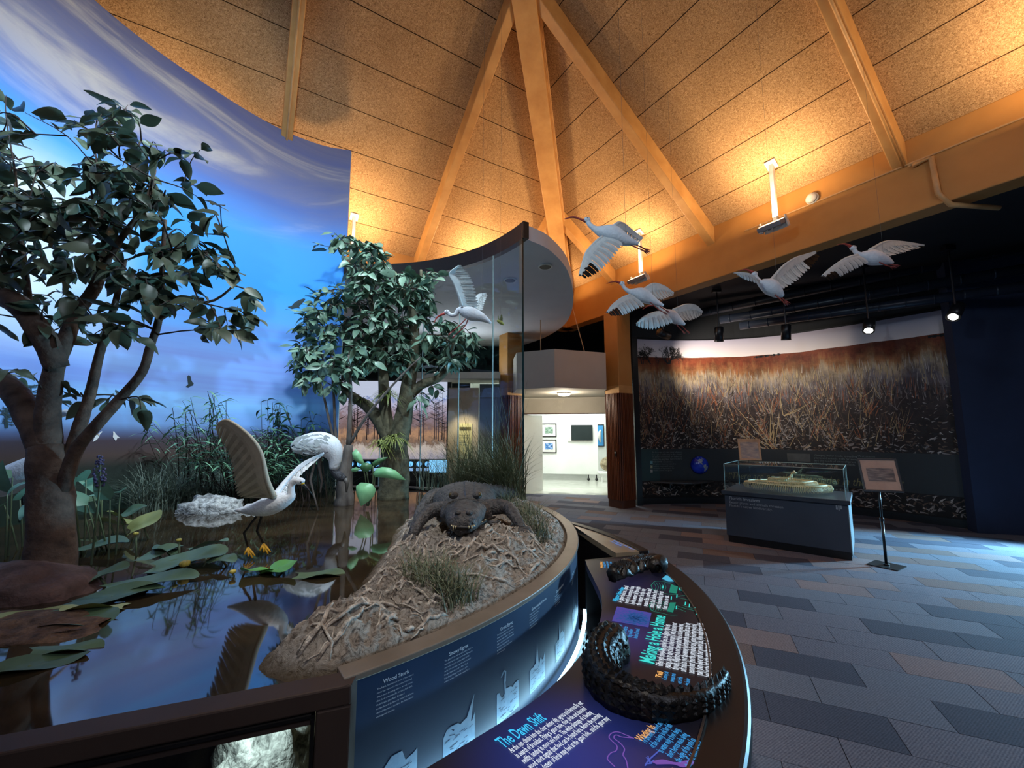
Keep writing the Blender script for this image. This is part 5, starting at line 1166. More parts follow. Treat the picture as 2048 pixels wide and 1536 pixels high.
pnl = thing('icon_panel', 'black counter panel of round blue lit icons below the backlit photo', 'panel', (-2.7, 10.2, 0))
YI = 10.15
q = fq(YI, 640, 920, 880, 958); MB().box(((q[0].x + q[1].x) / 2, YI + 0.1, q[2].z / 2), (q[1].x - q[0].x, 0.16, q[2].z)).build('counter', M_BLK, pnl)
E_IC = em('icon_glow', (0.16, 0.48, 1.0), 1.6); E_IC2 = em('icon_text_glow', (0.35, 0.6, 1.0), 0.8)
for i in range(10):
    c_ = ony(702 + 17 * i, 928, YI - 0.005); 
    MB().tube([c_, c_ - Vector((0, 0.006, 0))], 0.062, 20).build('icon', E_IC, pnl)
    MB().box((c_.x + 0.01, YI - 0.006, c_.z - 0.02), (0.012, 0.012, 0.07)).build('icon_figure', M_BLK, pnl)
    MB().box((c_.x, YI - 0.004, c_.z - 0.13), (0.13, 0.006, 0.07)).build('icon_text', E_IC2, pnl)
q = fq(YI - 0.02, 858, 920, 905, 945); mk('lit_screen', q, [(0, 1, 2, 3)], em('small_screen_glow', (0.25, 0.62, 1.0), 1.3), pnl)
# beige wall panel with sign, ledge and dark door
q = fq(9.9, 893, 768, 957, 1010); o = MB().box(((q[0].x + q[1].x) / 2, 9.98, 1.35), (q[1].x - q[0].x, 0.14, 2.7)).build('wall_panel', pm('beige_panel_paint', srgb(196, 180, 158), 0.7, scale=1.5)); struct(o, 'beige wall panel behind the diorama glass')
q = fq(9.95, 957, 768, 1000, 1010); o = MB().box(((q[0].x + q[1].x) / 2, 10.05, 1.4), (q[1].x - q[0].x, 0.14, 2.8)).build('wall_panel_dark', pm('slate_panel_paint', srgb(84, 88, 92), 0.5, scale=1.5)); struct(o, 'slate wall panel left of the ribbed column')
q = fq(9.7, 800, 744, 1000, 757); o = MB().box(((q[0].x + q[1].x) / 2, 10.2, (q[0].z + q[2].z) / 2), (q[1].x - q[0].x, 1.0, q[2].z - q[0].z)).build('trim_1', M_WHITE); struct(o, 'white ledge above the far displays')
sg = thing('wall_sign', 'lit cream sign board with a dark heading on the beige panel', 'sign', ony(930, 880, 9.85))
q = fq(9.86, 917, 847, 944, 918); MB().box(((q[0].x + q[1].x) / 2, 9.885, (q[0].z + q[2].z) / 2), (q[1].x - q[0].x, 0.03, q[2].z - q[0].z)).build('board', pm('sign_cream', srgb(226, 216, 160), 0.6, scale=3), sg)
hb = fq(9.865, 919, 854, 942, 861); mk('heading_bar', hb, [(0, 1, 2, 3)], pm('sign_olive', srgb(110, 98, 40), 0.6), sg)
tt = MB(); A = ony(919, 872, 9.865); put_text(tt, 'Please help\nprotect the\nplants and\nwildlife of\nthe park.', 0.055, plane_map(A, Vector((1, 0, 0)), ZX), res=1); put_text(tt, 'EXHIBIT', 0.05, plane_map(ony(920, 860, 9.862), Vector((1, 0, 0)), ZX), res=1); tt.build('sign_lettering', M_BLK, sg)
# added area lamp above the far ledge, there to brighten the pale soffit
light('AREA', 'soffit_fill', (-1.4, 9.9, 3.12), (-1.0, 8.6, 4.06), 26, (0.86, 0.93, 1.0), 1.6, size_y=0.3)
light('SPOT', 'sign_fill', ony(925, 800, 9.3), ony(930, 880, 9.86), 46, (1.0, 0.86, 0.55), 0.04, 70, 0.8)  # added lamp brightening the sign board, no fixture built
# ------------------------------------------------------------------ foliage helpers
def leafmat(name, c1, c2, rough=0.45, spec=0.4):
    if name in MATS: return MATS[name]
    m, nt, out = nodes_of(name)
    b = N(nt, 'ShaderNodeBsdfPrincipled', i_Roughness=rough); b.inputs['Specular IOR Level'].default_value = spec
    oi = N(nt, 'ShaderNodeObjectInfo'); tc = N(nt, 'ShaderNodeTexCoord')
    no = N(nt, 'ShaderNodeTexNoise', i_Scale=14.0, i_Detail=3.0); L(nt, tc.outputs['Object'], no.inputs['Vector'])
    ad = N(nt, 'ShaderNodeMath', operation='MULTIPLY_ADD'); ad.inputs[1].default_value = 0.55; L(nt, oi.outputs['Random'], ad.inputs[0])
    m2 = N(nt, 'ShaderNodeMath', operation='MULTIPLY'); m2.inputs[1].default_value = 0.6; L(nt, no.outputs[0], m2.inputs[0]); L(nt, m2.outputs[0], ad.inputs[2])
    r = ramp(nt, [(0.15, c2), (0.85, c1)]); L(nt, ad.outputs[0], r.inputs[0]); L(nt, r.outputs[0], b.inputs['Base Color'])
    L(nt, b.outputs[0], out.inputs[0]); MATS[name] = m; return m
def leaf_geo(Ln, W, droop=0.25, fold=0.25, wav=0.0, n=6, pw=0.75):
    """leaf along +X, faces up +Z"""
    v = []; f = []
    for i in range(n + 1):
        t = i / n; wd = W / 2 * (math.sin(PI * min(1, t ** pw)) ** 0.8 if 0 < t < 1 else 0.02)
        z = -droop * Ln * t * t; x = Ln * (t - 0.15 * droop * t * t)
        wz = wav * W * math.sin(t * 9)
        v += [(x, -wd, z + fold * wd + wz), (x, 0, z), (x, wd, z + fold * wd - wz)]
    for i in range(n):
        a = i * 3; f += [(a, a + 3, a + 4, a + 1), (a + 1, a + 4, a + 5, a + 2)]
    return v, f
def leaf_mesh(name, mat, *a, **k):
    v, f = leaf_geo(*a, **k); me = bpy.data.meshes.new(name); me.from_pydata(v, [], f); me.materials.append(mat)
    me.polygons.foreach_set('use_smooth', [True] * len(me.polygons)); return me
def orient(p, d, up=ZX, roll=0.0, sc=1.0):
    d = Vector(d).normalized(); y = Vector(up).cross(d)
    y = y.normalized() if y.length > 1e-4 else d.orthogonal().normalized()
    z = d.cross(y); M = Matrix((d, y, z)).transposed().to_4x4() @ Matrix.Rotation(roll, 4, 'X')
    return Matrix.Translation(p) @ M @ Matrix.Scale(sc, 4)
def set_leaves(parent, meshes, Ms, name='leaf', limit=300):
    """the nearest leaves are parts of their own, the rest one part"""
    Ms = sorted(Ms, key=lambda q: -q[1].to_scale()[0] / max((q[1].translation - Vector((0, 0, EYE))).length, 0.1))
    for mi, M in Ms[:limit]:
        o = bpy.data.objects.new(name, meshes[mi]); COL.objects.link(o); adopt(o, parent); o.matrix_basis = M
    if len(Ms) > limit:
        mb = MB(); mm_ = []
        for mi, M in Ms[limit:]:
            me = meshes[mi]; mb.add([M @ v.co for v in me.vertices], [tuple(p.vertices) for p in me.polygons])
        o = mb.build('small_leaves' if name == 'leaf' else 'more_' + name, meshes[0].materials[0], parent, True); o['kind'] = 'stuff'
def inside(p, m=0.22):
    """keep a planting spot in front of the mural"""
    q = min(mural_pts, key=lambda a: (a.x - p.x) ** 2 + (a.y - p.y) ** 2); c = Vector((DC.x, DC.y + 0.2, 0)); d = Vector((p.x - c.x, p.y - c.y, 0)); lim = (q - c).length - m
    return Vector((c.x + d.x / d.length * lim, c.y + d.y / d.length * lim, p.z)) if d.length > lim else p
def pxpath(pts, n=4):
    """[(px,py,depth), ...] -> smooth path"""
    return spline([ony(a, b, c) for a, b, c in pts], n)
def limb(mb, pts, r0, r1, sides=8, n=4, wob=0.0, rnd=None):
    P = pxpath(pts, n) if len(pts[0]) == 3 and not isinstance(pts[0], Vector) else spline(pts, n)
    if wob: P = [p + Vector((noise.noise(p * 9) * wob, noise.noise(p * 9 + Vector((5, 5, 5))) * wob, 0)) for p in P]
    k = len(P); mb.tube(P, [lerp(r0, r1, i / (k - 1)) * (1 + 0.10 * noise.noise(p * 12)) for i, p in enumerate(P)], sides); return P
def inpoly(x, y, poly):
    c = False; j = len(poly) - 1
    for i in range(len(poly)):
        if (poly[i][1] > y) != (poly[j][1] > y) and x < (poly[j][0] - poly[i][0]) * (y - poly[i][1]) / (poly[j][1] - poly[i][1]) + poly[i][0]: c = not c
        j = i
    return c
M_BARK = pm('grey_brown_bark', srgb(112, 92, 78), 0.85, col2=srgb(62, 50, 44), scale=9, bump=0.6, bscale=24)
M_BARK2 = pm('mossy_bark', srgb(112, 108, 84), 0.85, col2=srgb(58, 56, 42), scale=8, bump=0.6, bscale=22)
M_TWIG = pm('dark_twig', srgb(70, 56, 48), 0.8, col2=srgb(48, 38, 34), scale=10)

def crown(tree, limbs_pts, poly, depth, dj, nt_, leaves_per, Ln, W, mat, seed, twig_r=0.004, spread=1.0, bias=None, extra=()):
    rnd = random.Random(seed); xs = [p[0] for p in poly]; ys = [p[1] for p in poly]
    meshes = [leaf_mesh('leaf', mat, Ln * q, W * q, dr, fo, wv) for q, dr, fo, wv in ((1.0, 0.25, 0.3, 0.0), (0.9, 0.5, 0.45, 0.05), (1.1, 0.1, 0.2, -0.05), (0.8, 0.35, 0.6, 0.06))]
    tw = MB(); Ms = []; targets = list(extra)
    while len(targets) < nt_ + len(extra):
        x, y = rnd.uniform(min(xs), max(xs)), rnd.uniform(min(ys), max(ys))
        if inpoly(x, y, poly) and (bias is None or rnd.random() < bias(x, y)): targets.append((x, y))
    for (x, y) in targets:
        D = depth + rnd.uniform(-dj, dj); T = ony(x, y, D)
        src = min(limbs_pts, key=lambda p: (p - T).length + rnd.uniform(0, 0.12) + (0.25 if p.z > T.z + 0.1 else 0))
        mid = src.lerp(T, 0.55) + Vector((rnd.uniform(-.04, .04), rnd.uniform(-.04, .04), rnd.uniform(0, .07))) * spread
        P = spline([src, mid, T], 3); tw.tube(P, [lerp(twig_r * 1.6, twig_r * 0.5, i / (len(P) - 1)) for i in range(len(P))], 4, cap=False)
        limbs_pts.append(mid)
        d0 = (T - mid).normalized()
        for q in range(leaves_per + rnd.randint(-1, 1)):
            t = 1 - q / max(leaves_per, 1) * 0.75; base = P[0].lerp(mid, t * 2) if t < 0.5 else mid.lerp(T, t * 2 - 1)
            a = rnd.uniform(0, 2 * PI); dd = (d0 * rnd.uniform(0.2, 1.0) + Vector((math.cos(a), math.sin(a) * 0.7, rnd.uniform(-0.75, 0.35)))).normalized()
            up = Vector((rnd.gauss(0, .45), rnd.gauss(0, .45) - 0.25, 1))
            Ms.append((rnd.randrange(4), orient(base + dd * 0.01, dd, up, rnd.uniform(-0.5, 0.5), rnd.uniform(0.72, 1.12))))
    o = tw.build('twigs', M_TWIG, tree, True); o['kind'] = 'stuff'
    set_leaves(tree, meshes, Ms)

# ------------------------------------------------------------------ the large tree at the left
D1 = 2.42
t1 = thing('pond_tree', 'dark broad-leaved tree with a forked trunk at the left of the pond', 'tree', onz(100, 1175, ZW))
tr = MB(); pts = []
pts += limb(tr, [(102, 1215, D1), (104, 1120, D1), (102, 1020, D1), (98, 940, D1), (90, 895, D1)], 0.112, 0.082, 14, wob=0.01)
pts += limb(tr, [(96, 905, D1), (60, 835, D1), (20, 775, D1 + .02), (-40, 735, D1 + .05)], 0.075, 0.05, 10)
pts += limb(tr, [(98, 915, D1), (95, 840, D1), (100, 785, D1), (110, 730, D1 + .02), (128, 690, D1 + .05), (152, 628, D1 + .1), (190, 575, D1 + .1), (215, 500, D1 + .1), (205, 420, D1 + .1), (195, 340, D1)], 0.062, 0.018, 10)
pts += limb(tr, [(114, 735, D1), (95, 690, D1 - .05), (70, 650, D1 - .1), (34, 607, D1 - .12), (-30, 580, D1 - .1)], 0.058, 0.055, 10)
pts += limb(tr, [(118, 985, D1), (140, 915, D1 + .05), (160, 850, D1 + .08), (180, 790, D1 + .1), (198, 712, D1 + .12), (216, 652, D1 + .12), (232, 600, D1 + .1), (250, 520, D1 + .1)], 0.04, 0.012, 8)
pts += limb(tr, [(122, 990, D1), (150, 905, D1 - .03), (189, 855, D1 - .03), (238, 800, D1), (284, 745, D1), (301, 691, D1), (315, 650, D1), (322, 600, D1), (325, 520, D1), (330, 440, D1)], 0.036, 0.010, 8)
pts += limb(tr, [(190, 560, D1), (240, 480, D1 - .1), (290, 410, D1 - .1), (310, 340, D1 - .05)], 0.02, 0.008, 6)
pts += limb(tr, [(60, 640, D1), (50, 540, D1 + .1), (35, 440, D1 + .1), (30, 340, D1 + .1)], 0.022, 0.008, 6)
pts += limb(tr, [(318, 640, D1), (370, 610, D1), (430, 600, D1), (480, 560, D1)], 0.012, 0.006, 6)
tr.build('trunk', M_BARK, t1, True)
# pale broken patch on the upper limb
M_LEAF1 = leafmat('pond_tree_leaf', srgb(96, 112, 92), srgb(40, 60, 48), 0.4, 0.5)
poly1 = [(-60, 190), (40, 240), (90, 260), (200, 215), (262, 215), (290, 290), (380, 320), (445, 400), (420, 470), (480, 560), (525, 620), (490, 680), (400, 650), (330, 610), (260, 690), (100, 690), (60, 560), (-60, 690)]
def bias1(x, y): return 1.0 if (x < 330 and 330 < y < 560) else 0.48
ex1 = [(12, 190), (50, 225), (210, 215), (256, 210), (250, 260), (280, 300), (405, 400), (440, 410), (400, 300), (270, 800), (282, 818), (170, 800), (215, 800), (120, 780), (505, 640), (520, 600), (480, 670), (455, 650), (425, 655), (5, 740), (30, 760), (110, 800), (330, 300), (370, 320)]
crown(t1, [p for p in pts if p.z > 1.6], poly1, D1, 0.38, 235, 4, 0.138, 0.076, M_LEAF1, 5, 0.0035, bias=bias1, extra=ex1)

# ------------------------------------------------------------------ the middle tree and the slim tree with a stump
D2 = 5.35
t2_ = thing('pond_tree', 'mossy forked tree with a full crown in front of the glass screen', 'tree', onz(790, 985, ZW))
tr = MB(); pts = []
pts += limb(tr, [(786, 1000, D2), (790, 960, D2), (790, 920, D2), (788, 880, D2)], 0.20, 0.17, 12, wob=0.015)
pts += limb(tr, [(780, 885, D2), (762, 848, D2), (738, 815, D2), (715, 800, D2), (690, 780, D2), (672, 755, D2)], 0.10, 0.035, 9)
pts += limb(tr, [(780, 875, D2), (772, 830, D2), (768, 780, D2), (765, 730, D2), (755, 660, D2), (740, 600, D2), (725, 540, D2), (710, 490, D2)], 0.09, 0.02, 9)
pts += limb(tr, [(796, 885, D2), (806, 840, D2), (814, 790, D2), (820, 745, D2), (826, 700, D2), (828, 646, D2), (820, 612, D2), (805, 580, D2), (787, 550, D2)], 0.13, 0.025, 10)
pts += limb(tr, [(826, 650, D2), (830, 612, D2), (841, 576, D2), (842, 540, D2)], 0.035, 0.018, 8)
pts += limb(tr, [(814, 795, D2), (842, 770, D2), (876, 757, D2), (895, 735, D2), (904, 700, D2 - .05), (915, 660, D2 - .05)], 0.075, 0.015, 8)
pts += limb(tr, [(765, 700, D2), (720, 670, D2), (660, 650, D2)], 0.03, 0.01, 6); pts += limb(tr, [(755, 650, D2), (680, 600, D2)], 0.02, 0.008, 6); pts += limb(tr, [(828, 690, D2), (880, 670, D2), (930, 650, D2)], 0.03, 0.008, 6)
tr.build('trunk', M_BARK2, t2_, True)
M_LEAF2 = leafmat('crown_leaf', srgb(120, 150, 128), srgb(52, 82, 66), 0.4, 0.5)
poly2 = [(655, 480), (685, 462), (760, 495), (770, 520), (735, 545), (850, 545), (885, 530), (895, 555), (872, 580), (880, 640), (945, 660), (958, 700), (925, 735), (870, 725), (800, 740), (720, 735), (650, 745), (610, 725), (585, 690), (600, 640), (640, 580), (700, 560), (690, 520)]
ex2 = [(655, 500), (668, 465), (690, 470), (640, 490), (750, 490), (770, 530), (720, 540), (590, 680), (600, 720), (870, 745), (905, 720), (930, 720), (950, 690), (680, 790), (860, 800), (840, 810), (880, 780)]
crown(t2_, [p for p in pts if p.z > 2.1], poly2, D2, 0.40, 330, 5, 0.185, 0.088, M_LEAF2, 8, 0.005, extra=ex2)
D3 = 4.85
t3 = thing('pond_tree', 'slim tree growing from a grey cypress stump beside the wood stork', 'tree', onz(690, 1005, ZW))
tr = MB(); pts = []
pts += limb(tr, [(690, 1012, D3), (690, 985, D3), (692, 940, D3), (697, 890, D3)], 0.115, 0.05, 12, wob=0.02)
pts += limb(tr, [(697, 892, D3), (700, 830, D3), (701, 770, D3), (698, 710, D3)], 0.032, 0.015, 8)
pts += limb(tr, [(698, 890, D3), (735, 830, D3), (790, 765, D3), (840, 715, D3)], 0.02, 0.01, 6)
pts += limb(tr, [(688, 960, D3), (672, 880, D3), (668, 800, D3), (664, 745, D3)], 0.022, 0.012, 6)
pts += limb(tr, [(686, 950, D3), (664, 865, D3), (647, 790, D3), (635, 740, D3)], 0.02, 0.01, 6)
tr.build('trunk', pm('grey_stump_bark', srgb(120, 112, 104), 0.85, col2=srgb(66, 60, 56), scale=9, stretch=(1, 1, 0.3), bump=0.6), t3, True)
poly3 = [(585, 700), (650, 680), (720, 690), (730, 740), (690, 780), (640, 790), (600, 770)]
crown(t3, [p for p in pts if p.z > 2.0], poly3, D3, 0.2, 40, 4, 0.17, 0.085, M_LEAF2, 18, 0.004, extra=[(582, 735), (590, 720), (610, 770), (640, 780), (625, 760)])

# ------------------------------------------------------------------ shrubs at the back of the pond
def shrub(name, label, base, targets, Ln, W, per, mat, seed, depth, dj, droop=0.6, stem_r=0.006):
    rnd = random.Random(seed); B = onz(*base, ZW); t = thing(name, label, 'shrub', B); st_ = MB(); Ms = []
    meshes = [leaf_mesh('leaf', mat, Ln * q, W * q, droop * dr, 0.3, 0, 5, 0.8) for q, dr in ((1, 1), (0.85, 1.5), (1.15, 0.7))]
    for (x, y) in targets:
        T = ony(x, y, depth + rnd.uniform(-dj, dj)); R0 = B + Vector((rnd.uniform(-.35, .35), rnd.uniform(-.15, .15), 0)) + Vector(((T.x - B.x) * 0.4, 0, 0))
        P = spline([R0, R0.lerp(T, 0.5) + Vector((rnd.uniform(-.05, .05), 0, 0.05)), T], 5); st_.tube(P, [lerp(stem_r, stem_r * 0.4, i / (len(P) - 1)) for i in range(len(P))], 4, cap=False)
        for q in range(per):
            f = 1 - (q / per) * 0.6; i = f * (len(P) - 1); a_ = P[int(i)].lerp(P[min(int(i) + 1, len(P) - 1)], i - int(i)); an = q * 2.4 + rnd.uniform(-.4, .4)
            d = Vector((math.cos(an), math.sin(an) * 0.8, rnd.uniform(0.0, 0.7))); Ms.append((rnd.randrange(3), orient(a_, d, (0, 0, 1), rnd.uniform(-.4, .4), rnd.uniform(0.7, 1.1))))
    o = st_.build('stems', M_TWIG, t, True); o['kind'] = 'stuff'; set_leaves(t, meshes, Ms); return t
rnd = random.Random(21)
M_WIL = leafmat('willow_leaf', srgb(120, 166, 132), srgb(50, 96, 72), 0.45)
def region(poly, n_, rnd):
    xs = [p[0] for p in poly]; ys = [p[1] for p in poly]; o = []
    while len(o) < n_:
        x, y = rnd.uniform(min(xs), max(xs)), rnd.uniform(min(ys), max(ys))
        if inpoly(x, y, poly): o.append((x, y))
    return o
shrub('willow_shrub', 'willow-leaved shrub rising above the grass left of the snowy egret', (420, 1000), region([(335, 830), (360, 800), (415, 785), (455, 800), (460, 880), (440, 930), (360, 920), (330, 880), (270, 845)], 44, rnd) + [(415, 782), (425, 790), (345, 815), (285, 850), (300, 840), (452, 800)], 0.17, 0.020, 9, M_WIL, 31, 4.35, 0.15)
shrub('willow_shrub', 'dense willow-leaved shrub between the snowy egret and the wood stork', (520, 1000), region([(470, 855), (540, 850), (600, 865), (600, 930), (560, 950), (480, 945), (455, 900)], 52, rnd), 0.16, 0.022, 9, M_WIL, 32, 4.7, 0.2)
shrub('leafy_shrub', 'glossy oval-leaved shrub above the wood stork in front of the mural', (590, 1000), region([(525, 815), (560, 805), (580, 830), (640, 840), (650, 870), (600, 880), (540, 860)], 26, rnd) + [(522, 805), (535, 800), (545, 805), (618, 822), (630, 830), (645, 858), (572, 812)], 0.14, 0.040, 7, leafmat('oval_leaf', srgb(78, 120, 92), srgb(36, 72, 56), 0.35), 33, 5.0, 0.15)

# grasses
def grass(label, spots, mat, seed, blades, length, lean=0.6, w_=0.006, cat='grass', name='grass_clump', up=1.0, z=None):
    rnd = random.Random(seed); mb = MB(); c0 = None
    for (p, r) in spots:
        p = inside(Vector(p), 0.15 + r) if p[0] < -1.6 else Vector(p); c0 = c0 or p
        for q in range(blades):
            a = rnd.uniform(0, 2 * PI); rr = r * math.sqrt(rnd.random()); b = p + Vector((math.cos(a) * rr, math.sin(a) * rr, -0.01)); ln = length * rnd.uniform(0.5, 1.1)
            an = rnd.uniform(0, 2 * PI); le = lean * rnd.uniform(0.2, 1.2); dx = Vector((math.cos(an), math.sin(an), 0))
            tip = b + dx * (ln * le)
            if b.x > -1.6 and math.hypot(tip.x - DC.x, tip.y - DC.y) > DR - 0.07:
                inw2 = (Vector((DC.x, DC.y, 0)) - Vector((b.x, b.y, 0))).normalized(); dx = (Matrix.Rotation(rnd.uniform(-1.3, 1.3), 3, 'Z') @ inw2); le *= 0.8
            sdv = Vector((-dx.y, dx.x, 0))
            k = 5; pv = None
            for i in range(k + 1):
                t = i / k; c = b + dx * (ln * le * t ** 1.8) + ZX * (ln * up * (t - 0.42 * le * t * t)); ww = w_ * (1 - t) ** 0.6 * 0.5 + 0.0004
                v = [c - sdv * ww, c + sdv * ww]
                if pv: mb.add([pv[0], pv[1], v[1], v[0]], [(0, 1, 2, 3)])
                pv = v
    o = mb.build(name, mat, None, True); tag(o, label, cat, kind='stuff'); return o
M_GR1 = leafmat('grey_green_grass', srgb(124, 140, 124), srgb(60, 74, 66), 0.6); M_GR2 = leafmat('olive_grass', srgb(112, 120, 92), srgb(56, 66, 50), 0.6); M_GR3 = leafmat('pale_reed', srgb(132, 136, 112), srgb(70, 80, 66), 0.6)
grass('tangled grey-green marsh grass behind the white rock', [(onz(x, y, ZW), 0.22) for x, y in ((250, 1010), (310, 1015), (370, 1008), (430, 1000), (215, 1005), (340, 1000), (280, 1000), (470, 990))], M_GR1, 41, 130, 0.62, 1.15, 0.007)
grass('dark marsh grass under the shrubs at the foot of the mural', [(onz(x, y, ZW), 0.26) for x, y in ((510, 1000), (560, 996), (610, 992), (655, 988), (480, 992))], M_GR2, 42, 110, 0.42, 0.8, 0.007)
grass('tall sawgrass clump behind the alligator at the glass edge', [(onz(x, y, 0.86), 0.13) for x, y in ((955, 995), (985, 998), (1010, 1004), (1022, 1012), (930, 994), (1030, 1006))], M_GR2, 43, 150, 1.0, 1.05, 0.009)
grass('loose reeds in front of the backlit photo at the glass', [(onz(x, y, 0.86), 0.12) for x, y in ((900, 985), (880, 982), (925, 985), (850, 978))], M_GR3, 44, 36, 0.75, 0.7, 0.008)
grass('few tall thin reeds standing along the glass screen', [(onz(x, y, 0.86), 0.10) for x, y in ((910, 990), (945, 992), (1000, 998), (1025, 1005))], M_GR3, 45, 7, 1.5, 0.28, 0.007)

# pickerelweed at the left back
pk = thing('pickerelweed', 'pickerelweed with broad leaves and two purple flower spikes behind the trunk', 'plant', onz(170, 1020, ZW))
M_PK = leafmat('pickerel_leaf', srgb(132, 176, 150), srgb(70, 116, 98), 0.45)
pm_ = [leaf_mesh('leaf', M_PK, 0.21, 0.10, 0.3, 0.2, 0, 6, 0.55), leaf_mesh('leaf', M_PK, 0.19, 0.085, 0.1, 0.3, 0, 6, 0.5)]
rnd = random.Random(51); Ms = []; stb = MB()
for (x, y) in ((150, 975), (172, 960), (185, 990), (205, 985), (130, 960), (160, 1000), (220, 1000), (195, 965), (15, 985), (40, 1000), (60, 960), (140, 930), (240, 985), (175, 1010), (25, 955), (70, 1000), (8, 1010)):
    D = rnd.uniform(2.75, 3.3); p = ony(x, y, D); b = Vector((p.x + rnd.uniform(-.1, .1), p.y + 0.05, ZW)); stb.tube([b, (b + p) / 2 + Vector((0, 0, .02)), p], [0.006, 0.005, 0.004], 5)
    a = rnd.uniform(-2.6, -0.5); Ms.append((rnd.randrange(2), orient(p, (math.cos(a), math.sin(a) * 0.6, rnd.uniform(-0.5, 0.9)), (0, -0.8, 0.7), rnd.uniform(-.5, .5), rnd.uniform(0.8, 1.2))))
set_leaves(pk, pm_, Ms); stb.build('stems', leafmat('stem_green', srgb(104, 122, 92), srgb(70, 88, 64)), pk, True)['kind'] = 'stuff'
for (x0, y0, y1, D) in ((115, 880, 925, 2.95), (200, 912, 972, 2.7)):
    fl = MB(); A, B = ony(x0, y1, D), ony(x0, y0, D)
    for q in range(70):
        t = rnd.random(); c = A.lerp(B, t); r_ = 0.026 * math.sin(PI * (0.15 + 0.8 * t)) + 0.004; a = rnd.uniform(0, 2 * PI); fl.ball(c + Vector((math.cos(a) * r_, math.sin(a) * r_, 0)), 0.0075, 5, 4)
    fl.build('flower_spike', pm('pickerel_purple', srgb(126, 118, 164), 0.7, col2=srgb(60, 54, 88), scale=60), pk, True)
    MB().tube([Vector((A.x, A.y, ZW)), A, B], [0.006, 0.006, 0.004], 6).build('flower_stalk', leafmat('stem_green', srgb(104, 122, 92), srgb(70, 88, 64)), pk, True)

# ------------------------------------------------------------------ water lilies (spatterdock)
def pad_geo(Ln, W, cup=0.05, cleft=0.22, n=22, wav=0.02, seed=0):
    """heart-shaped pad, tip at +X, cleft at the stalk"""
    rnd = random.Random(seed); ring = []
    for i in range(n):
        a = -PI + 2 * PI * (i + 0.5) / n; r = 1 - 0.06 * math.cos(a)
        k = 1 - cleft * 2.2 * max(0, (abs(a) - (PI - 0.30)) / 0.30)
        x, y = Ln / 2 * math.cos(a) * r * k, W / 2 * math.sin(a) * r
        ring.append((x, y, cup * (y / W) ** 2 * 4 * W + wav * math.sin(3 * a + seed)))
    inner = [(x * 0.5, y * 0.5, z * 0.3) for x, y, z in ring]; v = ring + inner + [(-Ln * 0.06, 0, 0)]
    f = [(i, (i + 1) % n, n + (i + 1) % n, n + i) for i in range(n)] + [(n + i, n + (i + 1) % n, 2 * n) for i in range(n)]
    return v, f
M_PAD = leafmat('lily_pad', srgb(92, 116, 88), srgb(54, 78, 58), 0.45, 0.4); M_PADG = leafmat('bright_lily_pad', srgb(112, 170, 92), srgb(84, 146, 70), 0.4); M_PADY = leafmat('yellowing_lily_pad', srgb(146, 152, 92), srgb(104, 118, 66), 0.45)
def lily(label, leaves, flowers, base):
    t = thing('water_lily', label, 'plant', onz(*base, ZW)); sb = MB()
    for i, (px, py, Ln, W, head, tilt, roll, dz, mt) in enumerate(leaves):
        p = onz(px, py, ZW + dz); v, f = pad_geo(Ln, W, 0.10, seed=i * 7 + px, wav=0.012); M = Matrix.Translation(p) @ Matrix.Rotation(math.radians(head), 4, 'Z') @ Matrix.Rotation(math.radians(-tilt), 4, 'Y') @ Matrix.Rotation(math.radians(roll), 4, 'X')
        mk('leaf', [M @ Vector(q) for q in v], f, mt, t, True)
        b = M @ Vector((-Ln * 0.06, 0, 0)); sb.tube([b, b.lerp(Vector((b.x + 0.02, b.y + 0.03, ZW - 0.02)), 0.6) + Vector((0.01, 0, 0)), Vector((b.x + 0.03, b.y + 0.05, ZW - 0.03))], 0.006, 6)
    o = sb.build('leaf_stalks', leafmat('stem_green', srgb(104, 122, 92), srgb(70, 88, 64)), t, True); o['kind'] = 'stuff'
    for (px, py, h_, r_) in flowers:
        p = onz(px, py, ZW + h_); fb = MB()
        for q in range(5):
            a = q * 2 * PI / 5; fb.ball(p + Vector((math.cos(a) * r_ * 0.45, math.sin(a) * r_ * 0.45, 0)), r_ * 0.72, 8, 6, (1, 1, 0.9))
        fo = fb.build('flower', pm('lily_yellow', srgb(206, 196, 92), 0.5, col2=srgb(170, 150, 60), scale=20), t, True)
        MB().tube([p - ZX * r_ * 0.5, Vector((p.x + 0.01, p.y + 0.01, ZW - 0.02))], 0.006, 6).build('flower_stalk', leafmat('stem_green', srgb(104, 122, 92), srgb(70, 88, 64)), t, True)
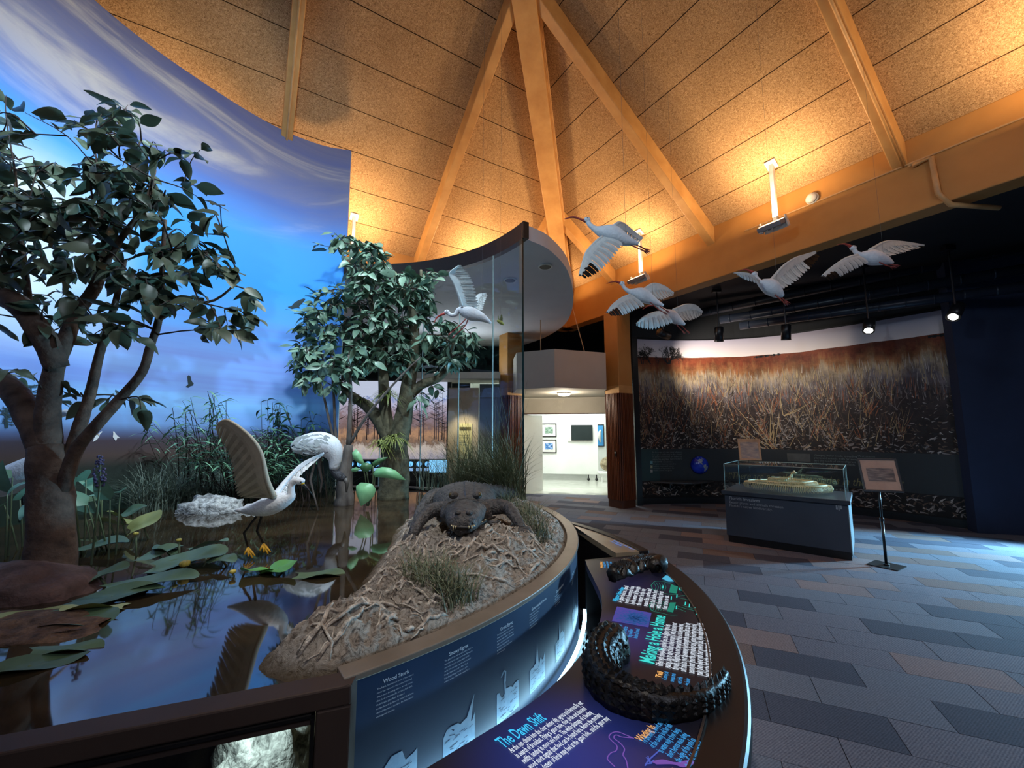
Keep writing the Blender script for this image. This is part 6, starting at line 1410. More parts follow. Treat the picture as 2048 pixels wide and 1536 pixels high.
lily('clump of spatterdock lily pads with yellow buds left of the snowy egret', [
    (205, 1090, 0.30, 0.22, 20, 6, 4, 0.05, M_PAD), (300, 1165, 0.46, 0.17, 24, 4, 8, 0.03, M_PAD), (235, 1190, 0.40, 0.16, 28, 3, 6, 0.02, M_PAD), (205, 1150, 0.24, 0.13, 38, 20, 10, 0.06, M_PAD),
    (380, 1118, 0.42, 0.20, 28, 10, 14, 0.05, M_PAD), (345, 1135, 0.30, 0.14, 30, 6, 6, 0.02, M_PAD), (320, 1105, 0.26, 0.13, 35, 14, 10, 0.05, M_PAD), (330, 1100, 0.22, 0.10, 160, 8, 10, 0.06, M_PAD), (415, 1090, 0.26, 0.11, 25, 12, -12, 0.07, M_PAD), (445, 1118, 0.24, 0.09, -18, 4, 20, 0.05, M_PAD),
    (150, 1240, 0.34, 0.20, 10, 0, 3, 0.006, M_PAD), (190, 1215, 0.26, 0.10, 205, 8, 15, 0.02, M_PADY), (60, 1235, 0.30, 0.16, 15, 0, 2, 0.005, M_PADY), (250, 1180, 0.2, 0.1, 10, 3, 3, 0.01, M_PAD)],
    [(370, 1127, 0.05, 0.026), (358, 1080, 0.14, 0.014), (272, 1067, 0.15, 0.014), (466, 1143, 0.03, 0.016)], (300, 1150))
lily('raised spatterdock leaves beside the tree trunk with yellowing edges', [
    (290, 1045, 0.28, 0.19, 15, 30, 35, 0.13, M_PADY), (240, 1035, 0.24, 0.17, 170, 22, 30, 0.15, M_PADY), (215, 1045, 0.28, 0.13, 190, 10, 24, 0.12, M_PADY), (265, 1022, 0.22, 0.12, 10, 20, 30, 0.18, M_PAD), (180, 1000, 0.26, 0.12, 20, 20, 30, 0.18, M_PAD), (40, 930, 0.26, 0.17, 8, 24, 40, 0.30, M_PADY), (15, 925, 0.24, 0.14, 170, 24, 40, 0.32, M_PADY)], [], (240, 1060))
lily('bright green notched lily pad floating below the feet of the snowy egret', [(560, 1136, 0.22, 0.17, -15, 12, 10, 0.03, M_PADG), (515, 1142, 0.20, 0.12, 200, 12, 16, 0.02, M_PADG)], [], (540, 1140))
lily('dark lily pads floating under water at the front left', [(640, 1150, 0.30, 0.13, 10, 0, 0, 0.003, M_PAD), (70, 1330, 0.30, 0.12, 30, 0, 0, 0.004, M_PAD), (130, 1300, 0.26, 0.10, 15, 0, 0, 0.004, M_PAD)], [], (100, 1310))

# broad arrow-shaped leaves right of the stump
ar = thing('arrow_leaf_plant', 'plant with large pale green arrow-shaped leaves beside the stump', 'plant', onz(735, 1010, ZW))
def outline_leaf(name, pts, D, mat, parent, bulge=0.03, dd=0.0):
    v = [ony(x, y, D + dd * (i / len(pts))) for i, (x, y) in enumerate(pts)]; c = sum(v, Vector()) / len(v) + Vector((0, -bulge, bulge * 0.3)); n_ = len(v)
    mid = [q.lerp(c, 0.5) + Vector((0, -bulge * 0.6, 0)) for q in v]
    return mk(name, v + mid + [c], [(i, (i + 1) % n_, n_ + (i + 1) % n_, n_ + i) for i in range(n_)] + [(n_ + i, n_ + (i + 1) % n_, 2 * n_) for i in range(n_)], mat, parent, True)
M_ARR = leafmat('arrow_leaf', srgb(150, 206, 152), srgb(104, 172, 122), 0.4); M_ARRD = leafmat('arrow_leaf_dark', srgb(92, 140, 92), srgb(56, 100, 66), 0.4)
outline_leaf('leaf', [(712, 972), (722, 965), (733, 966), (744, 968), (752, 978), (748, 992), (738, 1002), (728, 1009), (722, 1013), (717, 1000), (712, 985)], 4.5, M_ARR, ar, 0.05)
outline_leaf('leaf', [(746, 948), (752, 938), (764, 934), (778, 935), (793, 942), (812, 960), (795, 960), (775, 956), (760, 955), (750, 954)], 4.5, M_ARR, ar, 0.06)
outline_leaf('leaf', [(704, 905), (712, 898), (722, 908), (728, 925), (726, 930), (716, 926), (706, 918)], 4.6, M_ARR, ar, 0.04)
outline_leaf('leaf', [(744, 925), (758, 916), (776, 914), (768, 922), (754, 932), (746, 934)], 4.6, M_ARRD, ar, 0.03)
outline_leaf('leaf', [(720, 936), (724, 926), (735, 925), (744, 930), (742, 940), (732, 944), (724, 942)], 4.5, M_ARRD, ar, 0.04)
outline_leaf('leaf', [(702, 938), (712, 934), (722, 938), (712, 944), (704, 944)], 4.6, M_ARR, ar, 0.02)
o = MB()
for a, b in (((732, 968), (735, 1012)), ((750, 950), (737, 1012)), ((724, 926), (733, 1012)), ((746, 932), (736, 1012)), ((733, 942), (735, 1012))): o.tube(pxpath([(a[0], a[1], 4.52), ((a[0] + b[0]) / 2 + 4, (a[1] + b[1]) / 2, 4.56), (b[0], b[1], 4.58)], 3), 0.006, 5)
o.build('leaf_stalks', leafmat('stem_green', srgb(104, 122, 92), srgb(70, 88, 64)), ar, True)['kind'] = 'stuff'
# air plants on the middle tree
def airplant(label, px, py, D, n_, ln, seed):
    rnd = random.Random(seed); c = ony(px, py, D); t = thing('air_plant', label, 'plant', c); mb = MB()
    for q in range(n_):
        a = rnd.uniform(0, 2 * PI); e = rnd.uniform(0.0, 1.1); d = Vector((math.cos(a) * math.cos(e), -abs(math.sin(a)) * math.cos(e), math.sin(e))); l_ = ln * rnd.uniform(0.6, 1.1); sdv = d.cross(ZX).normalized(); pv = None
        for i in range(6):
            u_ = i / 5; p = c + d * l_ * u_ - ZX * l_ * 0.75 * u_ * u_; w_ = 0.011 * (1 - u_) + 0.001; v = [p - sdv * w_, p + sdv * w_]
            if pv: mb.add([pv[0], pv[1], v[1], v[0]], [(0, 1, 2, 3)])
            pv = v
    o = mb.build('blades', leafmat('air_plant_leaf', srgb(150, 160, 84), srgb(84, 100, 52), 0.5), t, True); o['kind'] = 'stuff'
    MB().ball(c + Vector((0, 0.02, -0.01)), 0.04, 8, 6).build('crown_base', M_BARK2, t, True)
airplant('spiky air plant on the middle limb of the forked tree', 775, 790, D2 - 0.12, 60, 0.30, 61)
airplant('yellow-green air plant at the fork of the middle tree', 790, 878, D2 - 0.22, 70, 0.30, 62)
airplant('small air plant on the left limb of the forked tree', 722, 800, D2 - 0.06, 26, 0.18, 63)
airplant('small air plant low on the trunk of the forked tree', 760, 888, D2 - 0.2, 36, 0.26, 64)
# branch of thin leaves behind the glass
# ------------------------------------------------------------------ limestone island
shore_px = [(692, 1352), (640, 1354), (596, 1350), (560, 1340), (546, 1328), (560, 1308), (640, 1258), (690, 1216), (720, 1188), (752, 1150), (772, 1118), (790, 1092), (800, 1062), (830, 1036), (868, 1012), (905, 998), (930, 985)]
shore = [onz(x, y, ZW) for x, y in shore_px]
rimpts = [dp(lerp(dang(0.05, 5.25), A_F + 0.03, i / 40), DR - 0.02) for i in range(41)]
land = [(p.x, p.y) for p in shore] + [(p.x, p.y) for p in rimpts]
def seg_d(px, py, poly, k):
    best = 9
    for (ax, ay), (bx, by) in zip(poly[:k - 1], poly[1:k]):
        dx, dy = bx - ax, by - ay; t = max(0, min(1, ((px - ax) * dx + (py - ay) * dy) / (dx * dx + dy * dy))); best = min(best, math.hypot(px - ax - t * dx, py - ay - t * dy))
    return best
FR = onz(650, 1270, 0.93); GP = onz(930, 1075, 0.9)
def ground(x, y, fine=True):
    ins = inpoly(x, y, land); d = seg_d(x, y, land, len(shore)); sd = d if ins else -d
    rimd = DR - 0.095 - math.hypot(x - DC.x, y - DC.y)
    h = 0.055 * max(-1.2, min(1, sd / 0.16)) + 0.045 * max(0, min(1, sd / 0.5))
    h += 0.09 * math.exp(-((x - FR.x - 0.05) ** 2 + (y - FR.y - 0.05) ** 2) / 0.045) * (1 if sd > 0 else 0.2)
    h += 0.05 * math.exp(-((x + 0.15) ** 2 + (y - 2.75) ** 2) / 0.10)
    k = max(0, min(1, rimd / 0.22)); h = h * (0.30 + 0.70 * k) - 0.012 * (1 - k)
    if rimd < 0: h = min(h, 0.004) - 0.3 * (-rimd)
    if fine:
        p = Vector((x * 7, y * 7, 0)); w_ = noise.noise_vector(p * 0.6) * 0.9
        r1 = 1 - abs(noise.noise(p + w_)) * 2; q = Vector((x * 19, y * 15, 3)); r2 = 1 - abs(noise.noise(q + w_ * 2)) * 2
        amp = (0.046 if rimd > 0 else 0.012) * max(0.0, min(1, (sd + 0.05) / 0.12)) * (0.35 + 0.65 * k)
        h += amp * (0.75 * r1 + 0.6 * r2 - 0.35) + amp * 0.55 * noise.noise(Vector((x * 42, y * 42, 1))) + amp * 0.3 * noise.noise(Vector((x * 80, y * 80, 5)))
    return ZW + 0.012 + h
M_LIME = None
def lime_mat():
    m, nt, out = nodes_of('weathered_limestone'); b = N(nt, 'ShaderNodeBsdfPrincipled', i_Roughness=0.9)
    tc = N(nt, 'ShaderNodeTexCoord'); n1 = N(nt, 'ShaderNodeTexNoise', i_Scale=30.0, i_Detail=8.0, i_Roughness=0.75, i_Distortion=1.6); L(nt, tc.outputs['Object'], n1.inputs['Vector'])
    r = ramp(nt, [(0.32, srgb(50, 44, 40)), (0.41, srgb(118, 108, 98)), (0.50, srgb(186, 176, 162)), (0.68, srgb(220, 214, 204))]); L(nt, n1.outputs[0], r.inputs[0])
    sp = N(nt, 'ShaderNodeSeparateXYZ'); L(nt, tc.outputs['Object'], sp.inputs[0]); mr = N(nt, 'ShaderNodeMapRange', i_From_Min=ZW + 0.0, i_From_Max=ZW + 0.045, i_To_Min=0.0, i_To_Max=1.0); L(nt, sp.outputs[2], mr.inputs['Value'])
    mx = N(nt, 'ShaderNodeMix', data_type='RGBA', blend_type='MULTIPLY'); L(nt, mr.outputs[0], mx.inputs[0]); mx.inputs[0].default_value = 1
    wet = N(nt, 'ShaderNodeMix', data_type='RGBA'); L(nt, mr.outputs[0], wet.inputs[0]); wet.inputs[6].default_value = c4(srgb(96, 80, 52)); L(nt, r.outputs[0], wet.inputs[7])
    n2 = N(nt, 'ShaderNodeTexNoise', i_Scale=2.4, i_Detail=3.0); L(nt, tc.outputs['Object'], n2.inputs['Vector']); r2 = ramp(nt, [(0.62, (0, 0, 0)), (0.74, (0.7, 0.7, 0.7))]); L(nt, n2.outputs[0], r2.inputs[0])
    rs = N(nt, 'ShaderNodeMix', data_type='RGBA'); L(nt, r2.outputs[0], rs.inputs[0]); L(nt, wet.outputs[2], rs.inputs[6]); rs.inputs[7].default_value = c4(srgb(140, 88, 56))
    L(nt, rs.outputs[2], b.inputs['Base Color']); bp = N(nt, 'ShaderNodeBump', i_Strength=1.0, i_Distance=0.035); L(nt, n1.outputs[0], bp.inputs['Height']); L(nt, bp.outputs[0], b.inputs['Normal']); L(nt, b.outputs[0], out.inputs[0]); return m
M_LIME = lime_mat()
isl = thing('limestone_island', 'weathered pale limestone bank along the front rim of the pond', 'rock', (-0.2, 3.0, ZW))
x0, x1, y0, y1, st_ = -1.05, 0.55, 1.42, 5.3, 0.0135
nx, ny = int((x1 - x0) / st_), int((y1 - y0) / st_); idx = {}; V = []; F = []
H = {}
for j in range(ny + 1):
    for i in range(nx + 1):
        x, y = x0 + i * st_, y0 + j * st_
        if math.hypot(x - DC.x, y - DC.y) > DR - 0.03: continue
        if (y - K.y) * wt.x - (x - K.x) * wt.y > 0 and False: continue
        ins = inpoly(x, y, land)
        if not ins and seg_d(x, y, land, len(shore)) > 0.10: continue
        if (Vector((x, y, 0)) - K).dot(wn) > -0.06: continue
        idx[(i, j)] = len(V); V.append((x, y, ground(x, y)))
for (i, j), a in idx.items():
    q = [idx.get((i + 1, j)), idx.get((i + 1, j + 1)), idx.get((i, j + 1))]
    if None not in q: F.append((a, *q))
mk('rock_surface', V, F, M_LIME, isl, True)
# stringy eroded ridges lying on the rock
rnd = random.Random(77); rb = MB(); cnt = 0
M_ROOT = pm('bleached_root_stone', srgb(206, 198, 184), 0.85, col2=srgb(128, 116, 104), scale=40, bump=0.6)
while cnt < 420:
    x, y = rnd.uniform(x0, x1), rnd.uniform(y0, 4.3)
    if not inpoly(x, y, land) or seg_d(x, y, land, len(shore)) < 0.03 or math.hypot(x - DC.x, y - DC.y) > DR - 0.10: continue
    a = rnd.gauss(0.75, 0.7); ln = rnd.uniform(0.05, 0.22); r_ = rnd.uniform(0.003, 0.011); P = []; k = 6; bump_ = rnd.uniform(0.0, 0.018)
    for i in range(k):
        t = i / (k - 1); xx, yy = x + math.cos(a) * ln * (t - .5), y + math.sin(a) * ln * (t - .5); a += rnd.uniform(-.35, .35)
        P.append(Vector((xx, yy, ground(xx, yy) + bump_ * math.sin(PI * t))))
    if any(math.hypot(p.x - DC.x, p.y - DC.y) > DR - 0.095 or not inpoly(p.x, p.y, land) for p in P): continue
    rb.tube(P, [r_ * 0.5] + [r_] * (k - 2) + [r_ * 0.5], 5); cnt += 1
o = rb.build('stone_ridges', M_ROOT, isl, True); o['kind'] = 'stuff'
def gspot(px, py, z=0.9):
    p = onz(px, py, z)
    for _ in range(4): p = onz(px, py, ground(p.x, p.y, False))
    return Vector((p.x, p.y, ground(p.x, p.y, False)))
grass('dry grass tuft in the middle of the limestone bank', [(gspot(x, y), 0.07) for x, y in ((850, 1165), (880, 1180), (905, 1190), (830, 1150), (870, 1160), (900, 1205), (925, 1195))], M_GR2, 46, 60, 0.20, 1.0, 0.0035)
grass('grass growing on the limestone bank right of the alligator', [(gspot(x, y), 0.09) for x, y in ((1020, 1020), (1040, 1035), (1055, 1050), (1070, 1065), (1010, 1010), (1085, 1080), (1060, 1035))], M_GR2, 47, 70, 0.24, 1.0, 0.0045)
# pale rock behind the snowy egret and brown rock at the left
def boulder(name, label, c, size, mat, seed, amp=0.25, cat='rock', n_=26):
    rg = []; c = Vector(c)
    for i in range(n_ // 2 + 1):
        th = PI / 2 * i / (n_ // 2); th = min(th, PI / 2 - 0.02)
        ring = []
        for j in range(n_):
            ph = 2 * PI * j / n_; d = Vector((math.cos(th) * math.cos(ph), math.cos(th) * math.sin(ph), math.sin(th)))
            k = 1 + amp * noise.fractal(d * 2.2 + Vector((seed, 0, 0)), 0.8, 2.2, 5); ring.append(c + Vector((d.x * size[0] * k, d.y * size[1] * k, d.z * size[2] * k - 0.03)))
        rg.append(ring)
    o = MB().rings(rg).build(name, mat, None, True); tag(o, label, cat); return o
M_WROCK = pm('white_shell_rock', srgb(214, 216, 214), 0.9, col2=srgb(96, 98, 98), scale=26, bump=1.0, bscale=40)
boulder('shell_rock', 'white shell rock lying behind the snowy egret', onz(420, 1022, ZW), (0.36, 0.20, 0.17), M_WROCK, 3, 0.35)
boulder('shell_rock', 'small white rock chips under the raised wing of the snowy egret', onz(505, 1020, ZW), (0.20, 0.12, 0.08), M_WROCK, 9, 0.4)
boulder('brown_rock', 'smooth red-brown rock at the foot of the left tree', onz(35, 1185, ZW), (0.40, 0.22, 0.17), pm('red_brown_rock', srgb(112, 88, 82), 0.85, col2=srgb(72, 54, 50), scale=9, bump=0.7), 5, 0.16)
boulder('brown_rock', 'low earthy bank with roots at the left front of the pond', onz(40, 1255, ZW), (0.42, 0.20, 0.06), pm('root_soil', srgb(112, 86, 66), 0.9, col2=srgb(50, 36, 30), scale=18, bump=0.8), 15, 0.3)
boulder('tank_rock', 'bright white rock seen through the underwater window', K + wt * 0.27 - wn * 0.34 + ZX * 0.27, (0.19, 0.17, 0.40), M_WROCK, 13, 0.35)

# ------------------------------------------------------------------ alligator
def loft(mb, path, dims, n_=16, flat=0.35, mi=0, tex=0.0):
    """body along a path: dims (half width, height) per station; belly flattened, path runs along the belly"""
    k = len(path); rg = []
    for i, p in enumerate(path):
        t = (path[min(i + 1, k - 1)] - path[max(i - 1, 0)]).normalized(); sd_ = t.cross(ZX).normalized(); up = sd_.cross(t).normalized(); w_, h_ = dims[i]; ring = []
        for j in range(n_):
            a = 2 * PI * j / n_; cx_, sy_ = math.cos(a), math.sin(a); yy = sy_ * (0.5 if sy_ > 0 else 0.5 * (1 - flat)) * h_ + 0.42 * h_
            q = p + sd_ * w_ * (abs(cx_) ** 0.85 * (1 if cx_ > 0 else -1)) + up * yy
            if tex: q += (q - (p + up * 0.42 * h_)).normalized() * tex * noise.noise(q * 30)
            ring.append(q)
        rg.append(ring)
    mb.rings(rg, mi); return rg
gz = lambda x, y: ground(x, y, False)
gline = [(-0.31, 2.86), (-0.312, 2.90), (-0.318, 2.98), (-0.325, 3.08), (-0.33, 3.18), (-0.335, 3.27), (-0.345, 3.37), (-0.36, 3.48), (-0.385, 3.62), (-0.41, 3.8), (-0.43, 4.0), (-0.41, 4.2), (-0.33, 4.38), (-0.20, 4.52), (-0.05, 4.66), (0.06, 4.80), (0.08, 4.95)]
gdim = [(0.05, 0.10), (0.095, 0.15), (0.115, 0.165), (0.125, 0.175), (0.15, 0.20), (0.185, 0.235), (0.19, 0.24), (0.165, 0.215), (0.215, 0.25), (0.265, 0.28), (0.27, 0.285), (0.235, 0.26), (0.17, 0.22), (0.125, 0.19), (0.09, 0.15), (0.055, 0.11), (0.015, 0.03)]
M_GAT = pm('alligator_hide', srgb(92, 90, 88), 0.5, col2=srgb(36, 36, 38), scale=34, bump=1.0, bscale=60)
gt = thing('alligator', 'dark grey alligator lying on the limestone bank facing the visitor', 'alligator', (-0.35, 3.4, gz(-0.35, 3.4)))
gline = [(x + 0.005, y - 0.21) for x, y in gline]
gp = spline([Vector((x, y, gz(x, y) + 0.005 + (0.03 if i < 5 else 0.0))) for i, (x, y) in enumerate(gline)], 3)
gd = [tuple(v) for v in spline([Vector((a, b, 0)) for a, b in gdim], 3)]; gd = [(v[0], v[1]) for v in gd]
gb = MB(); loft(gb, gp, gd, 20, 0.3, tex=0.012)
def gleg(pts, r0, r1):
    P = []
    for (x, y, z) in pts: P.append(Vector((x, y, z)))
    Q = spline(P, 4); gb.tube(Q, [lerp(r0, r1, i / (len(Q) - 1)) * (1 + 0.12 * noise.noise(q * 20)) for i, q in enumerate(Q)], 9)
    e = Q[-1]; d = (Q[-1] - Q[-4]); d.z = 0; d.normalize()
    for a in (-0.75, -0.38, 0, 0.38, 0.75):
        dd = Matrix.Rotation(a, 3, 'Z') @ d; f = e + dd * 0.085; gb.tube([e - d * 0.015, e + dd * 0.045 + ZX * 0.01, Vector((f.x, f.y, gz(f.x, f.y) + 0.008))], [r1 * 0.6, r1 * 0.5, 0.004], 6)
def gp3(px, py, D): return tuple(ony(px, py, D))
def foot(px, py):
    p = gspot(px, py); return (p.x, p.y, p.z + 0.025)
G3 = lambda x, y, h_: (x, y, gz(x, y) + h_)
gleg([G3(-.45, 3.2, .14), G3(-.60, 3.2, .15), G3(-.675, 3.07, .09), G3(-.70, 2.98, .028)], 0.062, 0.034)
gleg([G3(-.21, 3.2, .14), G3(-.05, 3.17, .15), G3(.02, 3.03, .10), G3(.07, 2.92, .028)], 0.062, 0.034)
gleg([G3(-.56, 3.86, .13), G3(-.70, 3.75, .17), G3(-.76, 3.58, .09), G3(-.78, 3.45, .025)], 0.075, 0.036)
gb.build('body', M_GAT, gt, True)
M_SCUTE = pm('alligator_scute', srgb(84, 84, 86), 0.45, col2=srgb(48, 48, 50), scale=20)
sb = MB()
k = len(gp)
for i in range(22, k - 2):
    t = (gp[i + 1] - gp[i - 1]).normalized(); sd_ = t.cross(ZX).normalized(); w_, h_ = gd[i]
    for c in ((-0.62, -0.32, 0, 0.32, 0.62) if w_ > 0.15 else (-0.3, 0.3) if w_ > 0.08 else (0,)):
        top = gp[i] + sd_ * w_ * c + ZX * (h_ * (0.92 * math.sqrt(max(0.05, 1 - (c * 0.9) ** 2))) - 0.008); s_ = 0.028 if w_ > 0.1 else 0.024
        sb.add([top + t * s_ * 0.8, top + sd_ * s_ * 0.5, top - t * s_ * 0.8, top - sd_ * s_ * 0.5, top + ZX * (0.022 if w_ > 0.1 else 0.045) + t * 0.008], [(0, 1, 4), (1, 2, 4), (2, 3, 4), (3, 0, 4)])
sb.build('scutes', M_SCUTE, gt)['kind'] = 'stuff'
# head furniture: eyes, nostrils, lip line, teeth
hz = gz(-0.31, 2.8) + 0.035
for sx in (-1, 1):
    e = Vector((-0.33 + sx * 0.085, 2.99, hz + 0.20)); MB().ball(e, 0.035, 12, 8, (1, 1.3, 0.85)).build('eye_ridge', M_GAT, gt, True)
    MB().ball(e + Vector((sx * 0.016, -0.026, 0.006)), 0.015, 10, 8).build('eye', pm('amber_eye', srgb(96, 84, 52), 0.15), gt, True)
    MB().ball((-0.307 + sx * 0.035, 2.69, hz + 0.135), 0.022, 10, 6, (1, 1.2, 0.7)).build('nostril', M_GAT, gt, True)
lip = []
for a in range(-9, 10):
    t = a / 9; y = 2.635 + 0.42 * abs(t) ** 2.2; x = -0.307 + math.copysign(min(0.125, 0.125 * abs(t) ** 0.5), t) * (1 + 0.5 * abs(t) ** 4) * 0.97; lip.append(Vector((x, y, hz + 0.055 - 0.02 * abs(t) ** 2)))
MB().tube(lip, 0.010, 6).build('lip_line', pm('dark_lip', srgb(24, 22, 22), 0.5), gt, True)
for a in range(-7, 8):
    if a == 0: continue
    q = lip[a + 9]; hh = 0.030 if abs(a) in (2, 4) else 0.018
    MB().tube([q + Vector((0, -0.008, 0.012)), q + Vector((0, -0.012, 0.012 - hh))], [0.0065, 0.001], 6).build('tooth', pm('old_tooth', srgb(206, 192, 150), 0.4), gt, True)

# ------------------------------------------------------------------ birds
M_FEA = pm('white_feathers', srgb(222, 228, 232), 0.75, col2=srgb(206, 212, 218), scale=30, bump=0.25, bscale=60)
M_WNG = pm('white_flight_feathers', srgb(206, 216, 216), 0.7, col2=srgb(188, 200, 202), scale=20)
M_WNG2 = pm('darker_flight_feathers', srgb(184, 196, 198), 0.7, col2=srgb(166, 180, 184), scale=20)  # slightly darker tone for every other feather, so they read apart
M_WBLK = pm('black_flight_feathers', srgb(9, 10, 12), 0.7, scale=20, spec=0.2)
M_RED = pm('red_bill_skin', srgb(168, 66, 58), 0.45, col2=srgb(140, 50, 46), scale=20); M_RLEG = pm('red_leg_skin', srgb(150, 62, 56), 0.5, scale=20)
M_WIRE = pm('hanging_wire', srgb(90, 90, 90), 0.4, scale=10)
def wing(parent, lead, trail, n_=18, black=0.0, mat=None, name='wing', thick=0.012, seed=0, mat2=None, flat_=1.0):
    """feathered wing between a leading edge and a line of feather tips"""
    rnd = random.Random(seed); Lp = spline(lead, 8); Tp = spline(trail, 8)
    at = lambda P, t: P[min(int(t * (len(P) - 1)), len(P) - 2)].lerp(P[min(int(t * (len(P) - 1)), len(P) - 2) + 1], t * (len(P) - 1) - min(int(t * (len(P) - 1)), len(P) - 2))
    nrm = (Lp[-1] - Lp[0]).cross(Tp[len(Tp) // 2] - Lp[0]).normalized()
    wm = MB(); bm_ = MB()
    for i in range(n_):
        t = (i + 0.5) / n_; a = at(Lp, t); b = at(Tp, t); d = b - a; d0 = at(Tp, min(1, t + 0.5 / n_)) - at(Tp, max(0, t - 0.5 / n_)); l0 = at(Lp, min(1, t + 0.5 / n_)) - at(Lp, max(0, t - 0.5 / n_))
        lift = nrm * (0.004 * (i % 2) + 0.001)
        m_ = 9
        for seg in range(m_):
            u0, u1 = seg / m_, (seg + 1) / m_
            def wd(u): return (l0 * (1 - u) + d0 * u) * (0.56 - 0.06 * u) * (1.0 if u < 0.80 else math.sqrt(max(0.0, 1 - ((u - 0.80) / 0.205) ** 2)))
            camber = lambda u: nrm * (0.09 * d.length * math.sin(PI * min(u, 1)) * flat_)
            q = [a + d * u0 - wd(u0) + camber(u0) + lift, a + d * u0 + wd(u0) + camber(u0) + lift, a + d * u1 + wd(u1) + camber(u1) + lift, a + d * u1 - wd(u1) + camber(u1) + lift]
            isb = black and t > 1 - black and u0 > 0.30 - 0.35 * (t - (1 - black)) / black
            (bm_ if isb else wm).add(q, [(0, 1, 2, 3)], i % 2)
            # raised shaft
            sh_ = nrm * 0.0022
        wm.tube([a, a + d * 0.5 + nrm * 0.09 * d.length * flat_, a + d * 0.93 + nrm * 0.02 * d.length * flat_], [0.0028, 0.0022, 0.001], 4, cap=False) if not (black and t > 1 - black) else None
    # coverts and arm
    k = len(Lp); cv = []
    for i in range(k):
        t = i / (k - 1); cv.append((Lp[i], at(Tp, t)))
    for s_ in (1, -1):
        for i in range(k - 1):
            for u0, u1 in ((0, 0.16), (0.16, 0.34)):
                f = lambda q, u: q[0].lerp(q[1], u) + nrm * (s_ * thick * (1 - u / 0.36) ** 0.6 + 0.09 * (q[1] - q[0]).length * math.sin(PI * u) * flat_)
                wm.add([f(cv[i], u0), f(cv[i + 1], u0), f(cv[i + 1], u1), f(cv[i], u1)], [(0, 1, 2, 3)])
    wm.tube(Lp, [lerp(thick * 1.6, thick * 0.4, i / (k - 1)) for i in range(k)], 7)
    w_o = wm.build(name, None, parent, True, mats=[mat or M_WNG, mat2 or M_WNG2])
    if bm_.f: bm_.build('black_wing_tip', M_WBLK, w_o, True)
    return w_o
def taper(mb, pts, rads, sides=12, n_=4, flat=1.0):
    P = spline(pts, n_); R_ = [v.x for v in spline([Vector((r, 0, 0)) for r in rads], n_)]; mb.tube(P, [max(r, 0.001) for r in R_], sides, flat=flat); return P
def toes(mb, p, d, ln, r, spread=0.5):
    d = Vector(d).normalized(); s_ = d.cross(ZX); s_ = s_.normalized() if s_.length > 0.1 else Vector((1, 0, 0))
    for a in (-spread, 0, spread): mb.tube([p, p + (d + s_ * a).normalized() * ln * 0.6, p + (d + s_ * a).normalized() * ln - ZX * ln * 0.1], [r, r * 0.9, r * 0.4], 5)
def ibis(label, D, bill, neck, body, brad, legs, wings, wire=True, seed=0, dd=(0, 0)):
    q = lambda p: ony(p[0], p[1], D + (p[2] if len(p) > 2 else 0))
    c = q(body[len(body) // 2]); t = thing('ibis', label, 'bird', c, 'flying white ibises hung on wires')
    b = MB(); sc_ = D / 824.4
    pts = [q(p) for p in neck] + [q(p) for p in body]
    taper(b, pts, brad, 14)
    b.build('body', M_FEA, t, True)
    h = q(neck[0]); hb = MB(); hb.ball(h, brad[0] * 1.35, 12, 8, (1.2, 1, 1)); hb.build('head', M_FEA, t, True)
    bb_ = MB(); P = taper(bb_, [q(p) for p in bill], [0.004] + [0.009] * (len(bill) - 2) + [0.017], 8); bb_.build('bill', M_RED, t, True)
    for s_ in (-1, 1): MB().ball(h + Vector((0, s_ * brad[0] * 1.1, 0.006)), 0.006, 8, 6).build('eye', M_BLK, t, True)
    for lg in legs:
        lb_ = MB(); P = [q(p) for p in lg]; lb_.tube(spline(P, 3), 0.0065, 6); toes(lb_, P[-1], P[-1] - P[-2], 0.06, 0.005); lb_.build('leg', M_RLEG, t, True)
    for i, (ld_, trl, blk) in enumerate(wings): wing(t, [q(p) for p in ld_], [q(p) for p in trl], 17, blk, seed=seed + i)
    if wire: 
        top = c + ZX * 0.05; s_ = max(0.3, min(UE - top.dot(UX), VE - top.dot(VX))); zt = ZE + SL * s_ if UE - top.dot(UX) > 0 else 4.6
        MB().tube([top, Vector((c.x, c.y, max(zt, 4.55)))], 0.0012, 4).build('hanging_wire', M_WIRE, t)
ibis('foremost white ibis with one wing swept down, flying below the roof beams', 3.55, [(1129, 438), (1146, 434), (1160, 438), (1171, 442)], [(1174, 440), (1180, 450), (1190, 458)], [(1203, 463), (1225, 468), (1252, 481), (1277, 487)], [0.020, 0.022, 0.028, 0.052, 0.078, 0.05, 0.012],
     [[(1252, 486), (1275, 496), (1286, 501)], [(1256, 484, .05), (1278, 492, .05), (1288, 497, .05)]],
     [([(1204, 475, -.06), (1187, 489, -.14), (1173, 505, -.22), (1164, 530, -.30), (1158, 550, -.34)], [(1247, 487, -.05), (1232, 508, -.12), (1218, 526, -.18), (1203, 541, -.24), (1187, 551, -.30), (1170, 558, -.34)], 0.36),
      ([(1228, 452, .07), (1238, 446, .14), (1250, 450, .25), (1269, 465, .38), (1285, 477, .45)], [(1240, 476, .05), (1246, 477, .12), (1256, 480, .22), (1269, 484, .30), (1279, 486, .38)], 0.0)], seed=1)
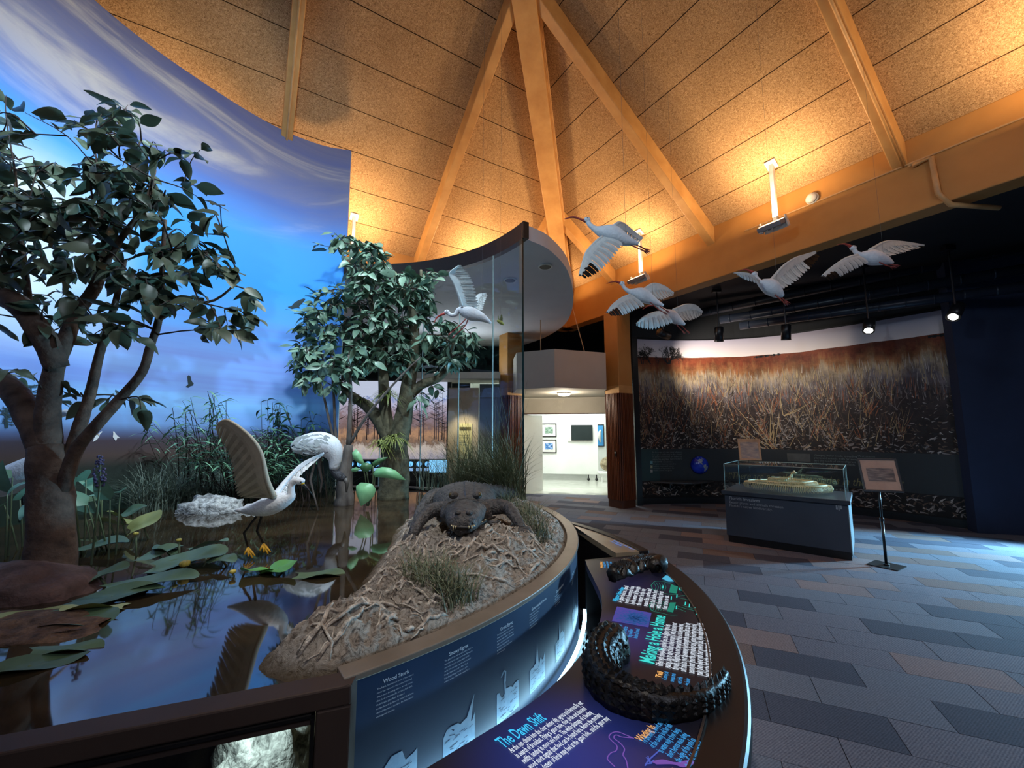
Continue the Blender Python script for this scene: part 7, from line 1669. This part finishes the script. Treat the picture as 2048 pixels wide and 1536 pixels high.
ibis('white ibis with black wing tip flying in front of the ochre beam', 4.75, [(1213, 567), (1229, 563), (1241, 566)], [(1244, 567), (1250, 577), (1259, 583)], [(1266, 585), (1284, 590), (1306, 602), (1327, 611)], [0.020, 0.022, 0.03, 0.05, 0.085, 0.05, 0.012],
     [[(1306, 602), (1322, 614), (1331, 620)], [(1300, 604, -.03), (1316, 618, -.03), (1326, 624, -.03)]],
     [([(1261, 590, -.05), (1243, 597, -.12), (1225, 610, -.2), (1213, 624, -.28)], [(1290, 612, -.04), (1270, 620, -.1), (1254, 628, -.16), (1238, 632, -.22), (1222, 632, -.28)], 0.38),
      ([(1286, 580, .06), (1306, 568, .16), (1327, 572, .3), (1347, 586, .42)], [(1312, 597, .04), (1325, 599, .14), (1338, 594, .28), (1348, 590, .40)], 0.0)], seed=3)
ibis('shadowed white ibis flying just below the black-tipped one', 5.5, [(1285, 619), (1296, 612), (1310, 610)], [(1316, 611), (1321, 616), (1327, 621)], [(1331, 625), (1342, 632), (1357, 642), (1370, 649)], [0.020, 0.024, 0.035, 0.055, 0.085, 0.055, 0.015],
     [[(1350, 645), (1358, 655), (1364, 661)], [(1357, 645, .05), (1366, 654, .05), (1373, 661, .05)]],
     [([(1331, 624, -.05), (1310, 625, -.15), (1289, 633, -.25), (1273, 646, -.35)], [(1346, 645, -.04), (1331, 652, -.12), (1305, 659, -.2), (1284, 657, -.28), (1272, 651, -.34)], 0.0),
      ([(1346, 620, .05), (1370, 610, .15), (1391, 611, .25), (1405, 624, .35)], [(1364, 641, .04), (1380, 641, .14), (1394, 636, .24), (1404, 629, .33)], 0.0)], seed=5)
ibis('white ibis banking with its right wing raised before the black ceiling', 4.4, [(1478, 542), (1491, 539), (1506, 545)], [(1509, 548), (1513, 556), (1519, 564)], [(1525, 567), (1541, 574), (1556, 586), (1566, 592)], [0.021, 0.023, 0.032, 0.055, 0.088, 0.06, 0.02],
     [[(1555, 588), (1564, 596), (1570, 601)], [(1549, 589, -.04), (1560, 598, -.04), (1566, 603, -.04)]],
     [([(1516, 562, -.08), (1500, 550, -.25), (1484, 546, -.4), (1468, 546, -.55)], [(1522, 570, -.06), (1506, 565, -.22), (1488, 559, -.36), (1474, 550, -.5)], 0.0),
      ([(1542, 560, .06), (1566, 533, .16), (1589, 517, .28), (1608, 510, .36), (1630, 503, .44)], [(1566, 578, .04), (1592, 563, .14), (1610, 546, .24), (1630, 528, .34), (1640, 512, .42)], 0.34)], seed=7)
ibis('white ibis gliding with level wings, rightmost of the flight', 4.3, [(1675, 489), (1690, 488), (1703, 494)], [(1706, 496), (1712, 505), (1720, 510)], [(1728, 512), (1745, 515), (1768, 520), (1786, 526)], [0.021, 0.023, 0.032, 0.055, 0.082, 0.055, 0.014],
     [[(1764, 522), (1778, 528), (1786, 530)], [(1758, 524, -.04), (1770, 530, -.04), (1780, 533, -.04)]],
     [([(1714, 511, -.06), (1690, 518, -.16), (1662, 536, -.28), (1644, 551, -.36)], [(1738, 525, -.05), (1710, 539, -.14), (1682, 553, -.24), (1658, 562, -.34)], 0.3),
      ([(1740, 500, .06), (1771, 484, .2), (1804, 484, .36), (1848, 491, .52)], [(1776, 513, .05), (1804, 506, .18), (1830, 498, .32), (1850, 494, .5)], 0.12)], seed=9)
ibis('white ibis landing with a raised wing in front of the glass screen', 4.55, [(867, 647), (875, 634), (889, 627)], [(894, 624), (902, 630), (911, 629), (917, 621)], [(926, 622), (944, 628), (964, 635), (982, 646)], [0.020, 0.022, 0.024, 0.032, 0.058, 0.078, 0.05, 0.012],
     [[(936, 638), (930, 652), (912, 669)], [(932, 637, -.04), (922, 648, -.04), (904, 664, -.04)]],
     [([(924, 612, -.05), (918, 592, -.10), (908, 566, -.16), (899, 547, -.20), (917, 531, -.24)], [(958, 614, -.03), (954, 592, -.08), (946, 565, -.14), (935, 545, -.18), (922, 530, -.24)], 0.0),
      ([(950, 616, .07), (952, 600, .16), (956, 590, .24), (972, 587, .3)], [(966, 620, .05), (968, 610, .14), (972, 598, .22), (975, 590, .3)], 0.0)], seed=11)
# small yellow bird
yb = thing('warbler', 'tiny yellow bird hanging right of the landing ibis', 'bird', ony(1000, 640, 4.5)); q = lambda x, y, d=0: ony(x, y, 4.5 + d)
b = MB(); taper(b, [q(994, 641), (q(998, 643)), q(1003, 646), q(1008, 650)], [0.008, 0.018, 0.02, 0.006], 8); b.build('body', pm('yellow_feathers', srgb(170, 176, 90), 0.7), yb, True)
MB().tube([q(1001, 644), Vector((q(1001, 644).x, q(1001, 644).y, ZE + SL * min(UE - q(1001, 644).dot(UX), VE - q(1001, 644).dot(VX))))], 0.001, 4).build('hanging_wire', M_WIRE, yb)
wing(yb, [q(999, 642), q(1001, 634), q(1003, 628)], [q(1004, 645), q(1006, 638), q(1004, 629)], 8, 0, pm('olive_feathers', srgb(120, 128, 86), 0.7), thick=0.003)
wing(yb, [q(998, 642, .02), q(996, 634, .05), q(996, 630, .08)], [q(1001, 645, .02), q(999, 638, .05), q(997, 631, .08)], 8, 0, pm('olive_feathers', srgb(120, 128, 86), 0.7), thick=0.003)

# snowy egret landing on the water
DE = 2.84
eg = thing('snowy_egret', 'snowy egret with raised wings and yellow feet landing on the pond', 'bird', onz(515, 1118, ZW)); q = lambda x, y, d=0: ony(x, y, DE + d)
b = MB(); taper(b, [q(598, 961), q(590, 961), q(583, 970), q(582, 984), q(580, 994), q(560, 1003), q(535, 1012), q(510, 1018), q(470, 1021)], [0.022, 0.024, 0.022, 0.024, 0.034, 0.06, 0.064, 0.045, 0.006], 16)
b.build('body', M_FEA, eg, True)
hb = MB(); hb.ball(q(599, 962), 0.027, 14, 10, (1.35, 0.95, 0.85)); hb.build('head', M_FEA, eg, True)
MB().tube([q(604, 967), q(612, 973), q(627, 993)], [0.011, 0.008, 0.001], 8).build('bill', pm('dark_egret_bill', srgb(40, 44, 48), 0.35), eg, True)
MB().ball(q(605, 967), 0.012, 10, 8, (1.2, 1.1, 0.8)).build('lores', pm('yellow_lores', srgb(226, 190, 40), 0.4), eg, True)
MB().ball(q(602, 964, -.018), 0.005, 8, 6).build('eye', M_BLK, eg, True)
M_EGW = pm('shadowed_egret_wing', srgb(196, 186, 166), 0.75, col2=srgb(178, 168, 148), scale=20)  # shadow on the raised wing's underside put into this grey-brown tone
wing(eg, [q(548, 994, -.05), q(534, 960, -.12), q(521, 905, -.2), q(496, 869, -.26), q(457, 841, -.3), q(436, 846, -.3)], [q(510, 996, -.03), q(478, 992, -.06), q(468, 962, -.12), q(459, 916, -.18), q(442, 882, -.24), q(431, 858, -.3)], 26, 0, M_EGW, thick=0.012, seed=21, mat2=pm('shadowed_egret_wing_dark', srgb(170, 160, 140), 0.75, scale=20), flat_=0.5)
wing(eg, [q(551, 990, .06), q(572, 962, .14), q(605, 928, .24), q(648, 906, .34)], [q(574, 994, .05), q(580, 974, .12), (q(606, 946, .2)), q(642, 913, .33)], 18, 0, M_FEA, thick=0.014, seed=22, mat2=M_WNG)
M_EL = pm('black_egret_leg', srgb(22, 22, 24), 0.4); M_EF = pm('yellow_egret_foot', srgb(226, 172, 40), 0.5)
for pth, ft_ in (([(515, 1022), (512, 1034), (488, 1066), (496, 1096)], (496, 1096)), ([(524, 1022), (522, 1036), (514, 1062), (527, 1088)], (527, 1088))):
    lg = MB().tube([q(*p) for p in pth], [0.012, 0.008, 0.0075, 0.006], 8).build('leg', M_EL, eg, True)
    fb = MB(); f0 = q(*ft_)
    for dx, dy in ((-8, 14), (1, 17), (9, 20), (14, 16)): fb.tube([f0, q(ft_[0] + dx * .5, ft_[1] + dy * .5, -.02), q(ft_[0] + dx, ft_[1] + dy, -.03)], [0.008, 0.0075, 0.004], 6)
    fb.build('foot', M_EF, lg, True)
# wood stork with its bill in the stump
DS = 4.42
wk = thing('wood_stork', 'wood stork bending its dark head down beside the cypress stump', 'bird', onz(636, 1020, ZW)); q = lambda x, y, d=0: ony(x, y, DS + d)
b = MB(); taper(b, [q(584, 893), q(600, 890), q(622, 889), q(645, 889), (q(662, 898)), q(670, 917), q(668, 938)], [0.03, 0.09, 0.125, 0.13, 0.115, 0.072, 0.045], 18)
b.build('body', M_FEA, wk, True)
hb = MB(); taper(hb, [q(667, 934), q(670, 944), q(680, 953), q(690, 958)], [0.044, 0.040, 0.046, 0.03], 12); hb.build('head', pm('dark_stork_skin', srgb(58, 60, 66), 0.7, col2=srgb(34, 36, 42), scale=30, bump=0.6), wk, True)
MB().tube([q(690, 957), q(694, 966), q(693, 985)], [0.028, 0.022, 0.008], 10).build('bill', pm('stork_bill', srgb(84, 80, 76), 0.5), wk, True)
MB().ball(q(684, 950, -.04), 0.007, 8, 6).build('eye', M_BLK, wk, True)
bw = MB()
for i in range(5): bw.tube([q(588 - i, 891 + i * 2, -.06 + .03 * i), q(582 - i, 896 + i, -.06 + .03 * i)], [0.016, 0.004], 6)
bw.tube([q(606, 908, -.10), q(625, 912, -.11), q(645, 908, -.11), (q(658, 903, -.1))], [0.004, 0.006, 0.005, 0.002], 6); bw.build('black_flight_feathers', M_WBLK, wk, True)
# layered back feathers
fb = MB(); rnd = random.Random(8)
for i in range(150):
    t = rnd.random(); x = lerp(596, 662, t); v = rnd.uniform(-0.9, 0.9); R_ = interp([596, 622, 645, 662], [0.085, 0.125, 0.13, 0.11], x); cz = q(x, 890); n_ = Vector((0, -math.cos(v), math.sin(v))); p = cz + n_ * R_ * 1.0
    fb.add([p + Vector((0.028, 0, 0)) + n_ * 0.0, p + Vector((0, 0, 0.018)) + n_ * 0.002, p + Vector((-0.032, 0, 0)) + n_ * 0.007, p + Vector((0, 0, -0.018)) + n_ * 0.002], [(0, 1, 2, 3)])
fb.build('back_feathers', M_WNG, wk, True)['kind'] = 'stuff'
for pth in ([(630, 910), (628, 930), (621, 960), (628, 990), (636, 1020)], [(640, 912, .12), (638, 932, .12), (644, 962, .12), (640, 985, .12)]):
    MB().tube([q(*p) for p in pth], [0.03, 0.014, 0.012, 0.009, 0.008][:len(pth)], 8).build('leg', pm('stork_leg', srgb(120, 112, 106), 0.6, scale=12), wk, True)
# great egret half hidden behind the left trunk
DG = 3.15
ge = thing('great_egret', 'great egret with long yellow bill half hidden behind the left trunk', 'bird', onz(30, 1020, ZW)); q = lambda x, y, d=0: ony(x, y, DG + d)
b = MB(); taper(b, [q(143, 828), q(130, 826), q(114, 834), q(101, 850), q(98, 868), q(104, 890), (q(100, 912)), q(78, 930), q(45, 950), q(0, 968), q(-40, 985)], [0.024, 0.026, 0.025, 0.026, 0.027, 0.03, 0.05, 0.09, 0.11, 0.10, 0.04], 16)
b.build('body', M_FEA, ge, True)
MB().ball(q(145, 828), 0.030, 12, 9, (1.4, 0.95, 0.85)).build('head', M_FEA, ge, True)
MB().tube([q(153, 832), q(165, 843), q(199, 872)], [0.016, 0.013, 0.001], 8).build('bill', pm('yellow_bill', srgb(190, 140, 60), 0.4), ge, True)
MB().ball(q(151, 831, -.02), 0.012, 8, 6, (1.5, 1, 0.8)).build('lores', pm('green_lores', srgb(110, 150, 130), 0.5), ge, True)
for x in (60, 40): MB().tube([q(x, 960), q(x + 6, 1000), q(x, 1045)], [0.014, 0.009, 0.008], 8).build('leg', M_EL, ge, True)

# ------------------------------------------------------------------ bronze models on the reading table
M_BRZ = pm('dark_bronze', srgb(44, 42, 40), 0.4, 0.5, col2=srgb(24, 23, 22), scale=18, bump=0.4, bscale=30)
bt = thing('bronze_tail', 'large dark bronze alligator tail with crested scutes curving over the reading table', 'sculpture', onz(1300, 1420, TZ))
bp_ = spline([onz(x, y, TZ) for x, y in ((1226, 1310), (1204, 1338), (1204, 1372), (1232, 1405), (1280, 1424), (1340, 1432), (1400, 1420), (1438, 1392), (1452, 1368))], 5)
k = len(bp_); bw_ = [lerp(0.072, 0.016, (i / (k - 1)) ** 1.1) for i in range(k)]; bh = [lerp(0.135, 0.05, (i / (k - 1)) ** 0.9) for i in range(k)]
b = MB(); rg = []
for i, p in enumerate(bp_):
    t = (bp_[min(i + 1, k - 1)] - bp_[max(i - 1, 0)]).normalized(); sd_ = t.cross(ZX).normalized()
    ring = [p + sd_ * bw_[i] * x * (1 + 0.05 * math.sin(i * 2.1)) + ZX * bh[i] * y for x, y in ((1, 0), (1.05, 0.25), (0.95, 0.55), (0.7, 0.85), (0.35, 0.98), (0, 0.95), (-0.35, 0.98), (-0.7, 0.85), (-0.95, 0.55), (-1.05, 0.25), (-1, 0))]
    rg.append(ring)
b.rings(rg); b.build('tail_body', M_BRZ, bt, True)
sb = MB(); fine = spline(bp_, 2)
for i in range(2, len(fine) - 2, 3):
    f_ = i / (len(fine) - 1); p = fine[i]; t = (fine[i + 1] - fine[i - 1]).normalized(); sd_ = t.cross(ZX).normalized(); w_ = lerp(0.072, 0.016, f_ ** 1.1); h_ = lerp(0.135, 0.05, f_ ** 0.9)
    cols = (-0.6, -0.25, 0.25, 0.6) if f_ < 0.5 else (-0.35, 0.35) if f_ < 0.62 else (0,)
    for c in cols:
        o_ = p + sd_ * w_ * c + ZX * h_ * (0.97 - 0.2 * c * c); s_ = 0.021; hh = (0.010 if abs(c) > 0.5 else 0.016) * (1.3 if f_ > 0.6 else 1)
        sb.add([o_ + t * s_ * 1.2, o_ + sd_ * s_ * 0.55, o_ - t * s_ * 1.2, o_ - sd_ * s_ * 0.55, o_ + ZX * hh + t * s_ * 0.4], [(0, 1, 4), (1, 2, 4), (2, 3, 4), (3, 0, 4)])
    for c in (-1, 1):      # side plates
        for yy in (0.25, 0.5, 0.72):
            o_ = p + sd_ * c * w_ * (1.05 - 0.25 * max(0, yy - 0.5)) + ZX * h_ * yy; n_ = sd_ * c; s_ = 0.012
            sb.add([o_ + t * s_ * 1.2, o_ + ZX * s_, o_ - t * s_ * 1.2, o_ - ZX * s_, o_ + n_ * 0.006], [(0, 1, 4), (1, 2, 4), (2, 3, 4), (3, 0, 4)])
sb.build('tail_scutes', M_BRZ, bt)['kind'] = 'stuff'
bh_ = thing('bronze_hatchling', 'small bronze alligator model with skull at the far end of the reading table', 'sculpture', onz(1270, 1150, TZ))
P = spline([onz(x, y, TZ + 0.02) for x, y in ((1224, 1164), (1240, 1156), (1262, 1146), (1282, 1140), (1300, 1134))], 6); k = len(P)
b = MB(); loft(b, P, [(lerp(0.02, 0.075, math.sin(PI * min(1, (i / (k - 1)) * 0.9 + 0.08))), 0.07 + 0.03 * math.sin(i * 1.3)) for i in range(k)], 12, 0.3, tex=0.018); b.build('body', M_BRZ, bh_, True)
sk_ = MB(); taper(sk_, [onz(1298, 1136, TZ + 0.03), onz(1310, 1130, TZ + 0.05), onz(1322, 1126, TZ + 0.05), onz(1330, 1128, TZ + 0.04)], [0.035, 0.05, 0.055, 0.03], 12); sk_.build('skull', M_BRZ, bh_, True)
p = onz(1311, 1138, TZ + 0.04); MB().tube([p, p + Vector((0.01, -0.03, 0.012))], [0.024, 0.026], 12, cap=False).build('eye_socket', M_BRZ, bh_, True)
sb = MB()
for i in range(3, k - 2):
    for c in (-0.03, 0.0, 0.03):
        t = (P[i + 1] - P[i - 1]).normalized(); sd_ = t.cross(ZX).normalized(); o_ = P[i] + sd_ * c + ZX * 0.075; sb.add([o_ + t * 0.014, o_ + sd_ * 0.008, o_ - t * 0.014, o_ - sd_ * 0.008, o_ + ZX * 0.016], [(0, 1, 4), (1, 2, 4), (2, 3, 4), (3, 0, 4)])
sb.build('back_scutes', M_BRZ, bh_)['kind'] = 'stuff'
